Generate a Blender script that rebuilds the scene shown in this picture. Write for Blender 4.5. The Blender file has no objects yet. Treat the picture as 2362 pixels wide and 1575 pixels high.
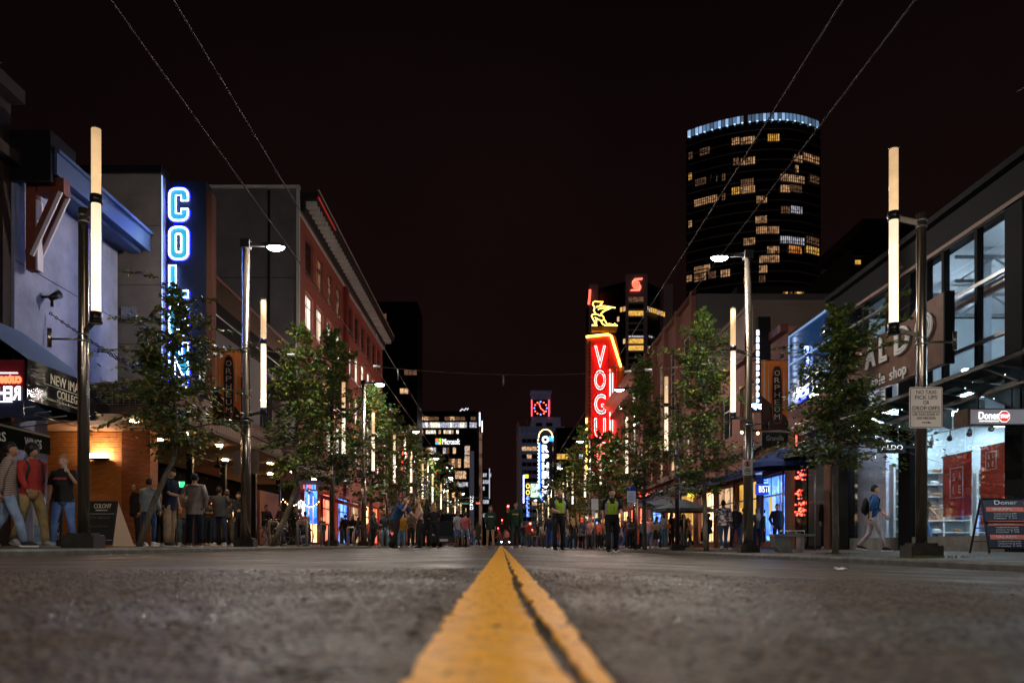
import bpy, math, random
import numpy as np
from mathutils import Vector, Matrix

random.seed(7)
RNG = np.random.default_rng(11)
SC = bpy.context.scene
COL = SC.collection
EYE = 0.13          # height of the lens above the centre line of the road
FOC = 1900.0        # focal length in pixels of the 2362 px wide photograph

# ---------------------------------------------------------------- camera, night sky, exposure
cam_d = bpy.data.cameras.new('camera')
cam = bpy.data.objects.new('camera', cam_d)
COL.objects.link(cam)
cam.location = (0, 0, EYE)
cam.rotation_euler = (math.radians(90), 0, 0)
cam_d.sensor_width = 36
cam_d.lens = FOC / 2362 * 36
cam_d.shift_x = 24 / 2362
cam_d.shift_y = (1256 - 787.5) / 2362
cam_d.clip_start = 0.05
cam_d.clip_end = 5000
cam_d.dof.use_dof = True
cam_d.dof.focus_distance = 19
cam_d.dof.aperture_fstop = 2.6
SC.camera = cam

world = bpy.data.worlds.new('World')
SC.world = world
world.use_nodes = True
wn = world.node_tree
wn.nodes.clear()
w_out = wn.nodes.new('ShaderNodeOutputWorld')
w_bg = wn.nodes.new('ShaderNodeBackground')
w_tc = wn.nodes.new('ShaderNodeTexCoord')
w_sep = wn.nodes.new('ShaderNodeSeparateXYZ')
w_ramp = wn.nodes.new('ShaderNodeValToRGB')
w_ramp.color_ramp.elements[0].color = (0.0088, 0.0036, 0.0031, 1)
w_ramp.color_ramp.elements[1].color = (0.0020, 0.0009, 0.0011, 1)
w_ramp.color_ramp.elements[1].position = 0.6
wn.links.new(w_tc.outputs['Generated'], w_sep.inputs[0])
wn.links.new(w_sep.outputs['Z'], w_ramp.inputs[0])
w_n = wn.nodes.new('ShaderNodeTexNoise'); w_n.inputs['Scale'].default_value = 1.8; w_n.inputs['Detail'].default_value = 5
wn.links.new(w_tc.outputs['Generated'], w_n.inputs['Vector'])
w_m = wn.nodes.new('ShaderNodeMapRange'); w_m.inputs['From Min'].default_value = .3; w_m.inputs['From Max'].default_value = .7; w_m.inputs['To Min'].default_value = .62; w_m.inputs['To Max'].default_value = 1.38
wn.links.new(w_n.outputs[0], w_m.inputs[0])
w_x = wn.nodes.new('ShaderNodeVectorMath'); w_x.operation = 'SCALE'
wn.links.new(w_ramp.outputs[0], w_x.inputs[0]); wn.links.new(w_m.outputs[0], w_x.inputs['Scale']); wn.links.new(w_x.outputs[0], w_bg.inputs[0])
w_bg.inputs[1].default_value = 1.0
wn.links.new(w_bg.outputs[0], w_out.inputs[0])

SC.view_settings.view_transform = 'Standard'
SC.view_settings.look = 'None'
SC.view_settings.exposure = 0.0
SC.view_settings.gamma = 1.0
SC.view_settings.use_curve_mapping = False
cy = SC.cycles
cy.max_bounces = 6
cy.diffuse_bounces = 2
cy.glossy_bounces = 3
cy.transmission_bounces = 5
cy.transparent_max_bounces = 8
cy.sample_clamp_indirect = 2.5
cy.sample_clamp_direct = 0
cy.use_light_tree = True
cy.caustics_reflective = False
cy.caustics_refractive = False

LAMP_W = 1450.0      # watts of a street-lamp head

# ---------------------------------------------------------------- helpers
def PX(px, Y): return (px - 1157) * Y / FOC
def PZ(py, Y): return EYE + (1256 - py) * Y / FOC
def P(px, py, Y): return Vector((PX(px, Y), Y, PZ(py, Y)))

def gz(x):
    if x < -6.2: return 0.075 + (-6.2 - x) * 0.008
    if x < 0: return 0.02 * x / 6.2
    if x <= 6.2: return -0.195 * x / 6.2
    return -0.09 + (x - 6.2) * 0.014

MATS = {}
def mat(name, col=(.5, .5, .5), rough=.6, metal=0.0, var=0.0, vs=6.0, bump=0.0, bs=60.0, emit=None, es=0.0,
        spec=.28, col2=None, trans=0.0, alpha=1.0, wood=False, stretch=None):
    if name in MATS: return MATS[name]
    m = bpy.data.materials.new(name); MATS[name] = m
    m.use_nodes = True
    nt = m.node_tree; b = nt.nodes['Principled BSDF']; L = nt.links
    b.inputs['Base Color'].default_value = (*col, 1)
    b.inputs['Roughness'].default_value = rough
    b.inputs['Metallic'].default_value = metal
    b.inputs['Specular IOR Level'].default_value = spec
    if trans: b.inputs['Transmission Weight'].default_value = trans
    if alpha < 1: b.inputs['Alpha'].default_value = alpha
    tc = nt.nodes.new('ShaderNodeTexCoord')
    src = tc.outputs['Object']
    if stretch:
        mp = nt.nodes.new('ShaderNodeMapping'); mp.inputs['Scale'].default_value = stretch
        L.new(src, mp.inputs[0]); src = mp.outputs[0]
    if var or col2:
        n = nt.nodes.new('ShaderNodeTexNoise'); n.inputs['Scale'].default_value = vs
        n.inputs['Detail'].default_value = 5; n.inputs['Roughness'].default_value = .65
        L.new(src, n.inputs['Vector'])
        r = nt.nodes.new('ShaderNodeValToRGB'); L.new(n.outputs[0], r.inputs[0])
        a = tuple(c * (1 - var) for c in col); c2 = col2 or tuple(min(1, c * (1 + var)) for c in col)
        r.color_ramp.elements[0].color = (*a, 1); r.color_ramp.elements[0].position = .33
        r.color_ramp.elements[1].color = (*c2, 1); r.color_ramp.elements[1].position = .68
        L.new(r.outputs[0], b.inputs['Base Color'])
        mr = nt.nodes.new('ShaderNodeMapRange'); mr.inputs['To Min'].default_value = max(.03, rough - .12)
        mr.inputs['To Max'].default_value = min(1, rough + .12)
        L.new(n.outputs[0], mr.inputs[0]); L.new(mr.outputs[0], b.inputs['Roughness'])
    if bump:
        n2 = nt.nodes.new('ShaderNodeTexNoise'); n2.inputs['Scale'].default_value = bs; n2.inputs['Detail'].default_value = 4
        L.new(src, n2.inputs['Vector'])
        bp = nt.nodes.new('ShaderNodeBump'); bp.inputs['Strength'].default_value = bump; bp.inputs['Distance'].default_value = .02
        L.new(n2.outputs[0], bp.inputs['Height']); L.new(bp.outputs[0], b.inputs['Normal'])
    if emit:
        b.inputs['Emission Color'].default_value = (*emit, 1)
        b.inputs['Emission Strength'].default_value = es
    return m

def glow(name, col, s):
    return mat(name, col=tuple(c * .3 for c in col), rough=.5, emit=col, es=s)

def mesh_from(name, verts, faces, mi=None, smooth=False):
    me = bpy.data.meshes.new(name)
    me.from_pydata([tuple(v) for v in verts], [], faces)
    if mi is not None and len(mi) == len(faces) and any(mi): me.polygons.foreach_set('material_index', mi)
    if smooth: me.polygons.foreach_set('use_smooth', [True] * len(faces))
    me.update()
    return me

class MB:
    """collects geometry for ONE mesh object"""
    def __init__(s): s.v = []; s.f = []; s.m = []; s.sm = []
    def add(s, vs, fs, m=0, smooth=False):
        o = len(s.v); s.v += [Vector(v) for v in vs]
        for f in fs: s.f.append(tuple(i + o for i in f)); s.m.append(m); s.sm.append(smooth)
        return s
    def box(s, a, b, m=0, ch=0.0):
        x0, x1 = sorted((a[0], b[0])); y0, y1 = sorted((a[1], b[1])); z0, z1 = sorted((a[2], b[2]))
        vs = [(x0,y0,z0),(x1,y0,z0),(x1,y1,z0),(x0,y1,z0),(x0,y0,z1),(x1,y0,z1),(x1,y1,z1),(x0,y1,z1)]
        return s.add(vs, [(0,3,2,1),(4,5,6,7),(0,1,5,4),(1,2,6,5),(2,3,7,6),(3,0,4,7)], m)
    def bar(s, p, q, w, h, m=0, up=(0, 0, 1)):
        p = Vector(p); q = Vector(q); d = (q - p).normalized(); up = Vector(up)
        if abs(d.dot(up)) > .98: up = Vector((0, 1, 0))
        r = d.cross(up).normalized() * (w / 2); u = r.cross(d).normalized() * (h / 2)
        vs = [p - r - u, p + r - u, p + r + u, p - r + u, q - r - u, q + r - u, q + r + u, q - r + u]
        return s.add(vs, [(0,1,2,3),(7,6,5,4),(0,4,5,1),(1,5,6,2),(2,6,7,3),(3,7,4,0)], m)
    def tube(s, pts, rad, n=8, m=0, cap=True, ell=None, closed=False, up=None):
        pts = [Vector(p) for p in pts]; k = len(pts)
        if not hasattr(rad, '__len__'): rad = [rad] * k
        o = len(s.v); fr = None
        for i, p in enumerate(pts):
            if closed: d = pts[(i + 1) % k] - pts[i - 1]
            else: d = pts[min(i + 1, k - 1)] - pts[max(i - 1, 0)]
            d = d.normalized() if d.length > 1e-9 else Vector((0, 0, 1))
            if fr is None:
                ref = Vector(up) if up else (Vector((1, 0, 0)) if abs(d.x) < .9 else Vector((0, 1, 0)))
                a = (ref - d * ref.dot(d)).normalized()
            else: a = (fr - d * fr.dot(d)).normalized()
            fr = a; b = d.cross(a)
            r = rad[i]
            rx, ry = (r if hasattr(r, '__len__') else (r, r))
            for j in range(n):
                t = 2 * math.pi * j / n
                s.v.append(p + a * (rx * math.cos(t)) + b * (ry * math.sin(t)))
        for i in range(k if closed else k - 1):
            for j in range(n):
                a0 = o + i * n + j; a1 = o + i * n + (j + 1) % n; i2 = (i + 1) % k
                b0 = o + i2 * n + j; b1 = o + i2 * n + (j + 1) % n
                s.f.append((a0, a1, b1, b0)); s.m.append(m); s.sm.append(True)
        if cap and not closed:
            s.f.append(tuple(o + j for j in range(n))[::-1]); s.m.append(m); s.sm.append(False)
            s.f.append(tuple(o + (k - 1) * n + j for j in range(n))); s.m.append(m); s.sm.append(False)
        return s
    def cyl(s, p, q, r, n=12, m=0): return s.tube([p, q], r, n, m)
    def ell(s, c, r, nu=10, nv=7, m=0, z0=-1.0, z1=1.0):
        c = Vector(c); o = len(s.v)
        for i in range(nv + 1):
            ph = math.asin(z0) + (math.asin(z1) - math.asin(z0)) * i / nv
            for j in range(nu):
                t = 2 * math.pi * j / nu
                s.v.append(c + Vector((r[0] * math.cos(ph) * math.cos(t), r[1] * math.cos(ph) * math.sin(t), r[2] * math.sin(ph))))
        for i in range(nv):
            for j in range(nu):
                s.f.append((o + i*nu + j, o + i*nu + (j+1) % nu, o + (i+1)*nu + (j+1) % nu, o + (i+1)*nu + j)); s.m.append(m); s.sm.append(True)
        return s
    def prism(s, poly, d, m=0):
        """poly: 3-D points of a planar outline, d: extrusion vector"""
        n = len(poly); d = Vector(d); vs = [Vector(p) for p in poly] + [Vector(p) + d for p in poly]
        fs = [tuple(range(n))[::-1], tuple(range(n, 2 * n))] + [(i, (i+1) % n, n + (i+1) % n, n + i) for i in range(n)]
        return s.add(vs, fs, m)
    def quad(s, *p, m=0): return s.add(p, [tuple(range(len(p)))], m)
    def mesh(s, name='mesh', off=None):
        vs = s.v if off is None else [v - off for v in s.v]
        me = bpy.data.meshes.new(name)
        me.from_pydata([tuple(v) for v in vs], [], s.f)
        me.polygons.foreach_set('material_index', s.m)
        me.polygons.foreach_set('use_smooth', s.sm)
        me.update()
        return me

WL = {}
def props(o, label=None, cat=None, group=None, kind=None):
    if label: o['label'] = label
    if cat: o['category'] = cat
    if group: o['group'] = group
    if kind: o['kind'] = kind
    return o
def thing(name, label, cat, loc=(0, 0, 0), rz=0.0, group=None):
    o = bpy.data.objects.new(name, None); COL.objects.link(o)
    o.location = loc; o.rotation_euler = (0, 0, rz); o.empty_display_size = .2
    WL[o.name] = Vector(loc)
    return props(o, label, cat, group)
def link(name, me, ms, parent=None, loc=(0, 0, 0)):
    o = bpy.data.objects.new(name, me); COL.objects.link(o)
    if ms is not None and not me.materials:
        for x in (ms if isinstance(ms, (list, tuple)) else [ms]): me.materials.append(x)
    o.location = loc
    if parent: o.parent = parent
    return o
def part(name, mb, ms, parent=None, label=None, local=False, kind=None):
    """world-space geometry made a child of parent (unrotated); local=True keeps the given coordinates"""
    off = None
    if parent is not None and not local: off = WL[parent.name]
    me = mb.mesh(name, off)
    o = link(name, me, ms, parent)
    if parent is not None: WL[o.name] = WL[parent.name]
    else: WL[o.name] = Vector((0, 0, 0))
    if label: o['label'] = label
    if kind: o['kind'] = kind
    return o
def inst(name, me, parent, loc, ms=None, rot=None):
    """another object sharing mesh data; loc is in world space for unrotated parents"""
    o = bpy.data.objects.new(name, me); COL.objects.link(o)
    w = WL[parent.name] if parent is not None else Vector((0, 0, 0))
    o.location = Vector(loc) - w
    if rot: o.rotation_euler = rot
    if parent is not None: o.parent = parent
    if ms is not None:
        for i, x in enumerate(ms if isinstance(ms, (list, tuple)) else [ms]):
            if i < len(o.material_slots):
                o.material_slots[i].link = 'OBJECT'; o.material_slots[i].material = x
    WL[o.name] = Vector(loc)
    return o
def copy_tree(o, loc=None, rz=None, sc=None, label=None, group=None):
    c = o.copy(); COL.objects.link(c)
    if loc is not None: c.location = loc
    if rz is not None: c.rotation_euler = (0, 0, rz)
    if sc is not None: c.scale = sc if hasattr(sc, '__len__') else (sc,) * 3
    if label: c['label'] = label
    if group: c['group'] = group
    for ch in list(o.children):
        d = ch.copy(); COL.objects.link(d); d.parent = c
        for g in list(ch.children):
            e = g.copy(); COL.objects.link(e); e.parent = d
    return c

# ---- lettering -------------------------------------------------------------
FR = {'cam': (Vector((1, 0, 0)), Vector((0, 0, 1))), 'L': (Vector((0, 1, 0)), Vector((0, 0, 1))), 'R': (Vector((0, -1, 0)), Vector((0, 0, 1)))}
def text_mb(txt, frame, org, w, h, depth=.02, tube=0.0, mirror=False, m=0):
    """letters fitted to a w x h box whose lower corner is org, in the plane of frame (right, up)"""
    cu = bpy.data.curves.new('t', 'FONT'); cu.body = txt; cu.resolution_u = 3; cu.size = 1.0
    if tube:
        cu.fill_mode = 'NONE'; cu.bevel_depth = tube / max(h, 1e-6) * .75; cu.bevel_resolution = 1
    else: cu.extrude = .001
    ob = bpy.data.objects.new('t', cu); COL.objects.link(ob)
    dg = bpy.context.evaluated_depsgraph_get()
    me = bpy.data.meshes.new_from_object(ob.evaluated_get(dg))
    vs = np.array([v.co[:] for v in me.vertices]) if len(me.vertices) else np.zeros((1, 3))
    fs = [tuple(p.vertices) for p in me.polygons]
    bpy.data.objects.remove(ob); bpy.data.curves.remove(cu); bpy.data.meshes.remove(me)
    lo, hi = vs.min(0), vs.max(0)
    r, u = frame; n = r.cross(u)
    mb = MB(); out = []
    for v in vs:
        a = (v[0] - lo[0]) / max(hi[0] - lo[0], 1e-6) * w; b = (v[1] - lo[1]) / max(hi[1] - lo[1], 1e-6) * h
        if mirror: a = w - a
        c = (v[2] * h if tube else (depth if v[2] > 0 else 0.0))
        out.append(Vector(org) + r * a + u * b + n * c)
    mb.add(out, fs, m)
    return mb
# ================================================================ materials used in many places
m_pole = mat('pole_metal', (.30, .26, .22), .24, .95, var=.25, vs=3, stretch=(1, 1, .15))
m_steel = mat('brushed_steel', (.35, .35, .36), .35, .9, var=.2, vs=12)
m_black = mat('black_metal', (.018, .018, .02), .45, .3, var=.2, vs=9)
m_blackp = mat('black_paint', (.004, .004, .005), .35, 0, var=.2, vs=5)
m_white = mat('white_paint', (.75, .75, .75), .5, 0, var=.06, vs=5)
m_conc = mat('concrete', (.16, .155, .14), .8, 0, var=.35, vs=3, bump=.4, bs=45)
m_ink = mat('black_ink', (.02, .02, .022), .5)
m_inkw = mat('white_ink', (.8, .8, .8), .5)
m_bark = mat('bark', (.14, .12, .095), .85, 0, var=.45, vs=14, bump=.8, bs=50, stretch=(1, 1, .3))
m_tube_hi = glow('tube_warm', (1.0, .64, .34), 1.05)
m_tube_lo = glow('tube_cream', (1.0, .80, .56), 1.6)
def tubemat(name, c, z0, s0, z1, s1):
    m = glow(name, c, 1.0); nt = m.node_tree; b = nt.nodes['Principled BSDF']; L = nt.links
    tc = nt.nodes.new('ShaderNodeTexCoord'); sp = nt.nodes.new('ShaderNodeSeparateXYZ'); L.new(tc.outputs['Object'], sp.inputs[0])
    mr = nt.nodes.new('ShaderNodeMapRange'); mr.inputs['From Min'].default_value = z0; mr.inputs['From Max'].default_value = z1; mr.inputs['To Min'].default_value = s0; mr.inputs['To Max'].default_value = s1
    L.new(sp.outputs['Z'], mr.inputs[0]); n = nt.nodes.new('ShaderNodeTexNoise'); n.inputs['Scale'].default_value = 2.6; n.inputs['Detail'].default_value = 4; L.new(tc.outputs['Object'], n.inputs['Vector'])
    m2 = nt.nodes.new('ShaderNodeMapRange'); m2.inputs['To Min'].default_value = .55; m2.inputs['To Max'].default_value = 1.45; L.new(n.outputs[0], m2.inputs[0])
    mu = nt.nodes.new('ShaderNodeMath'); mu.operation = 'MULTIPLY'; L.new(mr.outputs[0], mu.inputs[0]); L.new(m2.outputs[0], mu.inputs[1]); L.new(mu.outputs[0], b.inputs['Emission Strength']); return m
m_bulb = glow('bulb_warm', (1.0, .62, .25), 9)
m_lampface = glow('lamp_face', (.86, .93, 1.0), 40)
m_chalk = mat('chalk', (.55, .5, .42), .8)

def glassmat(name, tint, gl=.10, rough=.02):
    m = bpy.data.materials.new(name); MATS[name] = m; m.use_nodes = True
    nt = m.node_tree; nt.nodes.clear(); L = nt.links
    o = nt.nodes.new('ShaderNodeOutputMaterial'); mx = nt.nodes.new('ShaderNodeMixShader')
    t = nt.nodes.new('ShaderNodeBsdfTransparent'); t.inputs[0].default_value = (*tint, 1)
    g = nt.nodes.new('ShaderNodeBsdfGlossy'); g.inputs['Roughness'].default_value = rough
    lw = nt.nodes.new('ShaderNodeLayerWeight'); lw.inputs[0].default_value = .25
    mr = nt.nodes.new('ShaderNodeMapRange'); mr.inputs['To Min'].default_value = gl; mr.inputs['To Max'].default_value = gl + .30
    L.new(lw.outputs['Fresnel'], mr.inputs[0]); L.new(mr.outputs[0], mx.inputs[0])
    L.new(t.outputs[0], mx.inputs[1]); L.new(g.outputs[0], mx.inputs[2]); L.new(mx.outputs[0], o.inputs[0])
    return m
m_glass = glassmat('clear_glass', (.93, .96, .97), .05)
m_glassd = mat('dark_glass', (.010, .011, .014), .06, 0, spec=.8)

def litmat(name, c1, c2, s, scale=3.0):
    """a lit room seen through a window: patches of lamp-lit wall, furniture, curtains"""
    m = bpy.data.materials.new(name); MATS[name] = m; m.use_nodes = True
    nt = m.node_tree; b = nt.nodes['Principled BSDF']; L = nt.links
    b.inputs['Base Color'].default_value = (.05, .05, .05, 1); b.inputs['Roughness'].default_value = .15
    tc = nt.nodes.new('ShaderNodeTexCoord'); oi = nt.nodes.new('ShaderNodeObjectInfo')
    ad = nt.nodes.new('ShaderNodeVectorMath'); ad.operation = 'ADD'
    L.new(tc.outputs['Object'], ad.inputs[0])
    cx = nt.nodes.new('ShaderNodeCombineXYZ'); mu = nt.nodes.new('ShaderNodeMath'); mu.operation = 'MULTIPLY'; mu.inputs[1].default_value = 57.0
    L.new(oi.outputs['Random'], mu.inputs[0]); L.new(mu.outputs[0], cx.inputs[0]); L.new(mu.outputs[0], cx.inputs[1]); L.new(cx.outputs[0], ad.inputs[1])
    v = nt.nodes.new('ShaderNodeTexVoronoi'); v.distance = 'CHEBYCHEV'; v.inputs['Scale'].default_value = scale
    n = nt.nodes.new('ShaderNodeTexNoise'); n.inputs['Scale'].default_value = scale * .7; n.inputs['Detail'].default_value = 3
    L.new(ad.outputs[0], v.inputs['Vector']); L.new(ad.outputs[0], n.inputs['Vector'])
    r = nt.nodes.new('ShaderNodeValToRGB')
    r.color_ramp.elements[0].color = (*c1, 1); r.color_ramp.elements[0].position = .25
    r.color_ramp.elements[1].color = (*c2, 1); r.color_ramp.elements[1].position = .7
    mx = nt.nodes.new('ShaderNodeMath'); mx.operation = 'ADD'
    mh = nt.nodes.new('ShaderNodeMath'); mh.operation = 'MULTIPLY'; mh.inputs[1].default_value = .45
    sp = nt.nodes.new('ShaderNodeSeparateXYZ'); L.new(v.outputs['Color'], sp.inputs[0]); L.new(sp.outputs[0], mh.inputs[0])
    mh2 = nt.nodes.new('ShaderNodeMath'); mh2.operation = 'MULTIPLY'; mh2.inputs[1].default_value = .62; L.new(n.outputs[0], mh2.inputs[0])
    L.new(mh.outputs[0], mx.inputs[0]); L.new(mh2.outputs[0], mx.inputs[1]); L.new(mx.outputs[0], r.inputs[0])
    L.new(r.outputs[0], b.inputs['Emission Color'])
    b.inputs['Emission Strength'].default_value = s
    return m
lit_warm = litmat('lit_room_warm', (.16, .06, .025), (1.0, .62, .34), .95, 1.6)
lit_white = litmat('lit_room_white', (.5, .38, .24), (1.0, .92, .78), 1.5, 1.3)
lit_cool = litmat('lit_room_cool', (.12, .13, .16), (.85, .85, 1.0), .8, 2.2)
lit_dim = litmat('lit_room_dim', (.035, .015, .008), (.30, .15, .08), .6, 2.2)
lit_yel = litmat('lit_room_yellow', (.5, .22, .03), (1.0, .58, .12), 1.0, 2.2)
lit_shop = litmat('lit_shop', (.20, .05, .02), (1.0, .58, .26), 3.6, 1.6)
lit_red = litmat('lit_shop_red', (.15, .01, .01), (1.0, .16, .08), 3.6, 1.6)
lit_blue = litmat('lit_shop_blue', (.01, .03, .18), (.12, .30, 1.0), 3.2, 1.6)

def asphalt(name, c1, c2, rough, bump=.75):
    m = bpy.data.materials.new(name); MATS[name] = m; m.use_nodes = True
    nt = m.node_tree; b = nt.nodes['Principled BSDF']; L = nt.links
    tc = nt.nodes.new('ShaderNodeTexCoord')
    n1 = nt.nodes.new('ShaderNodeTexNoise'); n1.inputs['Scale'].default_value = 1.1; n1.inputs['Detail'].default_value = 6
    n2 = nt.nodes.new('ShaderNodeTexNoise'); n2.inputs['Scale'].default_value = 58; n2.inputs['Detail'].default_value = 3
    v = nt.nodes.new('ShaderNodeTexVoronoi'); v.inputs['Scale'].default_value = 95
    for n in (n1, n2, v): L.new(tc.outputs['Object'], n.inputs['Vector'])
    r1 = nt.nodes.new('ShaderNodeValToRGB'); L.new(n2.outputs[0], r1.inputs[0])
    r1.color_ramp.elements[0].color = (*c1, 1); r1.color_ramp.elements[0].position = .42
    r1.color_ramp.elements[1].color = (*c2, 1); r1.color_ramp.elements[1].position = .66
    mx = nt.nodes.new('ShaderNodeMix'); mx.data_type = 'RGBA'; mx.blend_type = 'MULTIPLY'; mx.inputs[0].default_value = 1
    r2 = nt.nodes.new('ShaderNodeValToRGB'); L.new(n1.outputs[0], r2.inputs[0])
    r2.color_ramp.elements[0].color = (.55, .55, .55, 1); r2.color_ramp.elements[0].position = .35
    r2.color_ramp.elements[1].color = (1.25, 1.2, 1.15, 1); r2.color_ramp.elements[1].position = .65
    L.new(r1.outputs[0], mx.inputs[6]); L.new(r2.outputs[0], mx.inputs[7]); L.new(mx.outputs[2], b.inputs['Base Color'])
    mr = nt.nodes.new('ShaderNodeMapRange'); L.new(n1.outputs[0], mr.inputs[0])
    mr.inputs['From Min'].default_value = .3; mr.inputs['From Max'].default_value = .7
    mr.inputs['To Min'].default_value = rough - .22; mr.inputs['To Max'].default_value = rough + .16
    L.new(mr.outputs[0], b.inputs['Roughness'])
    bp = nt.nodes.new('ShaderNodeBump'); b.inputs['Specular IOR Level'].default_value = .30; b.inputs['Specular Tint'].default_value = (1.0, .80, .62, 1); bp.inputs['Strength'].default_value = bump; bp.inputs['Distance'].default_value = .014
    mm = nt.nodes.new('ShaderNodeMath'); mm.operation = 'ADD'; L.new(v.outputs['Distance'], mm.inputs[0]); L.new(n2.outputs[0], mm.inputs[1])
    L.new(mm.outputs[0], bp.inputs['Height']); L.new(bp.outputs[0], b.inputs['Normal'])
    return m
m_road = asphalt('asphalt', (.012, .008, .005), (.120, .084, .056), .50, 1.0)
m_walk = asphalt('pavement_concrete', (.045, .042, .038), (.12, .112, .10), .58, .4)
m_yel = mat('yellow_line_paint', (.84, .37, .009), .44, 0, var=.25, vs=24, bump=.30, bs=22, spec=.08)
m_yel.node_tree.nodes['Principled BSDF'].inputs['Specular Tint'].default_value = (1.0, .60, .16, 1)
_n = m_yel.node_tree; _b = _n.nodes['Principled BSDF']; _src = _b.inputs['Base Color'].links[0].from_socket
_t = _n.nodes.new('ShaderNodeTexCoord'); _m = _n.nodes.new('ShaderNodeMapping'); _m.inputs['Scale'].default_value = (1, .35, 1)
_w = _n.nodes.new('ShaderNodeTexNoise'); _w.inputs['Scale'].default_value = 70; _w.inputs['Detail'].default_value = 6; _w.inputs['Roughness'].default_value = .7
_n.links.new(_t.outputs['Object'], _m.inputs[0]); _n.links.new(_m.outputs[0], _w.inputs['Vector'])
_r = _n.nodes.new('ShaderNodeValToRGB'); _r.color_ramp.elements[0].position = .57; _r.color_ramp.elements[1].position = .64; _n.links.new(_w.outputs[0], _r.inputs[0])
_x = _n.nodes.new('ShaderNodeMix'); _x.data_type = 'RGBA'; _n.links.new(_r.outputs[0], _x.inputs[0]); _n.links.new(_src, _x.inputs[6]); _x.inputs[7].default_value = (.10, .055, .012, 1); _n.links.new(_x.outputs[2], _b.inputs['Base Color'])
m_whl = mat('white_line_paint', (.6, .58, .52), .45, 0, var=.3, vs=14)

# ================================================================ ground, road, pavements, kerbs
def structure(name, mb, ms):
    o = part(name, mb, ms); o['kind'] = 'structure'; return o
g = MB(); g.quad((-2500, -500, -.62), (2500, -500, -.62), (2500, 3500, -.62), (-2500, 3500, -.62))
structure('ground', g, mat('far_ground', (.03, .03, .03), .9))
g = MB(); xs = [-6.2, -4.6, -3.1, -1.5, -.5, 0, .5, 1.5, 3.1, 4.6, 6.2]
ys = [-30, -10, -3] + [i * .5 for i in range(0, 40)] + [20 + i * 4 for i in range(25)] + [130, 170, 240, 340, 480, 700]
vs = [(x, y, gz(x)) for y in ys for x in xs]; nx = len(xs)
g.add(vs, [(j*nx+i, j*nx+i+1, (j+1)*nx+i+1, (j+1)*nx+i) for j in range(len(ys)-1) for i in range(nx-1)], 0, True)
g.quad((-6.2, -30, -.6), (-6.2, -30, gz(-6.2)), (6.2, -30, gz(6.2)), (6.2, -30, -.6))
road = structure('road', g, m_road)
for sd, nm in ((-1, 'pavement'), (1, 'pavement')):
    g = MB(); a = 6.38
    pr = [(a, gz(sd*a)), (9, gz(sd*9)), (16, gz(sd*16)), (16, -.6), (a, -.6)]
    v0 = [(sd*x, -30, z) for x, z in pr]; v1 = [(sd*x, 700, z) for x, z in pr]; k = len(pr)
    g.add(v0 + v1, [(i, (i+1) % k, k + (i+1) % k, k + i) for i in range(k)] + [tuple(range(k)), tuple(range(2*k-1, k-1, -1))])
    pv = structure(nm, g, m_walk)
    # joints between the slabs
    j = MB()
    for y in np.arange(6, 60, 1.5):
        j.box((sd*6.4, y, gz(sd*6.4) - .01), (sd*6.55, y + .015, gz(sd*6.4) + .003))
    # kerb stones with open joints
    kb = bpy.data.objects.new('kerb', None); COL.objects.link(kb); kb['kind'] = 'structure'; WL[kb.name] = Vector((0, 0, 0))
    xi = sd * 6.2; zt = gz(sd * 6.21) ; zb = gz(sd * 6.2)
    s = MB(); L0 = 2.985
    prof = [(0, -.2), (0, zt - zb - .03), (.03, zt - zb), (.178, zt - zb + .001), (.178, -.2)]
    v0 = [(sd*x, 0, z) for x, z in prof]; v1 = [(sd*x, L0, z) for x, z in prof]; k = 5
    s.add(v0 + v1, [(i, (i+1) % k, k + (i+1) % k, k + i) for i in range(k)] + [tuple(range(k)), tuple(range(9, 4, -1))])
    me = s.mesh('kerb_stone'); me.materials.append(m_conc)
    for i in range(26):
        inst('kerb_stone', me, kb, (xi, -6 + i * 3, zb + random.uniform(-.003, .003)))
    s = MB()
    v0 = [(xi + sd*x, 72, z + zb) for x, z in prof]; v1 = [(xi + sd*x, 700, z + zb) for x, z in prof]
    s.add(v0 + v1, [(i, (i+1) % k, k + (i+1) % k, k + i) for i in range(k)] + [tuple(range(k)), tuple(range(9, 4, -1))])
    part('kerb_run', s, m_conc, kb)

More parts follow.
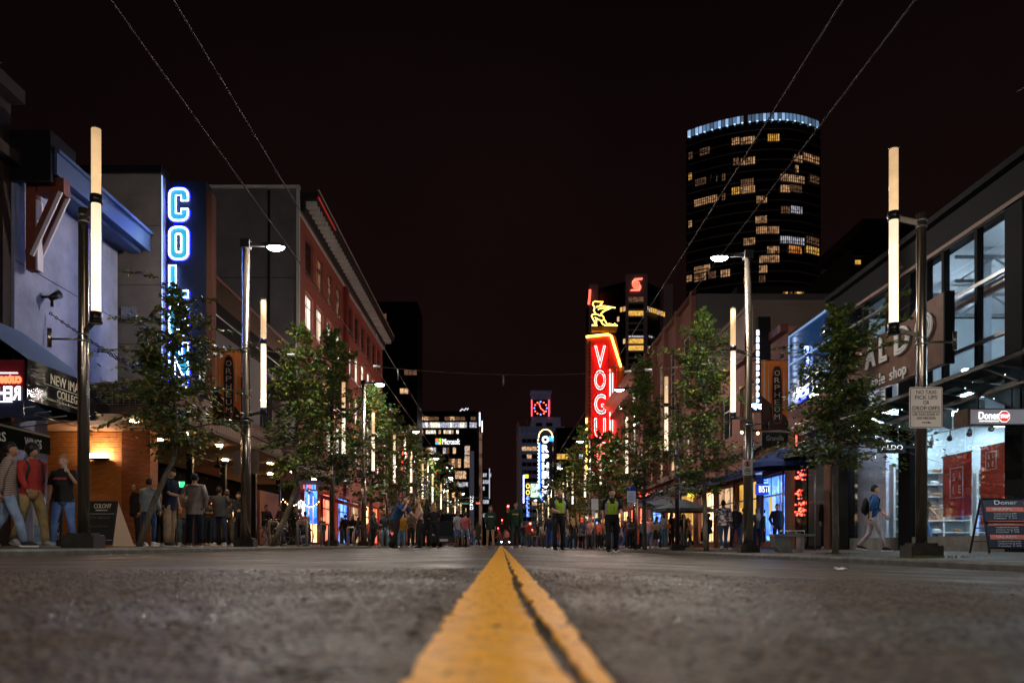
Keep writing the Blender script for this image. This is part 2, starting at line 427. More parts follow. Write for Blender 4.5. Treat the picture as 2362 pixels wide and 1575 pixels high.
# coarse worn aggregate close to the lens: real relief, stones a centimetre or two across
def relief_patch(x0, x1, y0, y1, st, amp, seed):
    rs = np.random.default_rng(seed); nx_, ny_ = int((x1 - x0) / st), int((y1 - y0) / st)
    def sm(a, k):
        for _ in range(k): a = (a + np.roll(a, 1, 0) + np.roll(a, -1, 0) + np.roll(a, 1, 1) + np.roll(a, -1, 1)) / 5
        return a / a.std()
    h = amp * (.6 * np.clip(sm(rs.normal(0, 1, (ny_, nx_)), 1), -1.2, 2.4) + .5 * sm(rs.normal(0, 1, (ny_, nx_)), 6)) + amp * .5 * sm(rs.normal(0, 1, (ny_, nx_)), 40)
    X_, Y_ = np.meshgrid(np.linspace(x0, x1, nx_), np.linspace(y0, y1, ny_))
    edge = np.clip(np.minimum.reduce([X_ - x0, x1 - X_, (y1 - Y_)]) / .4, 0, 1)
    lane = np.clip((np.abs(X_ - .012) - .112) / .02, 0, 1)
    Z_ = np.where(X_ < 0, .02 * X_ / 6.2, -.195 * X_ / 6.2) + edge * (lane * (h + .006)) - (1 - edge) * .003
    V_ = np.stack([X_, Y_, Z_], 2).reshape(-1, 3)
    i = np.arange(nx_ - 1)[None, :] + (np.arange(ny_ - 1) * nx_)[:, None]; F_ = np.stack([i, i + 1, i + nx_ + 1, i + nx_], 2).reshape(-1)
    nf_ = len(F_) // 4; me = bpy.data.meshes.new('aggregate'); me.vertices.add(len(V_)); me.vertices.foreach_set('co', V_.reshape(-1))
    me.loops.add(len(F_)); me.loops.foreach_set('vertex_index', F_); me.polygons.add(nf_); me.polygons.foreach_set('loop_start', np.arange(0, nf_ * 4, 4)); me.polygons.foreach_set('loop_total', np.full(nf_, 4))
    me.polygons.foreach_set('use_smooth', np.ones(nf_, bool)); me.update(); return me
agg = link('worn_aggregate', relief_patch(-3.2, 3.2, .35, 4.6, .0115, .0029, 4), m_road, road); agg['kind'] = 'stuff'
# double yellow centre line, worn and glossy, following the road
def stripe(name, fa, fb, th):
    mb = MB(); ysq = [.35]
    while ysq[-1] < 120: ysq.append(ysq[-1] * 1.03 + .004)
    vs = []; rs = np.random.default_rng(len(name) + int(th * 1e5))
    for i, y in enumerate(ysq):
        w = .0027 * min(1.6, y); 
        bend = -.00011 * max(0, y - 14) ** 2 if y < 34 else -.00011 * 400
        j1, j2 = rs.normal(0, w, 2)
        xa = fa(y) + j1 + bend; xb = fb(y) + j2 + bend
        for k in range(7):
            t = k / 6; x = xa + (xb - xa) * t
            z = gz(x) + th + .0013 * math.sin(y * 9 + x * 30) + .0009 * math.sin(y * 31 + k)
            vs.append((x, y, z))
    n = len(ysq)
    mb.add(vs, [(i*7+k, i*7+k+1, (i+1)*7+k+1, (i+1)*7+k) for i in range(n-1) for k in range(6)], 0, True)
    # side skirts so the paint has thickness
    sk = []
    for i in range(n): sk += [Vector(vs[i*7]), Vector(vs[i*7]) - Vector((0, 0, .006)), Vector(vs[i*7+6]), Vector(vs[i*7+6]) - Vector((0, 0, .006))]
    mb.add(sk, [(4*i, 4*i+1, 4*i+5, 4*i+4) for i in range(n-1)] + [(4*i+2, 4*i+6, 4*i+7, 4*i+3) for i in range(n-1)])
    return structure(name, mb, m_yel)
def lerp(y, pts):
    if y <= pts[0][0]: return pts[0][1]
    for (a, va), (b, vb) in zip(pts, pts[1:]):
        if y <= b: return va + (vb - va) * (y - a) / (b - a)
    return pts[-1][1]
stripe('centre_line', lambda y: lerp(y, [(.7, -.090), (2, -.097), (4, -.093)]), lambda y: lerp(y, [(.7, .066), (1.3, .05), (2.1, .036), (3.7, .038)]), .005)
stripe('centre_line', lambda y: lerp(y, [(.7, .083), (1.2, .074), (2.1, .062), (3.7, .058)]), lambda y: lerp(y, [(.7, .102), (1.2, .11), (2.1, .117), (4, .12)]), .006)
# transverse cracks and tar seams
def crack(x0, x1, y, w, amp=.05, seed=1):
    rs = np.random.default_rng(seed); n = 40; vs = []
    for i in range(n + 1):
        x = x0 + (x1 - x0) * i / n; yy = y + rs.normal(0, amp * .2) + amp * math.sin(i * .4)
        vs += [(x, yy, gz(x) + .003), (x, yy + w * rs.uniform(.5, 1.3), gz(x) + .003)]
    return MB().add(vs, [(2*i, 2*i+2, 2*i+3, 2*i+1) for i in range(n)])
m_tar = mat('tar', (.012, .011, .011), .5)
for a in ((-6, -.3, 3.5, .06, .05, 2), (-6, -.9, 2.05, .02, .03, 3), (.35, 6, 7.6, .05, .06, 4), (.5, 3, 4.3, .03, .05, 6), (-5.8, 5.8, 13.5, .09, .1, 7)):
    o = part('tar_seam', crack(*a), m_tar, road)
# white stop-line remains near the police officers, and kerb-side lane line
g = MB()
for k in range(1):
    g.quad((1.9, 25.6, gz(1.9) + .004), (4.6, 25.0, gz(4.6) + .004), (4.6, 25.35, gz(4.6) + .004), (1.9, 25.9, gz(1.9) + .004))
structure('stop_line', g, m_whl)

# ================================================================ lamp posts with light tubes
def tube_post(side, Y, xt, yt, head, label, big=False):
    px = side * (6.75 if side < 0 else 6.88)
    if big: px = side * 6.8
    b = gz(px)
    t = thing('lamp_post', label, 'lamp post', (px, Y, b), group='lamp posts with glowing light tubes along the street')
    r0, r1 = (.135, .10) if head else (.092, .078)
    top = 8.2 if head else 5.55
    m = MB(); m.tube([(px, Y, b), (px, Y, 3.45), (px, Y, 3.5), (px, Y, top)], [r0, r0 * .97, r1, r1], 14)
    part('pole', m, m_pole, t)
    m = MB(); m.box((px - .26, Y - .2, b - .02), (px + .26, Y + .2, b + .2)); m.box((px - .2, Y - .15, b + .2), (px + .2, Y + .15, b + .24))
    part('base', m, mat('base_casting', (.035, .033, .03), .5, .4, var=.3, vs=8), t)
    rt = .083
    m = MB(); m.tube([(xt, yt, 5.6), (xt, yt, 6.63)], rt * .86, 14); part('upper_tube', m, tubemat('tube_warm_diffuser', (1.0, .62, .31), 5.6, 1.15, 6.6, .72), t)
    m = MB(); m.tube([(xt, yt, 3.77), (xt, yt, 5.46)], rt * .86, 14); part('lower_tube', m, tubemat('tube_cream_diffuser', (1.0, .77, .52), 3.7, 2.3, 5.5, 1.15), t)
    if Y < 45:
        m = MB(); m.tube([(xt, yt, 3.77), (xt, yt, 5.46)], rt, 16, cap=False); m.tube([(xt, yt, 5.6), (xt, yt, 6.63)], rt, 16, cap=False); part('clear_sleeve', m, m_glass, t)
    m = MB(); m.tube([(xt, yt, 5.46), (xt, yt, 5.6)], rt * 1.12, 14); part('collar', m, m_blackp, t)
    m = MB(); m.tube([(xt, yt, 3.59), (xt, yt, 3.77)], rt * 1.1, 14); m.tube([(xt, yt, 3.6), (xt, yt, 3.64)], rt * 1.2, 14); part('bottom_cap', m, m_blackp, t)
    m = MB(); m.tube([(xt, yt, 6.63), (xt, yt, 6.65)], rt * 1.04, 14); part('top_cap', m, m_black, t)
    m = MB(); m.bar((xt, yt, 5.5), (px, Y, 5.38), .05, .09); part('bracket', m, m_pole, t)
    m = MB(); m.bar((xt, yt, 3.66), (px, Y, 3.55), .05, .07); part('bracket', m, m_pole, t)
    for z in (3.4, 3.5, 5.32, 5.42):
        m = MB(); m.tube([(px, Y, z), (px, Y, z + .025)], (r1 if z > 3.45 else r0) * 1.12, 14); part('band', m, m_steel, t)
    ox = px + side * .55
    m = MB(); m.cyl((px, Y, 3.45), (ox, Y, 3.45), .018, 6); m.cyl((ox, Y, 3.32), (ox, Y, 3.62), .035, 8); part('banner_arm', m, m_pole, t)
    if head:
        hx = px - side * .80; hz = 8.05
        m = MB(); m.bar((px, Y, 8.1), (hx + side * .2, Y, hz + .05), .07, .1); m.box((px - .12, Y - .12, 8.0), (px + .12, Y + .12, 8.22)); part('lamp_arm', m, m_black, t)
        m = MB(); m.ell((hx, Y, hz), (.26, .17, .09), 14, 6, z0=-.25, z1=1); part('lamp_head', m, m_black, t)
        m = MB(); m.ell((hx, Y, hz - .015), (.235, .16, .095), 14, 4, z0=-1, z1=0); part('lamp_lens', m, m_lampface, t)
        ld = bpy.data.lights.new('lamp_bulb', 'POINT'); ld.energy = LAMP_W; ld.color = (1.0, .89, .77)
        ld.shadow_soft_size = .10
        lo = bpy.data.objects.new('lamp_bulb', ld); COL.objects.link(lo); lo.parent = t
        lo.location = Vector((hx, Y, hz - .13)) - WL[t.name]
    return t
LP = {}
LEFT_Y = [(13.3, 12.9, 0), (21.9, 21.9, 1), (33, 33, 0), (40.6, 40.6, 1), (48.6, 48.6, 0), (57.6, 57.6, 1), (66, 66, 0), (75.5, 75.5, 1), (86, 86, 0), (97, 97, 1), (112, 112, 0), (128, 128, 1), (146, 146, 0)]
RIGHT_Y = [(13.5, 13.55, 0), (22.7, 22.7, 1), (31.9, 31.9, 0), (42, 42, 1), (53, 53, 0), (63, 63, 1), (74, 74, 0), (85, 85, 1), (98, 98, 0), (112, 112, 1), (128, 128, 0), (146, 146, 1)]
ordn = ['first', 'second', 'third', 'fourth', 'fifth', 'sixth', 'seventh', 'eighth', 'ninth', 'tenth', 'eleventh', 'twelfth', 'thirteenth']
for i, (Y, yt, h) in enumerate(LEFT_Y):
    LP['L', i] = tube_post(-1, Y, -6.33 if i else -6.35, yt, h, f'{ordn[i]} {"tall lamp-headed" if h else "short"} post with light tube along the pink building side', i > 0)
for i, (Y, yt, h) in enumerate(RIGHT_Y):
    LP['R', i] = tube_post(1, Y, 6.38 if i else 6.45, yt, h, f'{ordn[i]} {"tall lamp-headed" if h else "short"} post with light tube along the VOGUE sign side', i > 0)
# the two posts that stand just behind the photographer
for sd in (-1, 1):
    tube_post(sd, 4.0 + .5 * sd, sd * 6.35, 4.0 + .5 * sd, 1, 'tall lamp-headed post with light tube behind the photographer, ' + ('pink building side' if sd < 0 else 'shoe shop side'), True)
    tube_post(sd, -9.0 + .5 * sd, sd * 6.35, -9.0 + .5 * sd, 1, 'tall lamp-headed post farther behind the photographer, ' + ('pink building side' if sd < 0 else 'shoe shop side'), True)

# ---- overhead wires
m_wire = mat('wire', (.09, .07, .055), .5, .6)
for x, z, nm in ((-3.98, 5.72, 'outer wire over the pink building side'), (-3.35, 5.73, 'inner wire over the pink building side'), (3.56, 5.85, 'inner wire over the shoe shop side'), (4.22, 5.73, 'outer wire over the shoe shop side')):
    t = thing('trolley_wire', 'thin overhead trolley cable, ' + nm, 'wire', (x, 0, z), group='overhead trolley wires')
    m = MB(); pts = [(x, y, z - .05 * math.sin(math.pi * ((y % 22) / 22))) for y in np.concatenate([np.arange(3, 90, 2.0), [110, 150, 200, 300]])]
    m.tube(pts, .0125, 6, cap=False); part('cable', m, m_wire, t)
t = thing('span_wire', 'sagging cable slung across the road between two tall posts', 'wire', (0, 22, 5.2))
m = MB(); pts = []
for i in range(25):
    u = i / 24; x = -6.75 + 13.6 * u; pts.append((x, 21.9 + .8 * u, 5.38 - .1 * u - 4 * .60 * u * (1 - u)))
m.tube(pts, .010, 5, cap=False); part('cable', m, m_wire, t)
for u in (.12, .25, .75, .8):
    i = int(u * 24); m = MB(); m.cyl(Vector(pts[i]) - Vector((.09, 0, 0)), Vector(pts[i]) + Vector((.09, 0, 0)), .035, 8); part('insulator', m, m_white, t)
for u in (.5, .33): 
    i = int(u * 24); m = MB(); m.cyl(pts[i], Vector(pts[i]) - Vector((0, 0, .3)), .02, 6); part('hanger', m, m_steel, t)
# ================================================================ building helpers
def wall_open(mb, side, X, y0, y1, z0, z1, ops, d=.25, m=0):
    """a wall in the plane x = X facing the street (side -1: building on the x<0 side) with real openings and reveals"""
    ysl = sorted({y0, y1, *[a for o in ops for a in o[:2]]}); zsl = sorted({z0, z1, *[a for o in ops for a in o[2:4]]})
    ysl = [y for y in ysl if y0 - 1e-6 <= y <= y1 + 1e-6]; zsl = [z for z in zsl if z0 - 1e-6 <= z <= z1 + 1e-6]
    for ya, yb in zip(ysl, ysl[1:]):
        run = None
        for za, zb in zip(zsl, zsl[1:]):
            cy_, cz = (ya + yb) / 2, (za + zb) / 2
            if any(o[0] < cy_ < o[1] and o[2] < cz < o[3] for o in ops): continue
            mb.quad((X, ya, za), (X, yb, za), (X, yb, zb), (X, ya, zb), m=m)
    xi = X + side * d
    for a, b, c, e in [o[:4] for o in ops]:
        mb.quad((X, a, c), (X, a, e), (xi, a, e), (xi, a, c), m=m); mb.quad((X, b, c), (xi, b, c), (xi, b, e), (X, b, e), m=m)
        mb.quad((X, a, e), (X, b, e), (xi, b, e), (xi, a, e), m=m); mb.quad((X, a, c), (xi, a, c), (xi, b, c), (X, b, c), m=m)
def shell(mb, side, X, y0, y1, z0, z1, dep, m=0):
    xb = X + side * dep
    mb.quad((X, y0, z0), (X, y0, z1), (xb, y0, z1), (xb, y0, z0), m=m); mb.quad((X, y1, z0), (xb, y1, z0), (xb, y1, z1), (X, y1, z1), m=m)
    mb.quad((X, y0, z1), (X, y1, z1), (xb, y1, z1), (xb, y0, z1), m=m); mb.quad((xb, y0, z0), (xb, y0, z1), (xb, y1, z1), (xb, y1, z0), m=m)
WC = {}
def window(root, side, X, a, b, c, e, fm, pm, nx=2, nz=2, fw=.07, rec=.16, sill=None, name='window'):
    w, h = b - a, e - c; key = (round(w, 2), round(h, 2), side, nx, nz, fw)
    if key not in WC:
        f = MB(); q = side
        for y in ([0, w - fw] + [w * i / nx - fw / 3 for i in range(1, nx)]): f.box((0, y, 0), (q * .06, y + (fw if y in (0, w - fw) else fw * .66), h))
        zb = [0, h - fw] + ([h * .68] if nz == 2 else [h * i / nz for i in range(1, nz)])
        for z in zb: f.box((q * .004, fw * .8, z), (q * .056, w - fw * .8, z + fw * .8))
        g = MB(); g.box((q * .03, .02, .02), (q * .036, w - .02, h - .02))
        m1 = f.mesh('window_frame'); m2 = g.mesh('pane'); m1.materials.append(fm); m2.materials.append(pm)
        WC[key] = (m1, m2)
    m1, m2 = WC[key]
    o = inst(name, m1, root, (X + side * rec, a, c), fm)
    p = inst('pane', m2, o, (X + side * rec, a, c), pm)
    if sill:
        s = MB(); s.box((X - side * .06, a - .08, c - .1), (X + side * .1, b + .08, c)); 
        so = part('sill', s, sill, None); so.parent = o; so.location = -(WL[o.name])
    return o

m_lav = mat('stucco_blue_lit', (.165, .18, .285), .85, 0, var=.30, vs=.9, bump=.55, bs=26)  # blue light falling on the wall is mixed into its colour
m_greyw = mat('stucco_grey', (.085, .074, .076), .85, 0, var=.28, vs=.8, bump=.3, bs=20)
m_dark = mat('dark_wall', (.022, .019, .019), .9, 0, var=.25, vs=1.2)
m_redbrick = mat('dark_red_brick', (.012, .004, .0035), .85, 0, var=.35, vs=4, bump=.5, bs=14)
m_pink = mat('painted_brick', (.32, .092, .068), .85, 0, var=.12, vs=2, bump=.5, bs=18)
m_cornw = mat('cornice_white', (.55, .53, .52), .6, 0, var=.1, vs=5)
m_beam = mat('rust_red_timber', (.10, .022, .014), .6, 0, var=.2, vs=6)
m_roofm = mat('blue_lit_metal', (.035, .055, .125), .45, .2, var=.12, vs=3)  # blue of the light on the eave is put into this colour
m_soffit = mat('soffit_tan', (.30, .16, .075), .7, 0, var=.08, vs=2)
m_wood = mat('cedar_board', (.46, .20, .06), .5, 0, var=.35, vs=3.2, bump=.2, bs=22, stretch=(1, 1, 7))
m_woodd = mat('cedar_board_dark', (.20, .07, .03), .55, 0, var=.4, vs=3.2, stretch=(1, 1, 7))
m_frame = mat('window_frame_dark', (.04, .032, .03), .5, .1)
m_framel = mat('window_frame_light', (.45, .42, .40), .5, 0)

# ---------------------------------------------------------------- L0: dark brick building beside the frame edge, with awnings
t = thing('brick_building', 'dark red brick building with tall bluish window above the burger awning', 'building', (-11, 10, .05))
m = MB(); ops = [(12.0, 15.2, 4.6, 8.1), (16.3, 18.25, 4.6, 8.2)]
wall_open(m, -1, -11.05, 6, 18.55, 0, 10.2, ops + [(15.6, 17.9, .1, 3.0), (12, 15, .1, 3.0)], .3); shell(m, -1, -11.05, 6, 18.55, 0, 10.2, 12); part('wall', m, m_redbrick, t)
for o in ops: window(t, -1, -11.05, *o, m_framel, mat('night_glass_blue', (.03, .04, .08), .08, 0, spec=.9), 2, 2)
window(t, -1, -11.05, 12, 15, .1, 3.0, m_frame, lit_dim, 2, 2, name='shop_window')
window(t, -1, -11.05, 15.6, 17.9, .1, 3.0, m_frame, lit_dim, 2, 2, name='shop_window')
m = MB(); m.box((-11.0, 6, 8.6), (-10.75, 18.5, 8.85)); part('string_course', m, m_redbrick, t)
m = MB(); m.box((-11.0, 6, 10.0), (-10.7, 18.5, 10.3)); part('cornice', m, m_redbrick, t)

# glossy college awning box
m_awn = mat('glossy_black_awning', (.008, .009, .012), .10, 0, spec=.4)
t = thing('college_awning', 'glossy black NEW IMAGE COLLEGE awning box with sloping top', 'awning', (-9.3, 16.2, 3.0))
m = MB(); y0, y1, X0 = 16.15, 18.9, -9.3
m.quad((X0, y0, 2.98), (X0, y1, 2.98), (X0, y1, 3.78), (X0, y0, 3.78)); part('fascia', m, m_awn, t)
m = MB(); m.quad((X0, y0, 3.78), (X0, y1, 3.78), (-11, y1, 5.0), (-11, y0, 5.0)); m.quad((X0, y1, 2.98), (-11, y1, 2.98), (-11, y1, 5.0), (X0, y1, 3.78)); part('sloping_cover', m, mat('awning_canvas_blue', (.06, .09, .17), .8, spec=.2), t)
m = MB()
for k in range(4): m.cyl((-9.35, 16.5 + k * .6, 2.9), (-11, 16.5 + k * .6, 2.7), .015, 5)
m.cyl((-9.8, 16.2, 2.85), (-9.8, 18.9, 2.85), .015, 5); part('awning_frame', m, m_steel, t)
m_goldl = mat('ivory_lettering', (.80, .74, .58), .5)
def letters(root, txt, frame, org, w, h, ms, name='lettering', depth=.012, tube=0., mirror=False, label=None):
    mb = text_mb(txt, frame, org, w, h, depth, tube, mirror)
    return part(name, mb, ms, root, label)
letters(t, 'NEW IMAGE', FR['L'], (-9.285, 16.95, 3.44), 1.45, .21, m_goldl)
letters(t, 'COLLEGE', FR['L'], (-9.285, 17.2, 3.19), .92, .17, m_goldl)
letters(t, 'Performing Arts & Creative Design', FR['L'], (-9.285, 16.8, 3.08), 1.7, .06, m_goldl)
m = MB(); m.box((-9.285, 16.7, 3.40), (-9.275, 18.5, 3.412)); part('rule_line', m, m_goldl, t)
# camera-facing end panel of the awning; glowing letters paint in the neon it reflects
m_red_n = glow('reflected_red', (1.0, .10, .04), 4.5); m_white_n = glow('reflected_white', (1.0, .93, .97), 3.0)
m_redp = mat('wine_red_panel', (.16, .012, .02), .2, 0, spec=.8, var=.2, vs=2)
m_navyp = mat('navy_panel', (.020, .026, .065), .25, 0, spec=.8)
t = thing('painted_reflection_panel', 'red and navy glass panel with a built-in neon reflection above the burger awning', 'sign', (-10, 16.1, 3))
m = MB(); m.box((-11.9, 16.08, 3.17), (-9.34, 16.13, 3.74)); part('red_panel', m, m_redp, t)
m = MB(); m.box((-11.9, 16.08, 2.62), (-9.34, 16.13, 3.168)); part('navy_panel', m, m_navyp, t)
letters(t, 'cutest', FR['cam'], (-9.86, 16.06, 3.27), .50, .19, m_red_n, 'glowing_script', tube=.016, mirror=True)
letters(t, 'REH', FR['cam'], (-9.84, 16.055, 2.95), .46, .27, m_white_n, 'reflected_word', tube=.009, mirror=True)
m = MB(); m.box((-10.2, 16.05, 3.47), (-9.44, 16.075, 3.485)); m.box((-10.2, 16.05, 2.91), (-9.55, 16.075, 2.925)); part('reflected_bar', m, m_white_n, t)

t = thing('burger_awning', 'black awning lettered BURGERS and WINGS with pale top edge', 'awning', (-10, 16.5, 2.3))
m = MB(); m.quad((-10, 13.6, 2.12), (-10, 18.25, 2.12), (-10, 18.25, 2.5), (-10, 13.6, 2.5)); part('valance', m, mat('awning_black', (.006, .010, .008), .9, spec=.1), t)
m = MB(); m.box((-9.99, 13.6, 2.5), (-10.05, 18.25, 2.545)); part('edge_strip', m, mat('pale_trim', (.5, .46, .4), .6), t)
m = MB(); m.quad((-10.02, 13.6, 2.54), (-10.02, 18.25, 2.54), (-11.04, 18.25, 2.85), (-11.04, 13.6, 2.85)); m.quad((-10.0, 18.24, 2.12), (-11.04, 18.24, 2.3), (-11.04, 18.24, 2.85), (-10, 18.24, 2.53)); part('cover', m, m_dark, t)
letters(t, 'BURGERS', FR['L'], (-9.99, 15.3, 2.2), 1.28, .19, m_inkw)
letters(t, 'WINGS', FR['L'], (-9.99, 17.25, 2.2), .62, .19, m_inkw)

# ---------------------------------------------------------------- L1: pale stucco building with the timber-bracketed eave
t = thing('stucco_building', 'pale stucco wall with projecting blue-lit eave on red brackets', 'building', (-11, 18.6, 0))
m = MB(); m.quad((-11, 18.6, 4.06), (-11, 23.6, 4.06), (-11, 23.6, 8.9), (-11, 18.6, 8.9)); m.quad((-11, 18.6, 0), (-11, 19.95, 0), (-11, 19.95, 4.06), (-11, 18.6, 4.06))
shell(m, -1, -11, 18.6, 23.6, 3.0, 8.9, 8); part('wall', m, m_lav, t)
m = MB()
m.box((-11.2, 18.62, 8.55), (-10.1, 23.6, 8.72)); part('soffit', m, m_roofm, t)
m = MB(); m.box((-10.12, 18.62, 8.50), (-10.05, 23.6, 8.98)); m.box((-10.1, 18.6, 8.98), (-9.98, 23.62, 9.06)); part('eave_fascia', m, m_roofm, t)
m = MB(); m.box((-11.2, 18.5, 8.3), (-10.13, 18.61, 9.45)); m.box((-11.2, 18.6, 9.07), (-10.13, 19.6, 9.45)); part('eave_box', m, m_blackp, t)
m = MB(); m.box((-10.6, 18.64, 8.43), (-10.3, 23.5, 8.55)); part('soffit_rib', m, m_roofm, t)
m = MB(); m.box((-10.98, 19.2, 9.0), (-10.4, 20.1, 9.4)); part('roof_block', m, m_roofm, t)
m_trimp = mat('pale_trim_board', (.42, .38, .46), .6)
def bracket(root, y, zt):
    b = MB(); b.box((-10.88, y - .12, zt - 2.1), (-10.66, y + .12, zt - .1)); part('bracket_post', b, m_beam, root)
    b = MB(); b.box((-10.655, y - .11, zt - 2.1), (-10.61, y + .12, zt - .5)); part('post_trim', b, m_trimp, root)
    b = MB(); b.box((-10.60, y - .14, zt - .38), (-10.0, y + .14, zt - .02)); part('bracket_head', b, m_beam, root)
    for dy in (-.16, .16):
        b = MB(); b.bar((-10.80, y + dy, zt - 1.75), (-10.14, y + dy, zt - .3), .1, .12, up=(0, 1, 0)); part('bracket_brace', b, m_beam, root)
        b = MB(); b.bar((-10.715, y + dy, zt - 1.80), (-10.055, y + dy, zt - .35), .09, .05, up=(0, 1, 0)); part('brace_trim', b, m_trimp, root)
bracket(t, 18.95, 8.52)
# floodlight
m = MB(); m.cyl((-11, 19.7, 6.05), (-10.75, 19.7, 6.05), .03, 6); m.tube([(-10.75, 19.62, 6.0), (-10.66, 19.85, 6.16)], [.06, .11], 10); m.cyl((-10.75, 19.7, 6.0), (-10.75, 19.7, 5.82), .04, 6); part('floodlight', m, m_blackp, t)
# thin shadow joints in the stucco
m = MB(); m.box((-10.999, 18.62, 6.55), (-10.985, 23.6, 6.56)); part('wall_joint', m, m_dark, t)
# support chains of the marquee
def chain(root, a, b, sag, n, r=.012):
    m = MB(); a = Vector(a); b = Vector(b)
    for i in range(n):
        u = (i + .5) / n; u2 = u + .62 / n
        p = a.lerp(b, u); p.z -= 4 * sag * u * (1 - u); q = a.lerp(b, u2); q.z -= 4 * sag * u2 * (1 - u2)
        d = (q - p); s = d.cross(Vector((0, 0, 1))).normalized() if i % 2 else d.cross(d.cross(Vector((0, 0, 1)))).normalized()
        L = d.length
        pts = [p + d * .0 + s * r * 2, p + d * 1.0 + s * r * 2, p + d * 1.15, p + d * 1.0 - s * r * 2, p - s * r * 2, p - d * .15]
        m.tube(pts, r, 4, closed=True)
    part('chain', m, m_black, root)

# ---------------------------------------------------------------- L2: grey wall with painted edge glow, COLONY blade sign, marquee
t = thing('club_building', 'tall plain grey club building behind the COLONY sign with lit marquee', 'building', (-11, 23.7, 0))
m = MB(); m.box((-18, 23.72, 4.0), (-9.80, 24.6, 10.8)); part('grey_wall', m, m_greyw, t)
m = MB(); m.box((-18, 23.6, 10.8), (-9.75, 25.2, 11.0)); part('parapet', m, m_blackp, t)
m = MB(); m.box((-9.79, 23.70, 4.06), (-9.765, 23.73, 10.75)); part('painted_edge_glow', m, glow('painted_edge_glow_blue', (.35, .5, 1.0), 1.3), t)  # glowing strip paints the neon light caught on the wall edge
m = MB(); wall_open(m, -1, -11.0, 24.62, 44.7, 3.3, 8.8, [(27, 29, 5.2, 7.4), (30.5, 32.5, 5.2, 7.4), (34, 36, 5.2, 7.4), (37.5, 39.5, 5.2, 7.4)], .3); shell(m, -1, -11.0, 24.62, 44.7, 3.3, 8.8, 7); part('upper_wall', m, mat('mauve_wall', (.09, .07, .075), .85, var=.1, vs=1), t)
for a in (27, 30.5, 34, 37.5): window(t, -1, -11, a, a + 2, 5.2, 7.4, m_frame, m_glassd, 2, 2)
# sloping dark eave with red edge
m = MB(); m.prism([(-9.7, 26.5, 8.4), (-11, 26.5, 8.4), (-11, 26.5, 9.2), (-9.7, 26.5, 9.2)], (0, 15, 0)); part('eave', m, m_blackp, t)
m = MB(); m.box((-9.70, 26.5, 9.12), (-9.64, 41.5, 9.24)); part('eave_edge', m, m_beam, t)
m = MB(); m.box((-10.9, 26.4, 8.2), (-9.66, 26.5, 8.5)); m.box((-10.4, 26.3, 8.25), (-10.05, 26.4, 8.85)); part('eave_end', m, m_cornw, t)
m = MB(); m.bar((-10.25, 26.42, 8.38), (-10.25, 41.4, 8.38), .03, .03); part('soffit_rib', m, m_cornw, t)
m = MB(); m.box((-10.9, 39.5, 7.2), (-8.6, 40.6, 8.0)); part('end_bracket', m, m_beam, t)
for dx in (0, .35):
    b = MB(); b.bar((-10.7 + dx, 40, 5.0), (-9.5 + dx, 40, 7.3), .1, .1); part('end_brace', b, m_cornw, t)
# marquee
MQ0, MQ1 = 20.0, 44.0
m = MB(); m.box((-13.4, MQ0 + .05, 3.34), (-8.06, MQ1, 3.40)); part('marquee_soffit', m, m_soffit, t)
m = MB(); m.box((-11, MQ0 - .02, 3.30), (-8.0, MQ0 + .05, 3.52)); m.box((-11, MQ0 - .02, 3.84), (-8.0, MQ0 + .05, 4.05)); m.box((-8.07, MQ0 - .02, 3.62), (-8.0, MQ1, 4.05)); m.box((-8.09, MQ0 + .05, 3.22), (-8.0, MQ1, 3.33)); m.box((-11, MQ0, 4.02), (-8.0, MQ1, 4.06))
part('marquee_fascia', m, mat('bronze_fascia', (.09, .05, .035), .5, .2, var=.15, vs=4), t)
gm = mat('lattice_metal', (.32, .22, .16), .5, .3); m = MB()
for z in np.arange(3.54, 3.83, .055): m.box((-11, MQ0 - .01, z), (-8.0, MQ0 + .0, z + .012))
for x in np.arange(-11, -8, .14): m.box((x, MQ0 - .014, 3.53), (x + .014, MQ0 - .004, 3.83))
part('brick_pattern_grille', m, gm, t)
m = MB(); m.box((-10.98, MQ0 + .02, 3.52), (-8.08, MQ0 + .06, 3.84)); m.box((-8.07, MQ0 + .05, 3.33), (-8.05, MQ1, 3.62)); part('grille_backing', m, m_blackp, t)
m = MB()
for z in np.arange(3.35, 3.61, .045): m.box((-8.045, MQ0 + .1, z), (-8.035, MQ1, z + .014))
for y in np.arange(MQ0 + .1, MQ1, .16): m.box((-8.036, y, 3.34), (-8.028, y + .03, 3.61))
part('side_grille', m, gm, t)
for i, (x, y) in enumerate([(-9.0, 23.6), (-9.1, 26.5), (-9.1, 29.4), (-9.1, 32.4), (-9.1, 36), (-9.1, 40), (-10.4, 25), (-10.4, 31), (-10.4, 37), (-9.5, 21.3)]):
    m = MB(); m.tube([(x, y, 3.30), (x, y, 3.345)], .11, 12); part('downlight', m, glow('downlight', (1.0, .66, .34), 110), t)
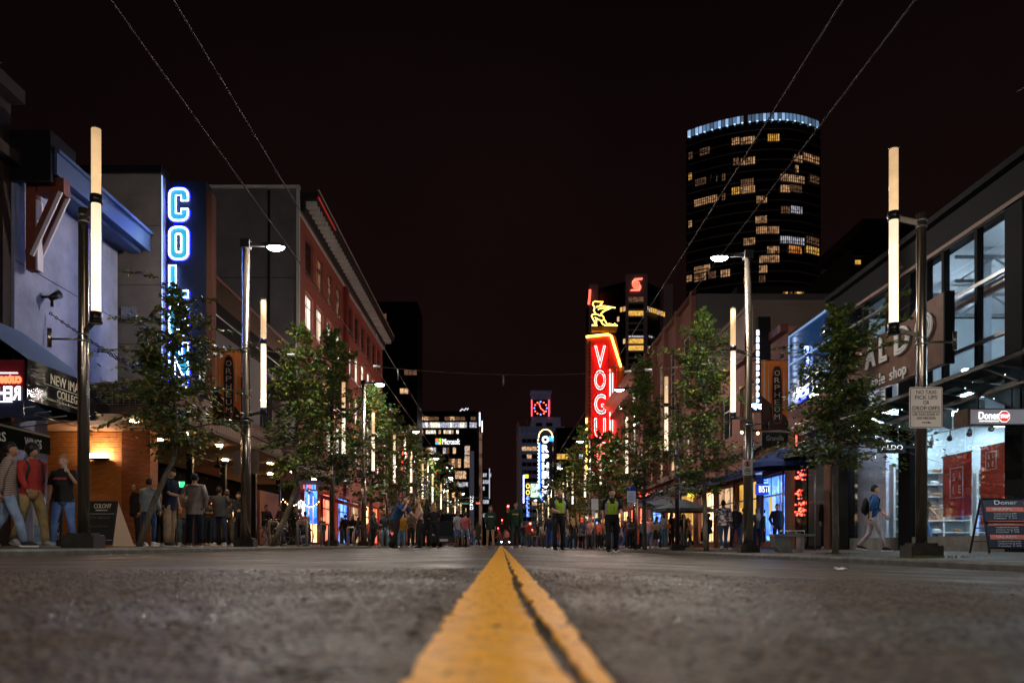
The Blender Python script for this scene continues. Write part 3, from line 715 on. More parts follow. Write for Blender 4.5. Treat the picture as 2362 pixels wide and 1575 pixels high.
# cedar-clad entrance: planks one by one
pm_me = MB().box((0, 0, 0), (1, .03, .128)).mesh('plank'); pm_me.materials.append(m_wood)
rw = random.Random(3)
for r in range(23):
    z = .1 + r * .14; x = -13.3
    while x < -10.75:
        L = min(rw.uniform(.7, 1.5), -10.7 - x); 
        if L < .05: break
        o = inst('plank', pm_me, t, (x, 23.3 + rw.uniform(0, .008), z)); o.scale = (L - .008, 1, 1); x += L
m = MB(); m.box((-13.4, 23.34, 0), (-10.7, 23.7, 3.34)); part('entrance_wall', m, m_woodd, t)
m = MB(); m.box((-10.7, 23.2, 0), (-9.9, 23.72, 3.34)); part('dark_pier', m, m_woodd, t)
m = MB(); m.box((-13.6, 20.0, 0), (-13.4, 24, 3.34)); part('side_wall', m, m_woodd, t)
for z_ in (5.9, 7.6, 9.3):
    m = MB(); m.box((-18, 23.712, z_), (-9.81, 23.72, z_ + .015)); part('wall_joint', m, m_dark, t)
m = MB(); m.box((-10.9, 23.60, 6.6), (-10.5, 23.72, 6.95)); part('wall_vent', m, m_steel, t)
m = MB(); m.ell((-11.3, 23.1, 2.62), (.28, .16, .09), 14, 6, m=0); part('wall_lamp', m, glow('oval_lamp', (1.0, .72, .5), 60), t)
m = MB(); m.ell((-11.3, 23.14, 2.56), (.31, .17, .07), 14, 4, z0=-1, z1=0); m.cyl((-11.3, 23.2, 2.62), (-11.3, 23.33, 2.62), .05, 8); part('lamp_guard', m, m_black, t)
# open bar front: posts, back room, warm lights
m = MB(); m.box((-14.2, 24, 0), (-14.0, 44, 3.34)); m.box((-14, 43.8, 0), (-11, 44, 3.34)); part('bar_back_wall', m, m_dark, t)
m = MB()
for y in (25.5, 29, 32.5, 36.5, 40.5): m.box((-11.1, y, 0), (-10.9, y + .22, 3.34))
part('front_posts', m, m_blackp, t)
for (y, z, h, w, mm) in ((27, 1.5, .9, 1.2, lit_warm), (31, 1.3, 1.1, .9, lit_yel), (35, 1.4, .7, 1.6, lit_warm), (38.7, 1.6, .6, .9, lit_red), (41.5, 1.3, .9, 1.4, lit_shop)):
    m = MB(); m.box((-13.98, y, z), (-13.92, y + w, z + h)); part('bar_shelf_light', m, mm, t)
m = MB(); m.box((-11.2, 37.2, .1), (-10.92, 40.4, 2.6)); part('timber_panel', m, m_woodd, t)
m = MB(); m.cyl((-10.2, 29.6, 3.3), (-10.2, 29.6, 3.0), .03, 6); m.ell((-10.2, 29.6, 2.95), (.16, .16, .08), 10, 4); m.bar((-10.9, 29.6, 2.93), (-9.5, 29.6, 2.93), .12, .01); part('ceiling_fan', m, m_blackp, t)
m = MB(); m.box((-10.1, 31.9, 2.95), (-9.8, 32.2, 3.2)); m.cyl((-9.95, 32, 3.2), (-9.95, 32, 3.34), .02, 6); part('speaker_box', m, m_blackp, t)
t2 = thing('exit_sign', 'small green and white running-man exit sign under the marquee', 'exit sign', (-10.4, 27.5, 2.1))
m = MB(); m.box((-10.72, 27.0, 2.02), (-10.56, 27.04, 2.2)); part('white_half', m, glow('exit_white', (.8, 1, .95), 2.2), t2)
m = MB(); m.box((-10.56, 27.0, 2.02), (-10.40, 27.04, 2.2)); part('green_half', m, glow('exit_green', (.05, .9, .3), 1.8), t2)
m = MB(); m.box((-10.66, 26.985, 2.05), (-10.62, 26.997, 2.15)); m.ell((-10.64, 26.99, 2.165), (.015, .01, .015), 6, 4); part('running_figure', m, m_ink, t2)
chain(t, (-10.95, 19.9, 5.75), (-8.1, 20.6, 4.08), .12, 46); chain(t, (-10.95, 21.4, 5.6), (-8.1, 22.6, 4.08), .18, 46)

# COLONY blade sign
t = thing('blade_sign', 'tall black blade sign with blue neon letters COLONY', 'neon sign', (-9.1, 24, 4.1))
SX0, SX1, SY, SZ0, SZ1 = -9.71, -8.62, 24.0, 4.15, 10.72
m = MB(); m.box((SX0, SY, SZ0), (SX1, SY + .5, SZ1)); part('cabinet', m, mat('navy_black_cabinet', (.004, .006, .014), .6, .0, var=.2, vs=3, spec=.12), t)
m = MB(); m.box((SX1 + .002, SY + .05, SZ0), (SX1 + .16, SY + .42, SZ1 - .3)); part('side_face', m, mat('sign_side_rust', (.030, .008, .004), .8), t)
m_neon_b = glow('neon_ice_blue', (.42, .66, 1.0), 32)
m_neon_v = glow('neon_deep_blue', (.008, .009, 1.0), 62)
m_teal = mat('teal_letter_face', (.004, .05, .06), .5, emit=(.02, .34, .46), es=.9)
def rrect(w, h, r, n=5):
    pts = []
    for cx_, cy_, a0 in ((w - r, r, -90), (w - r, h - r, 0), (r, h - r, 90), (r, r, 180)):
        for i in range(n + 1):
            a = math.radians(a0 + 90 * i / n); pts.append((cx_ + r * math.cos(a), cy_ + r * math.sin(a)))
    return pts
def neon_loops(L, w, h):
    s = .36 * w
    if L == 'O': return [rrect(w, h, .36 * w), [(x + s, y + s) for x, y in rrect(w - 2 * s, h - 2 * s, .05)]], 'ring'
    if L == 'C':
        o = rrect(w, h, .36 * w); inn = [(x + s, y + s) for x, y in rrect(w - 2 * s, h - 2 * s, .05)]
        # C: outline with a gap in the lower-right flank
        g0, g1 = h * .36, h * .62
        outer = [p for p in rrect(w, h, .36 * w)]
        br = outer[0:6]; tr = outer[6:12]; tl = outer[12:18]; bl = outer[18:24]
        pts = [(w, g0)] + br[::-1] + bl[::-1] + tl[::-1] + tr[::-1] + [(w, g1), (w - s, g1), (w - s, h - s), (s, h - s), (s, s), (w - s, s), (w - s, g0)]
        return [pts], 'poly'
    if L == 'L': return [[(0, 0), (w, 0), (w, s), (s, s), (s, h), (0, h)]], 'poly'
    if L == 'N': return [[(0, 0), (s * .85, 0), (s * .85, h * .55), (w - s * .85, 0), (w, 0), (w, h), (w - s * .85, h), (w - s * .85, h * .45), (s * .85, h), (0, h)]], 'poly'
    if L == 'Y': return [[(w * .5 - s / 2, 0), (w * .5 + s / 2, 0), (w * .5 + s / 2, h * .4), (w, h), (w - s, h), (w * .5, h * .6), (s, h), (0, h), (w * .5 - s / 2, h * .4)]], 'poly'
def glowing_letter(root, L, org, w, h, frame=FR['cam'], face=True, r=.016, mn=None, name='letter'):
    loops, kind = neon_loops(L, w, h); rr, uu = frame; nn = rr.cross(uu); org = Vector(org)
    W_ = lambda p, d: org + rr * p[0] + uu * p[1] + nn * d
    fm = MB()
    if kind == 'ring':
        a, b = loops; n = len(a); fm.add([W_(p, .012) for p in a] + [W_(p, .012) for p in b], [(i, (i+1) % n, n + (i+1) % n, n + i) for i in range(n)])
    else: fm.add([W_(p, .012) for p in loops[0]], [tuple(range(len(loops[0])))])
    fo = part(name, fm, m_teal, root)
    tb = MB(); 
    for lp in loops: tb.tube([W_(p, .05) for p in lp], r, 6, closed=True)
    part('neon_outline', tb, mn or m_neon_b, fo)
    if face:
        tb = MB(); ex = .035; cx_, cy_ = w / 2, h / 2
        lp = [((x - cx_) * (1 + 2 * ex / w) + cx_, (y - cy_) * (1 + 2 * ex / h) + cy_) for x, y in loops[0]]
        tb.tube([W_(p, .03) for p in lp], .010, 5, closed=True); part('neon_halo', tb, m_neon_v, fo)  # added tube paints the blue glow round the letter
for i, L in enumerate('COLONY'):
    zt = PZ(437 + 88.6 * i, SY); glowing_letter(t, L, (PX(392, SY), SY - .004, zt - .92), .54, .92)
# ---------------------------------------------------------------- L4: pink brick building with dentilled cornice
t = thing('corner_block', 'pink brick four-storey block with heavy white dentil cornice and blank grey side', 'building', (-11, 44.8, 0))
cols = [46.2, 49.0, 51.9, 54.7, 58.9, 61.7, 64.5, 67.3, 70.1, 72.9]
rows = [(15.3, 17.5, 'A'), (12.35, 14.4, 'B'), (9.2, 11.2, 'C'), (6.0, 8.1, 'D')]
ops = [(c, c + 1.95, a, b) for c in cols for a, b, _ in rows]
gops = [(46 + 4.8 * i, 50 + 4.8 * i, .2, 3.4) for i in range(6)]
m = MB(); wall_open(m, -1, -11, 44.8, 76, 0, 19.0, ops + gops, .3)
m.quad((-11, 76, 0), (-26, 76, 0), (-26, 76, 19), (-11, 76, 19)); m.quad((-11, 44.8, 19), (-11, 76, 19), (-26, 76, 19), (-26, 44.8, 19)); part('brick_wall', m, m_pink, t)
m = MB(); m.box((-26, 44.72, 0), (-11.02, 44.8, 19.45)); part('side_wall', m, mat('side_render', (.14, .128, .136), .9, 0, var=.25, vs=.35, bump=.2, bs=8), t)
for z_ in (6.2, 10.4, 14.6):
    m = MB(); m.box((-26, 44.70, z_), (-11.2, 44.72, z_ + .03)); part('wall_joint', m, m_dark, t)
m = MB(); m.cyl((-12.6, 44.62, 3), (-12.6, 44.62, 19.3), .07, 8); part('downpipe', m, m_dark, t)
m = MB(); m.box((-26, 44.6, 19.45), (-10.95, 44.9, 19.6)); m.box((-11.12, 44.6, 3.5), (-10.96, 44.82, 19.4)); part('coping', m, m_cornw, t)
for j, c in enumerate(cols):
    for a, b, r in rows:
        pm = {'A': m_glassd if j not in (1, 2, 3) else lit_dim, 'B': lit_white, 'C': m_glassd if j < 4 else (lit_white if j % 2 else lit_warm), 'D': m_glassd if j < 2 else lit_white}[r]
        window(t, -1, -11, c, c + 1.95, a, b, m_framel if r == 'B' else m_frame, pm, 2, 2, sill=m_cornw if r != 'A' else m_pink)
for i, o in enumerate(gops): window(t, -1, -11, *o, m_frame, [lit_shop, lit_red, lit_blue, lit_warm, lit_shop, lit_red][i], 3, 2, fw=.1, name='shop_window')
m = MB(); m.box((-11, 57.3, 3.6), (-10.8, 58.4, 18.9)); part('dark_red_pilaster', m, mat('oxblood_paint', (.18, .02, .02), .6), t)
m = MB(); m.box((-11, 44.8, 18.95), (-10.0, 76.4, 19.06)); m.box((-10.1, 44.8, 19.06), (-9.95, 76.4, 19.36)); m.box((-11, 44.81, 19.06), (-10.1, 76, 19.3)); part('cornice', m, m_dark, t)
m = MB(); m.box((-10.0, 44.8, 19.362), (-9.92, 76.4, 19.42)); part('cornice_edge', m, m_cornw, t)
m = MB(); m.box((-11, 44.8, 18.10), (-10.86, 76, 18.18)); part('cornice_moulding', m, m_cornw, t)
m = MB(); m.box((-10.0, 44.82, 19.0), (-9.94, 49.5, 19.05)); part('cornice_red_light', m, glow('cornice_red_strip', (1.0, .05, .03), .25), t)
dm = MB().box((0, 0, 0), (.62, .30, .34)).mesh('dentil'); dm.materials.append(m_cornw)
for i in range(44): inst('dentil', dm, t, (-10.78, 45.1 + i * .705, 18.58))
m = MB(); m.box((-10.98, 44.85, 18.25), (-10.7, 76, 18.9)); part('frieze', m, m_dark, t)

def far_sign(name, label, cat, parts_, group=None, loc=None):
    t = thing(name, label, cat, loc or (0, 0, 0), group=group)
    for nm, mb, ms in parts_: part(nm, mb, ms, t)
    return t
# ---------------------------------------------------------------- L5..: lower blocks up the street, pink-building side
shop_ms = [lit_shop, lit_red, lit_warm, lit_blue, lit_yel]
def low_block(side, y0, y1, h, wallm, label, seed, upper=True, lit=.4, sign=True):
    X = side * 11.0; rd = random.Random(seed)
    t = thing('street_block', label, 'building', (X, y0, 0))
    ops = []; g = []
    n = max(2, int((y1 - y0) / 3.2)); pw = (y1 - y0) / n
    nf = int((h - 4.6) / 3.1)
    for f in range(nf):
        for i in range(n): ops.append((y0 + pw * i + .7, y0 + pw * (i + 1) - .6, 5.2 + f * 3.1, 7.3 + f * 3.1))
    ng = max(2, int((y1 - y0) / 4.5)); gw = (y1 - y0) / ng
    for i in range(ng): g.append((y0 + gw * i + .35, y0 + gw * (i + 1) - .3, .3, 3.1))
    m = MB(); wall_open(m, side, X, y0, y1, 0, h, ops + g, .3); shell(m, side, X, y0, y1, 0, h, 12); part('wall', m, wallm, t)
    for o in ops: window(t, side, X, *o, m_frame, rd.choice([lit_white, lit_warm, lit_dim]) if rd.random() < lit else m_glassd, 2, 2)
    for o in g: window(t, side, X, *o, m_frame, rd.choice(shop_ms), 2, 2, fw=.09, name='shop_window')
    m = MB(); m.box((X, y0, h - .35), (X - side * .5, y1, h)); part('cornice', m, m_cornw if rd.random() < .4 else m_beam, t)
    if sign:
        for i in range(ng):
            m = MB(); m.box((X - side * .02, g[i][0], 3.25), (X - side * .22, g[i][1], 3.85))
            part('shop_fascia', m, rd.choice([mat('fascia_dark', (.03, .03, .035), .4), glow('fascia_red', (1, .12, .05), .9), glow('fascia_cream', (1, .8, .5), .8), m_beam]), t)
    for i in range(ng):
        if rd.random() < .6:
            a, b = g[i][:2]; m = MB()
            m.prism([(X - side * .03, a, 3.2), (X - side * 1.5, a, 2.6), (X - side * 1.5, a, 2.45), (X - side * .03, a, 3.05)], (0, b - a, 0))
            part('shop_awning', m, rd.choice([mat('canvas_red', (.35, .03, .03), .8), mat('canvas_blue', (.03, .05, .18), .8), m_dark]), t)
    return t
m_peach = mat('peach_render', (.30, .13, .09), .85, 0, var=.12, vs=1)
m_brickb = mat('brown_brick', (.20, .10, .07), .85, 0, var=.2, vs=2)
m_greyb = mat('grey_stone', (.16, .15, .15), .85, 0, var=.15, vs=1)
low_block(-1, 76.3, 97, 12.6, m_peach, 'peach rendered block beyond the pink brick corner block', 1, lit=.15)
low_block(-1, 97.3, 112, 9.0, m_brickb, 'low brown brick block next to the peach rendered block', 2)
low_block(-1, 118, 138, 9.8, m_greyb, 'grey stone block just across the side street, bank tower behind', 3, lit=.5)
low_block(-1, 138.3, 165, 8.2, m_brickb, 'brown brick block standing before the glass office block', 4, lit=.5)
low_block(-1, 165.3, 215, 9.0, m_greyb, 'long grey block running up to the glass office block', 5, lit=.5)

# ---- neon arc, blade signs up the street on this side
t = thing('neon_arch_sign', 'tall narrow loop of red neon hung on the peach block', 'neon sign', (-9, 77, 5))
m = MB(); Y = 77.0; pts = [P(x, y, Y) for x, y in [(928, 1112), (927, 1080), (929, 1050), (932, 1010), (934, 994), (936, 1010), (936, 1050), (934, 1085), (930, 1100)]]
m.tube(pts, .055, 6); part('neon_tube', m, glow('neon_red_far', (1.0, .05, .04), 6), t)
m = MB(); m.box(P(926, 985, Y + .15), P(939, 1115, Y + .3)); part('backing', m, m_blackp, t)
def blade(px0, px1, py0, py1, Y, txt, ms, label, back=m_blackp, horiz=False, tube=0.0, frac=.7, name='blade_sign', d=.35):
    a = P(px0, py1, Y); b = P(px1, py0, Y)
    t = thing(name, label, 'sign', (a.x, Y, a.z))
    m = MB(); m.box((a.x, Y, a.z), (b.x, Y + d, b.z)); part('cabinet', m, back, t)
    w = b.x - a.x; h = b.z - a.z
    if horiz: letters(t, txt, FR['cam'], (a.x + w * .06, Y - .01, a.z + h * .2), w * .88, h * .6, ms, 'lettering', .01, tube)
    else:
        n = len(txt); p = h / n
        for i, c in enumerate(txt):
            if c != ' ': letters(t, c, FR['cam'], (a.x + w * (1 - frac) / 2, Y - .01, b.z - p * (i + 1) + p * .12), w * frac, p * .76, ms, 'letter', .01, tube)
    return t
m_wl = glow('letter_white', (1, 1, 1), 2.2); m_bl = glow('letter_blue_white', (.55, .6, 1), 3)
blade(1028, 1047, 1072, 1094, 180, 'V', m_wl, 'single big white letter V sign over the street', horiz=True)
blade(1028, 1046, 1100, 1115, 178, 'E5', m_wl, 'small white lettered sign under the letter V sign', horiz=True)
blade(979, 991, 1104, 1160, 95, 'QUEENS', m_bl, 'blue-white vertical neon blade sign behind the light tubes', tube=.03, frac=.9)
blade(1084, 1092, 1143, 1176, 250, 'NORD', m_wl, 'white vertical NORD sign on the far pale column', frac=.9)
blade(1027, 1035, 1128, 1140, 170, 'S', m_wl, 'white letter S box sign beside the far light tubes', horiz=True)
blade(1004, 1008, 1088, 1140, 130, 'IIII', glow('far_red', (1, .05, .05), 3), 'thin red vertical strip sign above the far shops', frac=.5)
blade(688, 700, 1155, 1189, 44.5, 'BAR', m_ink, 'white lightbox with black letters BAR above the bicycles', back=glow('lightbox_white', (.95, .97, 1), 1.3), frac=.62)

# ---------------------------------------------------------------- far towers on the pink-building side
def tower(name, label, px0, px1, pytop, Y, dep, wm, cells, lit_m, floor=3.4, px_cells=None, rd=random.Random(5), lit=.25, winh=1.9):
    x0, x1 = PX(px0, Y), PX(px1, Y); H = PZ(pytop, Y)
    t = thing(name, label, 'building', (x0, Y, 0))
    m = MB(); m.box((x0, Y, -.5), (x1, Y + dep, H)); part('wall', m, wm, t)
    m = MB(); m.box((x0 - .1, Y - .1, H), (x1 + .1, Y + dep, H + .6)); part('parapet', m, wm, t)
    nf = int(H / floor); w = (x1 - x0) / cells
    bars = MB()
    for f in range(1, nf): bars.box((x0, Y - .12, f * floor - .2), (x1, Y - .02, f * floor + .1))
    part('floor_bands', bars, wm, t)
    pm = MB().box((0, 0, 0), (w * .86, .06, winh)).mesh('window_pane'); pm.materials.append(lit_m[0])
    for f in range(3, nf):
        run = rd.random() < .45; k = 0
        while k < cells:
            if rd.random() < (lit * 2.2 if run else lit * .35):
                n = rd.randint(1, 3)
                mm = rd.choice(lit_m)
                for q in range(min(n, cells - k)):
                    inst('window', pm, t, (x0 + (k + q) * w + w * .07, Y - .08, f * floor + .7), mm)
                k += n
            k += 1
    return t
tower('office_tower', 'slim dark high-rise behind the pink block with few lit floors', 872, 962, 700, 300, 20, mat('night_tower', (.010, .010, .012), .5, 0, var=.1, vs=.2), 9, [lit_dim, lit_dim, lit_warm], lit=.11)
# glass office block with the software company sign
Y = 330.0
x0, x1 = PX(945, Y), PX(1098, Y); H = PZ(948, Y)
t = thing('glass_office_block', 'wide glass office block with white rooftop lights and Microsoft sign', 'building', (x0, Y, 0))
m_off = mat('office_dark', (.012, .012, .014), .4, 0)
m = MB(); m.box((x0, Y, 0), (x1, Y + 30, H)); m.box((x1, Y + 2, 0), (PX(1110, Y), Y + 30, H)); part('wall', m, m_off, t)
def strip_windows(root, px0, px1, py0, py1, Y, n, ms, seed, prob=1.0, name='window'):
    rd = random.Random(seed); x0, x1 = PX(px0, Y), PX(px1, Y); w = (x1 - x0) / n; z0, z1 = PZ(py1, Y), PZ(py0, Y)
    me = MB().box((0, 0, 0), (w * .9, .08, z1 - z0)).mesh(name); me.materials.append(ms[0])
    for i in range(n):
        if rd.random() < prob: inst(name, me, root, (x0 + i * w, Y - .1, z0), rd.choice(ms))
strip_windows(t, 953, 1098, 961, 969, Y, 12, [lit_dim, lit_warm], 1, .8)
strip_windows(t, 953, 1100, 974, 986, Y, 26, [lit_cool, lit_cool, lit_white], 2, .97)
strip_windows(t, 953, 1082, 992, 1000, Y, 22, [lit_warm, lit_dim, lit_white], 3, .6)
strip_windows(t, 968, 1060, 1032, 1046, Y, 12, [lit_warm, lit_dim, lit_cool, lit_white], 4, .55)
strip_windows(t, 968, 1000, 1056, 1069, Y, 4, [lit_warm, lit_yel], 5, .8)
strip_windows(t, 1035, 1078, 1058, 1078, Y, 6, [lit_dim, lit_warm], 6, .9)
strip_windows(t, 1050, 1076, 1086, 1104, Y, 3, [lit_warm, lit_yel], 7, 1)
strip_windows(t, 1072, 1084, 1028, 1078, Y, 3, [lit_warm, lit_cool], 8, .8)
strip_windows(t, 960, 1080, 1112, 1122, Y, 16, [lit_warm, lit_dim, lit_cool], 9, .5)
strip_windows(t, 960, 1080, 1135, 1146, Y, 16, [lit_warm, lit_shop, lit_cool], 10, .6)
m = MB()
for py in (957, 972, 989, 1006, 1050, 1082, 1108, 1128): m.box((x0, Y - .3, PZ(py, Y) - .25), (x1 + 1, Y - .02, PZ(py, Y) + .25))
part('floor_bands', m, m_off, t)
m = MB(); m.box(P(1105, 951, Y - 1), P(1108, 983, Y - .5)); part('roof_light', m, glow('roof_light', (.85, .87, 1), 2.2), t)
m = MB(); m.box(P(1111, 970, Y - 1), P(1113, 997, Y - .5)); part('roof_light', m, m_wl, t)
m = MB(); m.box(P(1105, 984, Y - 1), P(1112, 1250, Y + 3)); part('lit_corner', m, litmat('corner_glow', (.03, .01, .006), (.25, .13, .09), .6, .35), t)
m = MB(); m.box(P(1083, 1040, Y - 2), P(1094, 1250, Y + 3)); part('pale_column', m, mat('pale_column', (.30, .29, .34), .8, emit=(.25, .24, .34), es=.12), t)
for i, (dx, dy, c) in enumerate(((0, 0, (.95, .18, .04)), (1, 0, (.35, .75, .05)), (0, 1, (.05, .45, .95)), (1, 1, (.95, .65, .05)))):
    m = MB(); a = P(1004.5 + dx * 7.2, 1011 + dy * 7.2, Y - .8); b = P(1011 + dx * 7.2, 1017.5 + dy * 7.2, Y - .4); m.box(a, b); part('logo_square', m, glow('logo_%d' % i, c, 1.6), t)
m = MB(); m.box(P(1002, 1007, Y - .38), P(1064, 1028, Y - .1)); part('sign_panel', m, m_off, t)
letters(t, 'Microsoft', FR['cam'], (PX(1021, Y), Y - .6, PZ(1025, Y)), PX(1060.5, Y) - PX(1021, Y), PZ(1012, Y) - PZ(1025, Y), m_wl, 'lettering', .1)
m = MB(); m.tube([P(1061, 948, Y), P(1066, 943, Y), P(1071, 946, Y), P(1075, 941, Y), P(1078, 945, Y), P(1080, 941, Y)], .25, 5); part('crane_light', m, glow('crane_white', (.8, .8, .95), 1.2), t)
tower('office_tower', 'narrow distant block with pinprick windows beyond the glass office block', 1113, 1133, 1085, 420, 20, m_off, 4, [lit_warm, lit_cool], lit=.5)
t = thing('light_mast', 'thin white-lit vertical mast on the distant block', 'light', (PX(1129, 400), 400, 0)); m = MB(); m.box(P(1128, 1080, 400), P(1130, 1150, 400.5)); part('light_strip', m, glow('mast_light', (.6, .6, .75), 1.0), t)

# ================================================================ right-hand row: R3, R4 and VOGUE
m_rose = mat('rose_render', (.20, .085, .07), .85, 0, var=.12, vs=1.5, bump=.4, bs=14)
t = thing('corner_block', 'rose rendered three-storey block with tall dark windows and dark grey flank', 'building', (11, 46.6, 0))
ops = [(47.6, 50.4, 8.4, 12.6), (51.4, 54.2, 8.4, 12.6), (55.2, 58.0, 8.4, 12.6), (59, 61.4, 8.4, 12.6), (47.6, 50.4, 4.9, 7.2), (51.4, 54.2, 4.9, 7.2), (55.2, 58.0, 4.9, 7.2), (59, 61.4, 4.9, 7.2)]
gops = [(47.3, 51.2, .3, 3.2), (51.8, 55.6, .3, 3.2), (56.2, 60.8, .3, 3.2)]
m = MB(); wall_open(m, 1, 11, 46.6, 62, 0, 14.2, ops + gops, .35); m.quad((11, 46.6, 14.2), (11, 62, 14.2), (26, 62, 14.2), (26, 46.6, 14.2)); m.quad((11, 62, 0), (26, 62, 0), (26, 62, 14.2), (11, 62, 14.2)); part('wall', m, m_rose, t)
m = MB(); m.box((11.02, 46.52, 0), (27, 46.6, 14.3)); part('side_wall', m, mat('flank_dark', (.085, .08, .085), .9, 0, var=.1, vs=.6), t)
m = MB()
for y in (46.6, 50.75, 54.55, 58.35, 61.6): m.box((11, y, 4.4), (10.72, y + .42, 14.5))
part('pilasters', m, m_rose, t)
m = MB(); m.box((11, 46.55, 14.2), (10.75, 62, 14.45)); part('cornice', m, m_beam, t)
m = MB(); m.box((11, 46.6, 4.2), (10.6, 62, 4.5)); part('shop_cornice', m, m_beam, t)
for i, o in enumerate(ops): window(t, 1, 11, *o, m_framel, [m_glassd, m_glassd, lit_dim, m_glassd, lit_dim, lit_warm, lit_warm, lit_yel][i], 2, 3)
for o, q in zip(gops, (lit_yel, lit_shop, lit_blue)): window(t, 1, 11, *o, m_framel, q, 3, 2, fw=.1, name='shop_window')
for k, y in enumerate((47.0, 51.4, 55.8)):
    m = MB(); m.prism([(10.97, y, 3.9), (9.2, y, 3.1), (9.2, y, 2.9), (10.97, y, 3.3)], (0, 4.0, 0)); part('shop_awning', m, [mat('canvas_grey', (.08, .09, .11), .8), mat('canvas_navy', (.03, .05, .16), .8), mat('canvas_grey', (0, 0, 0))][k], t)

t = thing('heritage_block', 'red-lit rendered block with deep bracketed cornice beside the VOGUE sign', 'building', (11, 62.3, 0))
wy = [62.9 + i * 2.45 for i in range(7)]
ops = [(y, y + 1.4, a, b) for y in wy for a, b in ((8.2, 10.9), (4.7, 7.0))]
gops = [(63 + 4.4 * i, 66.6 + 4.4 * i, .3, 3.2) for i in range(4)]
m = MB(); wall_open(m, 1, 11, 62.2, 80.6, 0, 12.8, ops + gops, .35); shell(m, 1, 11, 62.2, 80.6, 0, 12.8, 14); part('wall', m, m_rose, t)
for i, o in enumerate(ops): window(t, 1, 11, *o, m_frame, m_glassd if i % 5 else lit_red, 1, 2)
for o, q in zip(gops, (lit_red, lit_red, lit_shop, lit_shop)): window(t, 1, 11, *o, m_frame, q, 3, 2, fw=.1, name='shop_window')
m = MB(); m.prism([(11, 62.2, 12.8), (9.9, 62.2, 13.5), (9.9, 62.2, 13.7), (11, 62.2, 13.7)], (0, 18.2, 0)); m.box((11, 62.2, 12.55), (10.75, 80.4, 12.8)); part('cornice', m, mat('copper_brown', (.26, .13, .09), .6), t)
dm2 = MB().box((0, 0, 0), (-.5, .28, .35)).mesh('cornice_bracket'); dm2.materials.append(m_rose)
for i in range(24): inst('cornice_bracket', dm2, t, (11, 62.5 + i * .75, 12.25))
m = MB(); m.box((11, 62.2, 4.1), (10.6, 80.4, 4.4)); part('shop_cornice', m, m_rose, t)

# VOGUE theatre sign
Y = 80.8
t = thing('theatre_sign', 'huge red neon VOGUE blade sign with kneeling archer on top', 'neon sign', (PX(1385, Y), Y, 5))
m_vred = mat('vogue_red_face', (.80, .030, .030), .5, 0, var=.1, vs=.6)
m_vdk = mat('vogue_maroon', (.16, .012, .014), .5)
m_nr = glow('neon_pink_red', (1.0, .085, .08), 26); m_ny = glow('neon_yellow', (1.0, .50, .06), 9)
sc = .257  # px of the close-up to px of the photo is 1/3.92
m = MB(); m.prism([P(1353, 1110, Y), P(1418, 1110, Y), P(1418, 850, Y), P(1436, 848, Y), P(1420, 775, Y), P(1405, 767, Y), P(1353, 775, Y)], (0, 1.1, 0)); part('cabinet', m, mat('vogue_brown', (.28, .07, .03), .5, 0, var=.2, vs=1), t)
m = MB(); m.quad(P(1363, 1106, Y - .03), P(1404, 1106, Y - .03), P(1404, 850, Y - .03), P(1404, 780, Y - .03), P(1363, 780, Y - .03)); part('red_face', m, m_vred, t)
m = MB(); m.quad(P(1405, 845, Y - .03), P(1428, 845, Y - .03), P(1410, 785, Y - .03), P(1405, 783, Y - .03)); part('red_shoulder', m, m_vred, t)
for i, c in enumerate('VOGUE'):
    ya = 798 + 55.5 * i; a = P(1371, ya + 46 + (4 if c == 'V' else 0), Y - .12); w = PX(1397, Y) - PX(1371, Y); h = PZ(ya, Y) - a.z
    mb = text_mb(c, FR['cam'], (a.x - w * .14, Y - .05, a.z - h * .08), w * 1.28, h * 1.16, .01); lo = part('letter', mb, m_vdk, t)
    mb = text_mb(c, FR['cam'], (a.x, Y - .16, a.z), w, h, .02, tube=.038); part('neon_outline', mb, m_nr, lo)
m = MB()
m.tube([P(1352, 777, Y - .15), P(1356, 776, Y - .15), P(1403, 771, Y - .15), P(1410, 775, Y - .15), P(1432, 846, Y - .15)], .11, 8); part('neon_yellow_border', m, m_ny, t)
m = MB(); m.tube([P(1407, 852, Y - .1), P(1407, 1060, Y - .1)], .05, 6); part('neon_edge', m, m_nr, t)
m = MB(); m.tube([P(1413, 860, Y - .1), P(1413, 1090, Y - .1)], .04, 6); part('neon_edge', m, m_nr, t)
m = MB(); m.tube([P(1353, 964, Y - .2), P(1353, 1100, Y - .2)], .08, 6); part('neon_side_yellow', m, m_ny, t)
sq = MB().box((0, 0, 0), (.17, .05, .22)).mesh('dark_square'); sq.materials.append(m_ink)
for i in range(30): inst('dark_square', sq, t, (PX(1358, Y), Y - .05, PZ(792 + i * 8.5, Y)))
m = MB(); m.prism([P(1364, 752, Y - .1), P(1425, 752, Y - .1), P(1422, 765, Y - .1), P(1366, 763, Y - .1)], (0, .8, 0)); part('plinth', m, mat('gilt_plinth', (.5, .22, .03), .5, 0, var=.4, vs=1.5), t)
zz = lambda pts: [Vector((PX(1340 + x / 10.45, Y), Y + .1, PZ(680 + y / 10.45, Y))) for x, y in pts]
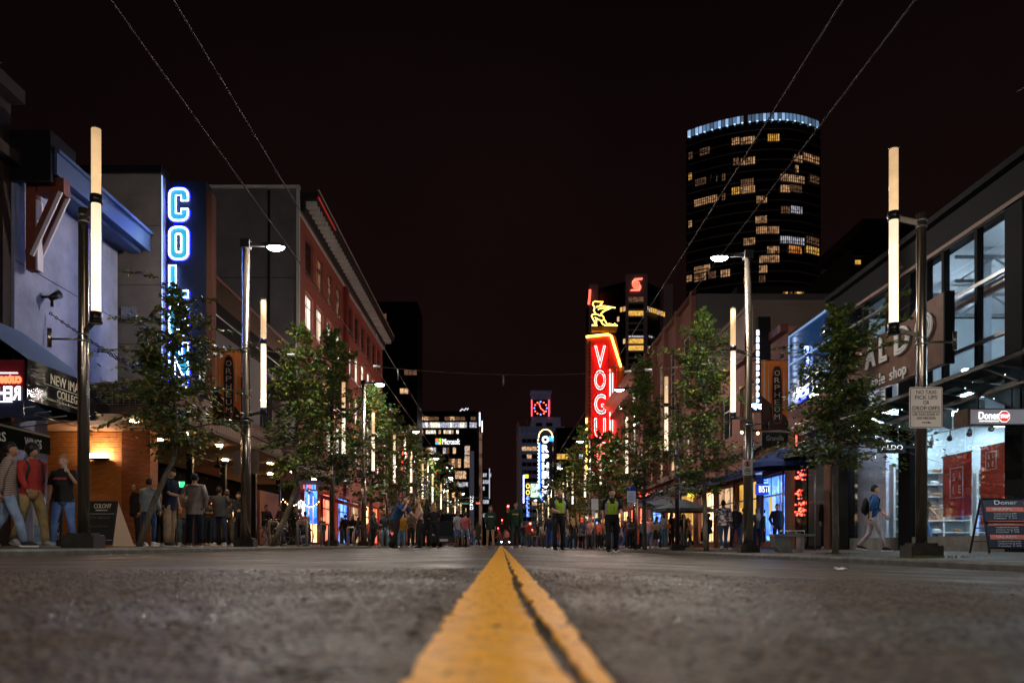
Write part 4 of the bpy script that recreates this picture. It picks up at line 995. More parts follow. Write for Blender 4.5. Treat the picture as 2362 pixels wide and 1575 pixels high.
arch = [[(470,235),(500,205),(540,165),(420,160),(340,150),(300,175),(285,225),(300,250),(330,275),(330,320),(310,365),(345,430),(350,455)], [(450,245),(480,262),(500,205)],
 [(385,300),(395,270),(480,262),(600,265),(700,285),(835,305)], [(420,350),(440,330),(560,315),(690,310),(780,290)], [(720,310),(640,350),(560,370),(580,385),(520,395),(540,410),(490,440)],
 [(345,450),(440,480),(475,505)], [(350,455),(280,465),(258,500),(290,570),(330,640),(345,690),(330,720),(270,720),(270,745),(395,735),(370,700),(378,580),(345,530),(380,560),(450,600),(520,615),(555,575),(550,530),(500,480),(485,440)],
 [(480,610),(520,690),(600,740),(885,745),(880,730),(845,720),(815,680),(790,715),(680,690),(630,700),(600,640),(560,590)]]
m = MB()
for pl in arch: m.tube(zz(pl), .058, 6)
part('archer_neon_figure', m, glow('neon_gold', (1.0, .58, .10), 5), t)
m = MB(); m.prism([P(1418, 1100, Y + .1), P(1440, 1100, Y + .1), P(1440, 845, Y + .1), P(1420, 850, Y + .1)], (0, 1.5, 0)); part('fluted_tower', m, mat('gold_render', (.62, .27, .05), .6, 0, var=.2, vs=2), t)
for px in (1422, 1428, 1434):
    m = MB(); m.cyl(P(px, 1098, Y), P(px, 850, Y), .06, 6); part('flute', m, mat('vogue_red_face'), t)
low_block(1, 82.6, 103, 8.6, m_brickb, 'low brick theatre block directly beyond the VOGUE sign', 11, lit=.3)
low_block(1, 103.3, 113, 7.4, m_greyb, 'small grey block at the far crossing, VOGUE side', 12, lit=.4)
low_block(1, 120, 149, 10.5, m_brickb, 'brown block that carries the ORPHEUM sign', 13, lit=.4)
low_block(1, 153, 200, 8.5, m_greyb, 'long grey block beyond the ORPHEUM sign', 14, lit=.5)

# ORPHEUM sign far away
Y = 150.0
t = thing('theatre_sign', 'blue-edged vertical ORPHEUM neon sign with bulb arch', 'neon sign', (PX(1258, Y), Y, 8))
m = MB(); m.box(P(1243, 1150, Y), P(1274, 1000, Y + .8)); part('cabinet', m, mat('navy_cabinet', (.012, .014, .05), .5), t)
for i, c in enumerate('ORPHEUM'):
    a = P(1250, 1022 + 20.4 * i, Y - .1); mb = text_mb(c, FR['cam'], a, PX(1266, Y) - PX(1250, Y), 17 * Y / FOC, .03, tube=.10); part('letter', mb, glow('orph_white', (.85, .9, 1), 3), t)
m = MB(); m.tube([P(1244, 1022, Y - .2), P(1244, 1120, Y - .2), P(1245, 1140, Y - .2), P(1250, 1152, Y - .2), P(1256, 1157, Y - .2)], .13, 6); part('neon_blue_edge', m, glow('neon_blue', (.10, .28, 1), 7), t)
bm = MB().ell((0, 0, 0), (.11, .11, .11), 6, 4).mesh('bulb'); bm.materials.append(glow('bulb_gold', (1, .68, .28), 6))
for i in range(17):
    a = math.pi * (1 - i / 16); inst('bulb', bm, t, P(1258.5 + 16 * math.cos(a), 1008 - 18 * math.sin(a), Y - .3))
for i in range(14): inst('bulb', bm, t, P(1241.5, 1014 + i * 8, Y - .3))
m = MB()
for i in range(4): m.box(P(1266, 1006 + i * 3, Y - .3), P(1277, 1007.6 + i * 3, Y - .2))
part('cyan_stripes', m, glow('cyan_far', (.05, .5, 1), 3), t)

# heritage clock-tower block far away
Y = 335.0; m_van = mat('cream_terracotta', (.42, .41, .46), .8, 0, var=.12, vs=.2, emit=(.10, .11, .20), es=.12)  # faint blue emission stands in for light on the facade
t = thing('clock_tower_block', 'pale terracotta high-rise topped by a square neon clock tower', 'building', (PX(1190, Y), Y, 0))
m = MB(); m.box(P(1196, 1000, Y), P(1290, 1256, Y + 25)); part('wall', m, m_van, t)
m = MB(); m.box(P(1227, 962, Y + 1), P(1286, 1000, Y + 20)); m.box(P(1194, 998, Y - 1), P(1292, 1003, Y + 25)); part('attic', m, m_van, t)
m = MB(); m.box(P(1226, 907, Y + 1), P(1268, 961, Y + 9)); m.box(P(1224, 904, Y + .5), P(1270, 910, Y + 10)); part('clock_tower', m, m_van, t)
m = MB(); m.box(P(1228, 922, Y + .6), P(1266, 960, Y + .95)); part('clock_face', m, mat('clock_dark', (.03, .004, .006), .6), t)
for px in (1226.5, 1266): 
    m = MB(); m.tube([P(px, 922, Y + .4), P(px, 960, Y + .4)], .2, 6); part('red_neon_edge', m, glow('clock_red', (1, .06, .10), 4), t)
for i in range(12):
    a = math.pi / 2 - i * math.pi / 6
    m = MB(); m.ell(P(1247 + 14.5 * math.cos(a), 941 - 14.5 * math.sin(a), Y + .4), (.33, .2, .33), 6, 4); part('hour_light', m, glow('clock_blue', (.1, .2, 1), 5) if i % 3 == 0 else glow('clock_red2', (1, .12, .06), 4), t)
m = MB(); m.bar(P(1247, 941, Y + .3), P(1243, 929, Y + .3), .3, .3); part('clock_hand', m, mat('clock_red2'), t)
m = MB(); m.bar(P(1247, 941, Y + .3), P(1258, 951, Y + .3), .3, .3); part('clock_hand', m, mat('clock_red2'), t)
strip_windows(t, 1236, 1252, 975, 983, Y + 1, 1, [m_glassd], 1); strip_windows(t, 1260, 1276, 975, 983, Y + 1, 1, [m_glassd], 1)
for k in range(11): strip_windows(t, 1204, 1286, 1012 + k * 18, 1021 + k * 18, Y, 7, [m_glassd, m_glassd, m_glassd, lit_warm], 20 + k)
m = MB()
for px in (1194, 1205, 1214): m.cyl(P(px, 1000, Y - 2), P(px, 968, Y - 2), .15, 5)
m.bar(P(1194, 972, Y - 2), P(1214, 972, Y - 2), .2, .2); m.bar(P(1194, 982, Y - 2), P(1214, 982, Y - 2), .2, .2); part('roof_scaffold', m, m_steel, t)
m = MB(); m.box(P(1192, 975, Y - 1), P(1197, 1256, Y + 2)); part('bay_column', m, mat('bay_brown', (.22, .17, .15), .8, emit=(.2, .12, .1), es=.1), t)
tower('office_tower', 'dim block with a few lit windows behind the ORPHEUM sign', 1284, 1345, 990, 300, 20, mat('night_block', (.03, .025, .026), .7), 6, [lit_warm, lit_cool, lit_yel], lit=.3)
# small distant signs under the clock tower
blade(1206, 1209.5, 1085, 1170, 160, 'I', glow('white_neon_v', (.6, .65, 1), 3), 'tall thin blue-white neon line sign below the clock tower', frac=.9)
blade(1213, 1222, 1113, 1172, 162, 'OOOO', glow('gold_blob', (1, .6, .08), 4), 'vertical row of golden round letters below the clock tower', frac=.95)
blade(1209, 1219, 1094, 1102, 161, 'SUB', m_ink, 'small yellow oval sign above the golden letters', back=glow('yellow_sign', (1, .75, .05), 2), horiz=True)
blade(1224, 1245, 1115, 1146, 158, ' ', m_wl, 'green and white video screen beside the ORPHEUM sign', back=litmat('video_screen', (.02, .25, .06), (.8, 1, .85), 1.6, .9))
blade(1214, 1222, 1143, 1192, 120, 'ELLLE', glow('blue_letters', (.1, .25, 1), 5), 'blue vertical neon sign near the red traffic signals', frac=.7)

# bank tower with the red globe S
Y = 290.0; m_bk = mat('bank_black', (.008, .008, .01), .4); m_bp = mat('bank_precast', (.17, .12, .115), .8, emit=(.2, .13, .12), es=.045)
t = thing('bank_tower', 'dark bank tower with pale central shaft bearing a red globe emblem', 'building', (PX(1467, Y), Y, 0))
m = MB(); m.prism([(PX(1378, Y), Y + 12, 0), (PX(1444, Y), Y + 2, 0), (PX(1490, Y), Y + 2, 0), (PX(1535, Y), Y + 10, 0), (PX(1535, Y), Y + 40, 0), (PX(1378, Y), Y + 40, 0)], (0, 0, PZ(645, Y))); part('dark_wings', m, m_bk, t)
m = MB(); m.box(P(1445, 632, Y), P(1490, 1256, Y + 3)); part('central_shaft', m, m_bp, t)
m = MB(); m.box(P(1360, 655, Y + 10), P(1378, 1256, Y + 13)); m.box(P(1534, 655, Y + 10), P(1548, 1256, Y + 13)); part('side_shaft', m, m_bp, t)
ms = [m_off, m_off, lit_yel, m_off, m_off, m_off, lit_cool, lit_yel, lit_yel, m_off, m_off, m_off]
ys_ = [685, 701, 717, 732, 748, 763, 774, 781, 797, 812, 828, 843]
for py, q in zip(ys_, ms):
    m = MB(); m.box(P(1450, py, Y - .15), P(1484, py + (4 if q is lit_cool else 11), Y - .05)); part('shaft_window', m, lit_dim if q is m_off and py == 685 else q, t)
def slant_windows(px0, px1, py, Y0, Y1, n, ms, seed, prob, h=11):
    rd = random.Random(seed)
    for i in range(n):
        if rd.random() > prob: continue
        u = (i + .1) / n; v = (i + .85) / n
        Ya, Yb = Y0 + (Y1 - Y0) * u, Y0 + (Y1 - Y0) * v; xa, xb = PX(px0, Y0) + (PX(px1, Y1) - PX(px0, Y0)) * u, PX(px0, Y0) + (PX(px1, Y1) - PX(px0, Y0)) * v
        z1 = PZ(py, Y0); z0 = PZ(py + h, Y0)
        m = MB(); m.quad((xa, Ya - .2, z0), (xb, Yb - .2, z0), (xb, Yb - .2, z1), (xa, Ya - .2, z1)); part('wing_window', m, rd.choice(ms), t)
for py, sd, pr in ((706, 1, .45), (726, 2, .35), (781, 4, .3), (800, 5, .3)): slant_windows(1443, 1382, py, 291.5, 301.5, 9, [lit_warm, lit_yel, lit_dim], sd, pr)
slant_windows(1491, 1534, 706, 291.5, 299.5, 9, [lit_warm, lit_white, lit_yel], 7, .9); slant_windows(1491, 1534, 797, 291.5, 299.5, 9, [lit_warm, lit_dim], 8, .4)
slant_windows(1491, 1534, 772, 291.5, 299.5, 9, [lit_cool, lit_dim], 9, .4, 4)
zs = lambda pts: [Vector((PX(1340 + x / 5.81, Y), Y - .3, PZ(590 + y / 5.81, Y))) for x, y in pts]
m_sr = glow('emblem_red', (1.0, .10, .06), 3.2); m_so = glow('emblem_orange', (1.0, .32, .18), 1.6)
m = MB(); m.add(zs([(715, 312), (825, 303), (813, 322), (735, 328), (705, 345), (692, 375), (693, 400), (682, 390), (684, 345)]), [(0, 1, 2, 3, 4, 5, 6, 7, 8)]); m.add(zs([(658, 470), (680, 452), (760, 450), (782, 432), (790, 390), (800, 400), (800, 440), (782, 470)]), [tuple(range(8))]); part('emblem_letter', m, m_so, t)
m = MB()
for rx in (1, .5): m.tube(zs([(738 + 46 * rx * math.cos(a), 390 + 50 * math.sin(a)) for a in np.linspace(0, 2 * math.pi, 17)[:-1]]), .16, 5, closed=True)
m.tube(zs([(738, 340), (738, 440)]), .14, 5)
for dy in (-24, 0, 24): w_ = 46 * math.sqrt(1 - (dy / 50) ** 2); m.tube(zs([(738 - w_, 390 + dy), (738 + w_, 390 + dy)]), .14, 5)
m.tube(zs([(715, 312), (825, 303), (813, 322), (735, 328), (700, 350), (690, 395)]), .16, 5); m.tube(zs([(658, 470), (782, 470), (800, 435), (798, 400)]), .16, 5)
part('emblem_globe', m, m_sr, t)
m = MB(); m.tube([P(1361, 668, Y + 9), P(1360, 685, Y + 9), P(1358, 702, Y + 9)], .4, 6); part('side_emblem', m, m_sr, t)

# ---------------------------------------------------------------- curved apartment tower
Yc = 240.0
t = thing('apartment_tower', 'tall curved apartment tower with scattered lit flats and blue-lit glass crown', 'building', (PX(1737, Yc), Yc, 0))
def arc(px):
    u = (px - 1800) / 215.0
    return 240 + 10.5 * u * u + (0 if px < 1800 else 6.5 * ((px - 1800) / 95.0) ** 2 * .55)
apx = np.linspace(1583, 1893, 32)
APZ = lambda py: (1256 - py) * 240 / FOC
Htop = APZ(278)
fl = 23.4 * 240 / FOC
m_at = mat('tower_glass_night', (.010, .010, .013), .18, 0, spec=.6)
m = MB(); base = [(PX(p, arc(p)), arc(p), 0) for p in apx]; base += [(PX(1850, 275), 275, 0), (PX(1640, 275), 275, 0)]
m.prism(base, (0, 0, Htop)); part('wall', m, m_at, t)
m = MB(); nfl = int(Htop / fl)
for f in range(6, nfl + 1):
    z = f * fl
    for p, q in zip(apx, apx[1:]):
        m.bar((PX(p, arc(p)), arc(p) - .12, z), (PX(q, arc(q)), arc(q) - .12, z), .3, .25)
fb = part('floor_bands', m, mat('slab_edge', (.55, .50, .50), .7), t); fb['kind'] = 'stuff'
lw = [('w',455,515,318),('w',525,635,312),('y',732,822,290),('d',210,288,395),('d',123,155,430),('d',465,510,475),('w',525,635,470),('w',935,1000,450),('w',1008,1130,450),('w',945,970,530),('y',123,150,590),
('d',175,258,630),('d',288,297,600),('c',333,342,600),('d',380,407,595),('d',525,625,635),('w',830,1017,603),('d',1058,1130,612),('y',455,515,700),('w',523,635,690),('w',830,905,682),('d',905,995,682),
('w',167,345,775),('d',380,407,745),('w',645,727,765),('d',835,905,845),('c',912,1000,845),('w',637,727,920),('w',122,150,955),('w',643,727,1000),('w',730,820,1000),('w',545,637,1088),('c',830,1015,1078),('d',1030,1128,1082),
('w',727,822,1152),('o',895,995,1150),('y',1028,1128,1156),('w',667,822,1222),('w',665,730,1300),('w',167,290,1300),('d',275,335,1345),('w',370,443,1332),('w',108,150,1375),('w',167,258,1365),('d',545,600,1385),('d',665,715,1375)]
lm = {'w': litmat('tower_warm', (.05, .018, .008), (1.0, .55, .27), .6, 1.1), 'y': litmat('tower_yellow', (.3, .12, .015), (1.0, .55, .12), .8, 1.2), 'd': lit_dim, 'c': litmat('tower_cool', (.03, .03, .04), (.75, .72, .85), .7, 1.1), 'o': litmat('tower_orange', (.08, .02, .005), (1.0, .35, .08), .8, 1.2)}
for k, x0, x1, yy in lw:
    pa, pb = 1550 + x0 / 3.335, 1550 + x1 / 3.335; py = 230 + yy / 3.335; pc = (pa + pb) / 2; z = (1256 - py) * arc(pc) / FOC
    f = round((z - .15 - fl * .5) / fl); z0 = f * fl + .45
    z0 = z - fl * .36; h = fl * .68
    n = max(1, int(round((pb - pa) / 9.5)))
    g = MB(); pa_, pb_ = pa, pb
    fr_ = MB()
    for i in range(n):
        a = pa_ + (pb_ - pa_) * i / n; b = pa_ + (pb_ - pa_) * (i + 1) / n
        A = Vector((PX(a, arc(a)), arc(a) - .3, z0)); B = Vector((PX(b, arc(b)), arc(b) - .3, z0))
        g.quad(A, B, B + Vector((0, 0, h)), A + Vector((0, 0, h)))
        for u in (0, .5): q = A.lerp(B, u); fr_.box((q.x - .11, q.y - .12, z0), (q.x + .11, q.y - .02, z0 + h))
        fr_.box((A.x, A.y - .1, z0 + h * .3), (B.x, B.y - .03, z0 + h * .34))
    w_ = part('window', g, lm[k], t); part('window_frame', fr_, m_off, w_)
cg = [glow('crown_glass_a', (.20, .36, .62), .55), glow('crown_glass_b', (.32, .52, .85), .9), mat('crown_glass_c', (.1, .14, .2), .4, emit=(.2, .32, .5), es=.3)]
cpx = np.linspace(1585, 1889, 36); rc = random.Random(9)
for i, (a, b) in enumerate(zip(cpx, cpx[1:])):
    if 15 <= i <= 15: continue
    m = MB(); A = Vector((PX(a + .8, arc(a)), arc(a) - .2, Htop + .1)); B = Vector((PX(b - .8, arc(b)), arc(b) - .2, Htop + .1)); u = Vector((0, 0, 2.1))
    m.quad(A, B, B + u, A + u); part('crown_pane', m, rc.choice(cg), t)
    if i % 2 == 0:
        m = MB(); C = (A + B) / 2; m.ell((C.x, C.y - .3, C.z - .05), (.32, .2, .22), 6, 4); part('crown_light', m, glow('crown_spot', (.45, .75, 1), 1.6), t)
m = MB()
for p, q in zip(apx, apx[1:]): m.bar((PX(p, arc(p)), arc(p) - .2, Htop + 2.3), (PX(q, arc(q)), arc(q) - .2, Htop + 2.3), .3, .2)
part('crown_rail', m, m_steel, t)
m = MB(); m.box((PX(1730, Yc), 245, Htop), (PX(1742, Yc), 250, Htop + 2.3)); part('roof_plant', m, m_off, t)
# dim silhouettes at the back of the shop row
t = thing('dark_roof_block', 'unlit roofline behind the glass shop with one glowing window', 'building', (PX(1965, 120), 120, 0))
m = MB(); m.prism([(PX(1965, 120), 120, 0), (PX(2070, 120), 120, 0), (PX(2070, 120), 140, 0), (PX(1965, 120), 140, 0)], (0, 0, PZ(575, 120))); m.box(P(1990, 530, 120.5), P(2170, 600, 138)); part('wall', m, mat('silhouette', (.022, .015, .014), .9), t)
m = MB(); m.box(P(1973, 600, 119.9), P(1985, 614, 119.98)); part('window', m, lit_yel, t)
m = MB()
for i in range(4): m.box(P(1965 - 4, 590 + i * 22, 119.2), P(2000, 592 + i * 22, 120))
part('balcony_slabs', m, mat('silhouette'), t)
t = thing('dark_roof_block', 'low dark rooftop stretched below the curved apartment tower', 'building', (PX(1800, 70), 70, 0))
m = MB(); m.box(P(1700, 660, 70), P(1990, 1256, 85)); part('wall', m, mat('silhouette'), t)
strip_windows(t, 1806, 1854, 674, 682, 70, 9, [lit_dim, lit_yel], 3, .6)
# ================================================================ R1: glass-fronted shoe shop building
m_mattb = mat('matt_black_cladding', (.005, .005, .006), .8, 0, spec=.12)
m_in = mat('shop_interior_paint', (.52, .62, .68), .7, 0, var=.04, vs=2)
m_brown = mat('rusted_sign_steel', (.075, .035, .022), .6, .2, var=.35, vs=4, bump=.2, bs=20)
m_shoe = mat('shoe_leather', (.03, .025, .025), .5); m_shoe2 = mat('shoe_tan', (.28, .14, .07), .5)
t = thing('glass_shop_building', 'glass and black steel two-storey shop building with shoe display', 'building', (11, 14, 0))
X = 11.0
m = MB(); m.box((10.9, 12, 7.45), (11.35, 27.3, 8.2)); m.box((10.7, 12, 8.15), (11.4, 27.3, 8.3)); part('roof_fascia', m, m_mattb, t)
m = MB(); m.box((10.86, 12, 7.40), (10.98, 27.3, 7.49)); part('fascia_trim', m, mat('brown_trim', (.14, .09, .075), .6), t)
for a, b in ((17.3, 17.9), (22.05, 22.7), (26.0, 27.3)):
    m = MB(); m.box((10.93, a, -.1), (11.4, b, 7.45)); part('column', m, m_mattb, t)
m = MB(); m.box((11.0, 12, 3.95), (22, 27, 4.25)); part('floor_slab', m, m_dark, t)
m = MB(); m.box((11.0, 12, 8.3), (24, 27.3, 8.4)); m.box((24, 12, -.1), (24.2, 27.3, 8.3)); m.box((11.4, 27.0, -.1), (24, 27.3, 7.9)); part('rear_shell', m, m_dark, t)
m = MB(); m.box((11.42, 26.9, 4.25), (24, 26.98, 7.5)); m.box((23.8, 12, 4.25), (23.9, 26.9, 7.5)); part('upper_room_wall', m, m_in, t)
m = MB(); zc = 7.62
vs = []; n = 110
for i in range(n + 1):
    y = 12.2 + 14.6 * i / n; z = zc + (.06 if i % 2 else 0); vs += [(11.4, y, z), (23.8, y, z)]
m.add(vs, [(2*i, 2*i+1, 2*i+3, 2*i+2) for i in range(n)]); part('corrugated_ceiling', m, mat('ceiling_metal', (.45, .50, .54), .5, .2), t)
m = MB()
for y in (14.5, 17.6, 20.7, 23.8):
    m.bar((11.4, y, 7.35), (23.8, y, 7.35), .06, .08); m.bar((11.4, y, 6.75), (23.8, y, 6.75), .06, .08)
    for k in range(14): xa = 11.5 + k * .88; m.bar((xa, y, 7.33 if k % 2 else 6.77), (xa + .88, y, 6.77 if k % 2 else 7.33), .04, .04)
part('roof_truss', m, mat('truss_grey', (.22, .25, .28), .5, .3), t)
m = MB(); m.cyl((12.0, 14, 6.4), (12.0, 26.8, 6.4), .14, 10); part('duct', m, m_steel, t)
m = MB(); m.box((12.6, 18.8, 4.25), (12.85, 19.05, 7.6)); m.box((12.6, 21.6, 4.25), (12.85, 21.85, 7.6)); m.box((12.4, 24.6, 4.25), (12.6, 24.8, 7.6)); part('inner_column', m, mat('inner_steel', (.30, .36, .42), .5), t)
for y in (15.5, 19.5, 23.5):
    for x in (13.2, 16.5):
        m = MB(); m.box((x, y, 5.1), (x + .8, y + .12, 5.14)); part('upper_light', m, glow('cool_fluorescent', (.70, .86, 1.0), 260), t)
# mullions, rails and panes
for y in (18.97, 20.4, 21.2, 23.4, 24.9):
    m = MB(); m.box((10.95, y, 4.2), (11.1, y + .11, 7.45)); part('mullion', m, m_mattb, t)
m = MB()
for z in (4.72, 6.07): m.box((10.93, 17.9, z), (11.02, 22.05, z + .075))
m.box((10.92, 22.7, 6.9), (11.02, 26, 6.96)); m.box((10.93, 12, 4.18), (11.05, 26, 4.24)); part('rails', m, m_steel, t)
for a, b in ((12.1, 17.28), (17.92, 18.96), (19.09, 20.39), (20.52, 22.04), (22.72, 24.88), (25.02, 25.98)):
    m = MB(); m.box((11.03, a, 4.25), (11.045, b, 7.44)); part('upper_pane', m, m_glass, t)
for a, b in ((12.1, 17.28), (17.92, 19.6), (19.63, 22.04), (22.72, 24.3), (24.33, 25.98)):
    m = MB(); m.box((11.03, a, .34), (11.045, b, 3.94)); part('shop_pane', m, m_glass, t)
m = MB(); m.box((10.98, 17.9, -.1), (11.3, 22.05, .34)); m.box((10.98, 22.7, -.1), (11.3, 26, .34)); m.box((10.98, 12, -.1), (11.3, 17.3, .34)); part('plinth', m, m_conc, t)
m = MB(); m.box((11.4, 26.3, 0), (18, 26.38, 3.95)); m.box((18, 12, 0), (18.1, 26.4, 3.95)); m.box((11.4, 12, -.02), (18, 26.4, .3)); part('shop_room', m, m_in, t)
m = MB(); m.box((11.4, 12, 3.86), (18, 26.4, 3.93)); part('shop_ceiling', m, m_in, t)
m = MB(); m.box((11.22, 24.05, .34), (11.3, 25.95, 3.9)); part('window_screen', m, mat('screen_lilac', (.58, .60, .70), .6), t)
for y in (13.5, 17, 20, 23, 25.2):
    for x in (11.42, 12.7, 15.2):  # row next to the glass is added to brighten the banners
        m = MB(); m.box((x, y, 3.80), (x + .9, y + .5, 3.855)); part('ceiling_light', m, glow('shop_panel', (.72, .90, 1.0), 40), t)
m = MB(); m.box((11.08, 23.0, 3.86), (11.18, 25.95, 3.9)); part('screen_fill_light', m, glow('screen_fill_strip', (.80, .86, 1.0), 130), t)  # added strip that brightens the window screen
m = MB(); m.cyl((12.2, 18, 3.25), (12.2, 25.5, 3.25), .018, 5); part('light_track', m, m_blackp, t)
for i in range(7):
    m = MB(); y = 18.6 + i * .95; m.cyl((12.2, y, 3.25), (12.2, y, 3.12), .02, 5); m.tube([(12.2, y, 3.13), (12.12, y - .1, 2.98)], [.045, .075], 8); part('track_spot', m, m_blackp, t)
# shelving with shoes: one shelving unit is a thing, the shoes on it are things
def shelf_unit(x0, x1, y, label):
    s = thing('shoe_shelf', label, 'shelf', (x0, y, .3)); 
    m = MB(); 
    for x in (x0, (x0 + x1) / 2, x1): m.box((x - .03, y - .3, .3), (x + .03, y, 2.5))
    part('uprights', m, m_white, s)
    for k in range(6):
        m = MB(); m.box((x0 + .031, y - .33, .5 + k * .37), (x1 - .031, y - .01, .53 + k * .37)); part('shelf_board', m, m_white, s)
    m = MB(); m.box((x0, y + .002, .3), (x1, y + .02, 2.5)); part('back_panel', m, mat('shelf_back', (.30, .36, .40), .7), s)
shelf_unit(12.9, 14.6, 25.9, 'white shoe shelf behind the red SALE banner'); shelf_unit(14.8, 16.6, 25.9, 'white shoe shelf deeper in the shop by the 50% off banner')
shelf_unit(11.5, 12.35, 24.4, 'narrow white shoe shelf close to the black column')
sh = MB(); sh.tube([(0, 0, .04), (.05, 0, .06), (.14, 0, .05), (.24, 0, .035)], [(.04, .045), (.045, .05), (.035, .045), (.02, .03)], 7); sh.box((-.02, -.035, 0), (.25, .035, .015)); shm = sh.mesh('shoe'); shm.materials.append(m_shoe)
rs = random.Random(4)
for (x0, x1, y) in ((12.9, 14.6, 25.62), (14.8, 16.6, 25.62), (11.5, 12.3, 24.12)):
    for k in range(6):
        x = x0 + .1
        while x < x1 - .3:
            if abs(x + .1 - (x0 + x1) / 2) > .16:
                o = inst('shoe', shm, None, (x, y, .532 + k * .37), rs.choice([m_shoe, m_shoe, m_shoe2, m_white]), (0, 0, rs.uniform(-.3, .3)))
                props(o, 'small shoe standing on a white shelf inside the glass shop', 'shoe', 'shoes displayed in the shop')
            x += rs.uniform(.3, .45)
m_sale = mat('sale_banner_red', (.60, .035, .018), .6, 0, var=.12, vs=2)
def banner_sale(y0, y1, z0, z1, label, second=False):
    b = thing('sale_banner', label, 'banner', (11.9, y0, z0))
    m = MB(); m.box((11.89, y0, z0), (11.90, y1, z1)); part('cloth', m, m_sale, b)
    m = MB(); m.cyl((11.9, y0 - .03, z1), (11.9, y1 + .03, z1), .015, 6); part('top_rod', m, m_blackp, b)
    for y in (y0 + .05, y1 - .05):
        m = MB(); m.cyl((11.9, y, z1), (12.2, y + .3, 3.25), .006, 4); part('hanging_cord', m, m_steel, b)
    if not second:
        c, s, zc_ = (y0 + y1) / 2, .62, 1.75
        m = MB()
        for (a1, b1, a2, b2) in ((c - s/2, zc_ - .4, c + s/2, zc_ - .38), (c - s/2, zc_ + .38, c + s/2, zc_ + .4), (c - s/2, zc_ - .38, c - s/2 + .02, zc_ + .38), (c + s/2 - .02, zc_ - .38, c + s/2, zc_ + .38)): m.box((11.875, a1, b1), (11.886, a2, b2))
        part('printed_box', m, m_inkw, b)
        for ch, dy, dz in (('S', .18, .06), ('A', -.10, .06), ('L', .18, -.28), ('E', -.10, -.28)): letters(b, ch, FR['R'], (11.885, c + dy, zc_ + dz), .1, .2, m_inkw, 'letter', .004)
    else:
        m = MB(); c = y1 - .45
        for (a1, b1, a2, b2) in ((c - .22, 1.95, c + .22, 1.965), (c - .22, 2.38, c + .22, 2.395), (c - .22, 1.965, c - .205, 2.38), (c + .205, 1.965, c + .22, 2.38)): m.box((11.875, a1, b1), (11.886, a2, b2))
        part('printed_box', m, m_inkw, b)
        for ch, dy, dz in (('S', .12, .24), ('A', -.04, .24), ('L', .12, .06), ('E', -.04, .06)): letters(b, ch, FR['R'], (11.885, c + dy, 1.97 + dz), .06, .12, m_inkw, 'letter', .004)
        letters(b, '50%', FR['R'], (11.885, y1 - .95, 1.5), .75, .33, m_inkw, 'lettering', .004); letters(b, 'off', FR['R'], (11.885, y1 - 1.22, 1.2), .3, .2, m_inkw, 'lettering', .004)
banner_sale(20.84, 22.2, .88, 2.5, 'red banner with boxed SALE letters hanging in the shop window')
banner_sale(18.3, 20.45, .62, 2.55, 'red banner with 50% off in white hanging in the shop window', True)
# ALDO fascia sign
t = thing('shop_sign', 'rusty brown fascia sign with big white ALDO sale shop letters', 'sign', (10.2, 19, 4.3))
m = MB(); m.prism([(10.2, 19.0, 4.32), (10.2, 24.3, 4.36), (10.2, 24.3, 5.75), (10.2, 20.6, 5.78), (10.2, 20.3, 5.95), (10.2, 19.0, 5.95)], (.17, 0, 0)); part('panel', m, m_brown, t)
m = MB(); m.box((10.19, 18.94, 4.3), (10.42, 19.0, 5.97)); part('end_plate', m, m_mattb, t)
m_al = mat('white_channel_letter', (.34, .34, .32), .5, emit=(1, .95, .9), es=.10)
for ch, ya, w, z0 in (('A', 22.95, .62, 4.98), ('L', 22.1, .42, 4.98), ('D', 21.25, .78, 4.98), ('O', 20.2, .84, 5.0)):
    mb = text_mb(ch, FR['R'], (10.13, ya, z0), w, .70, .02, tube=.034); part('letter', mb, m_al, t)
for ch, ya, w, z0, h in (('s', 22.62, .17, 4.42, .2), ('a', 22.40, .19, 4.42, .2), ('l', 22.14, .05, 4.42, .31), ('e', 22.02, .2, 4.42, .2), ('s', 21.55, .17, 4.42, .2), ('h', 21.33, .17, 4.42, .31), ('o', 21.10, .2, 4.42, .2), ('p', 20.86, .19, 4.33, .29)):
    mb = text_mb(ch, FR['R'], (10.16, ya, z0), w, h, .02); part('letter', mb, m_al, t)
t = thing('shop_sign', 'small black projecting ALDO sign over the doorway', 'sign', (9.6, 21.0, 2.5))
m = MB(); m.box((9.62, 21.0, 2.47), (10.3, 21.1, 2.75)); part('box', m, m_blackp, t); m = MB(); m.box((10.3, 21.02, 2.6), (11, 21.08, 2.66)); part('arm', m, m_black, t)
letters(t, 'ALDO', FR['cam'], (9.68, 20.99, 2.55), .54, .12, glow('aldo_white', (.9, .95, 1), 1.0))
# canopy with steel fins
t = thing('glass_canopy', 'steel-finned glass canopy over the pavement with tiny lights', 'canopy', (10, 14.5, 3.2))
m_cg = glassmat('canopy_glass', (.35, .42, .40), .12, .15)
for i in range(9):
    y = 14.6 + i * 1.37
    m = MB(); m.prism([(10.98, y, 2.95), (10.98, y, 3.42), (9.35, y, 3.62), (9.35, y, 3.56), (10.3, y, 3.22)], (0, .09, 0)); part('fin', m, m_blackp, t)
    m = MB(); m.ell((9.75, y - .02, 3.42), (.014, .014, .014), 6, 4); m.ell((10.35, y - .02, 3.2), (.014, .014, .014), 6, 4); part('spot', m, glow('tiny_spot', (.85, .95, 1), 3), t)
    if i < 8:
        m = MB(); m.quad((9.33, y + .1, 3.645), (9.33, y + 1.36, 3.645), (10.99, y + 1.36, 3.445), (10.99, y + .1, 3.445)); part('canopy_pane', m, m_cg, t)
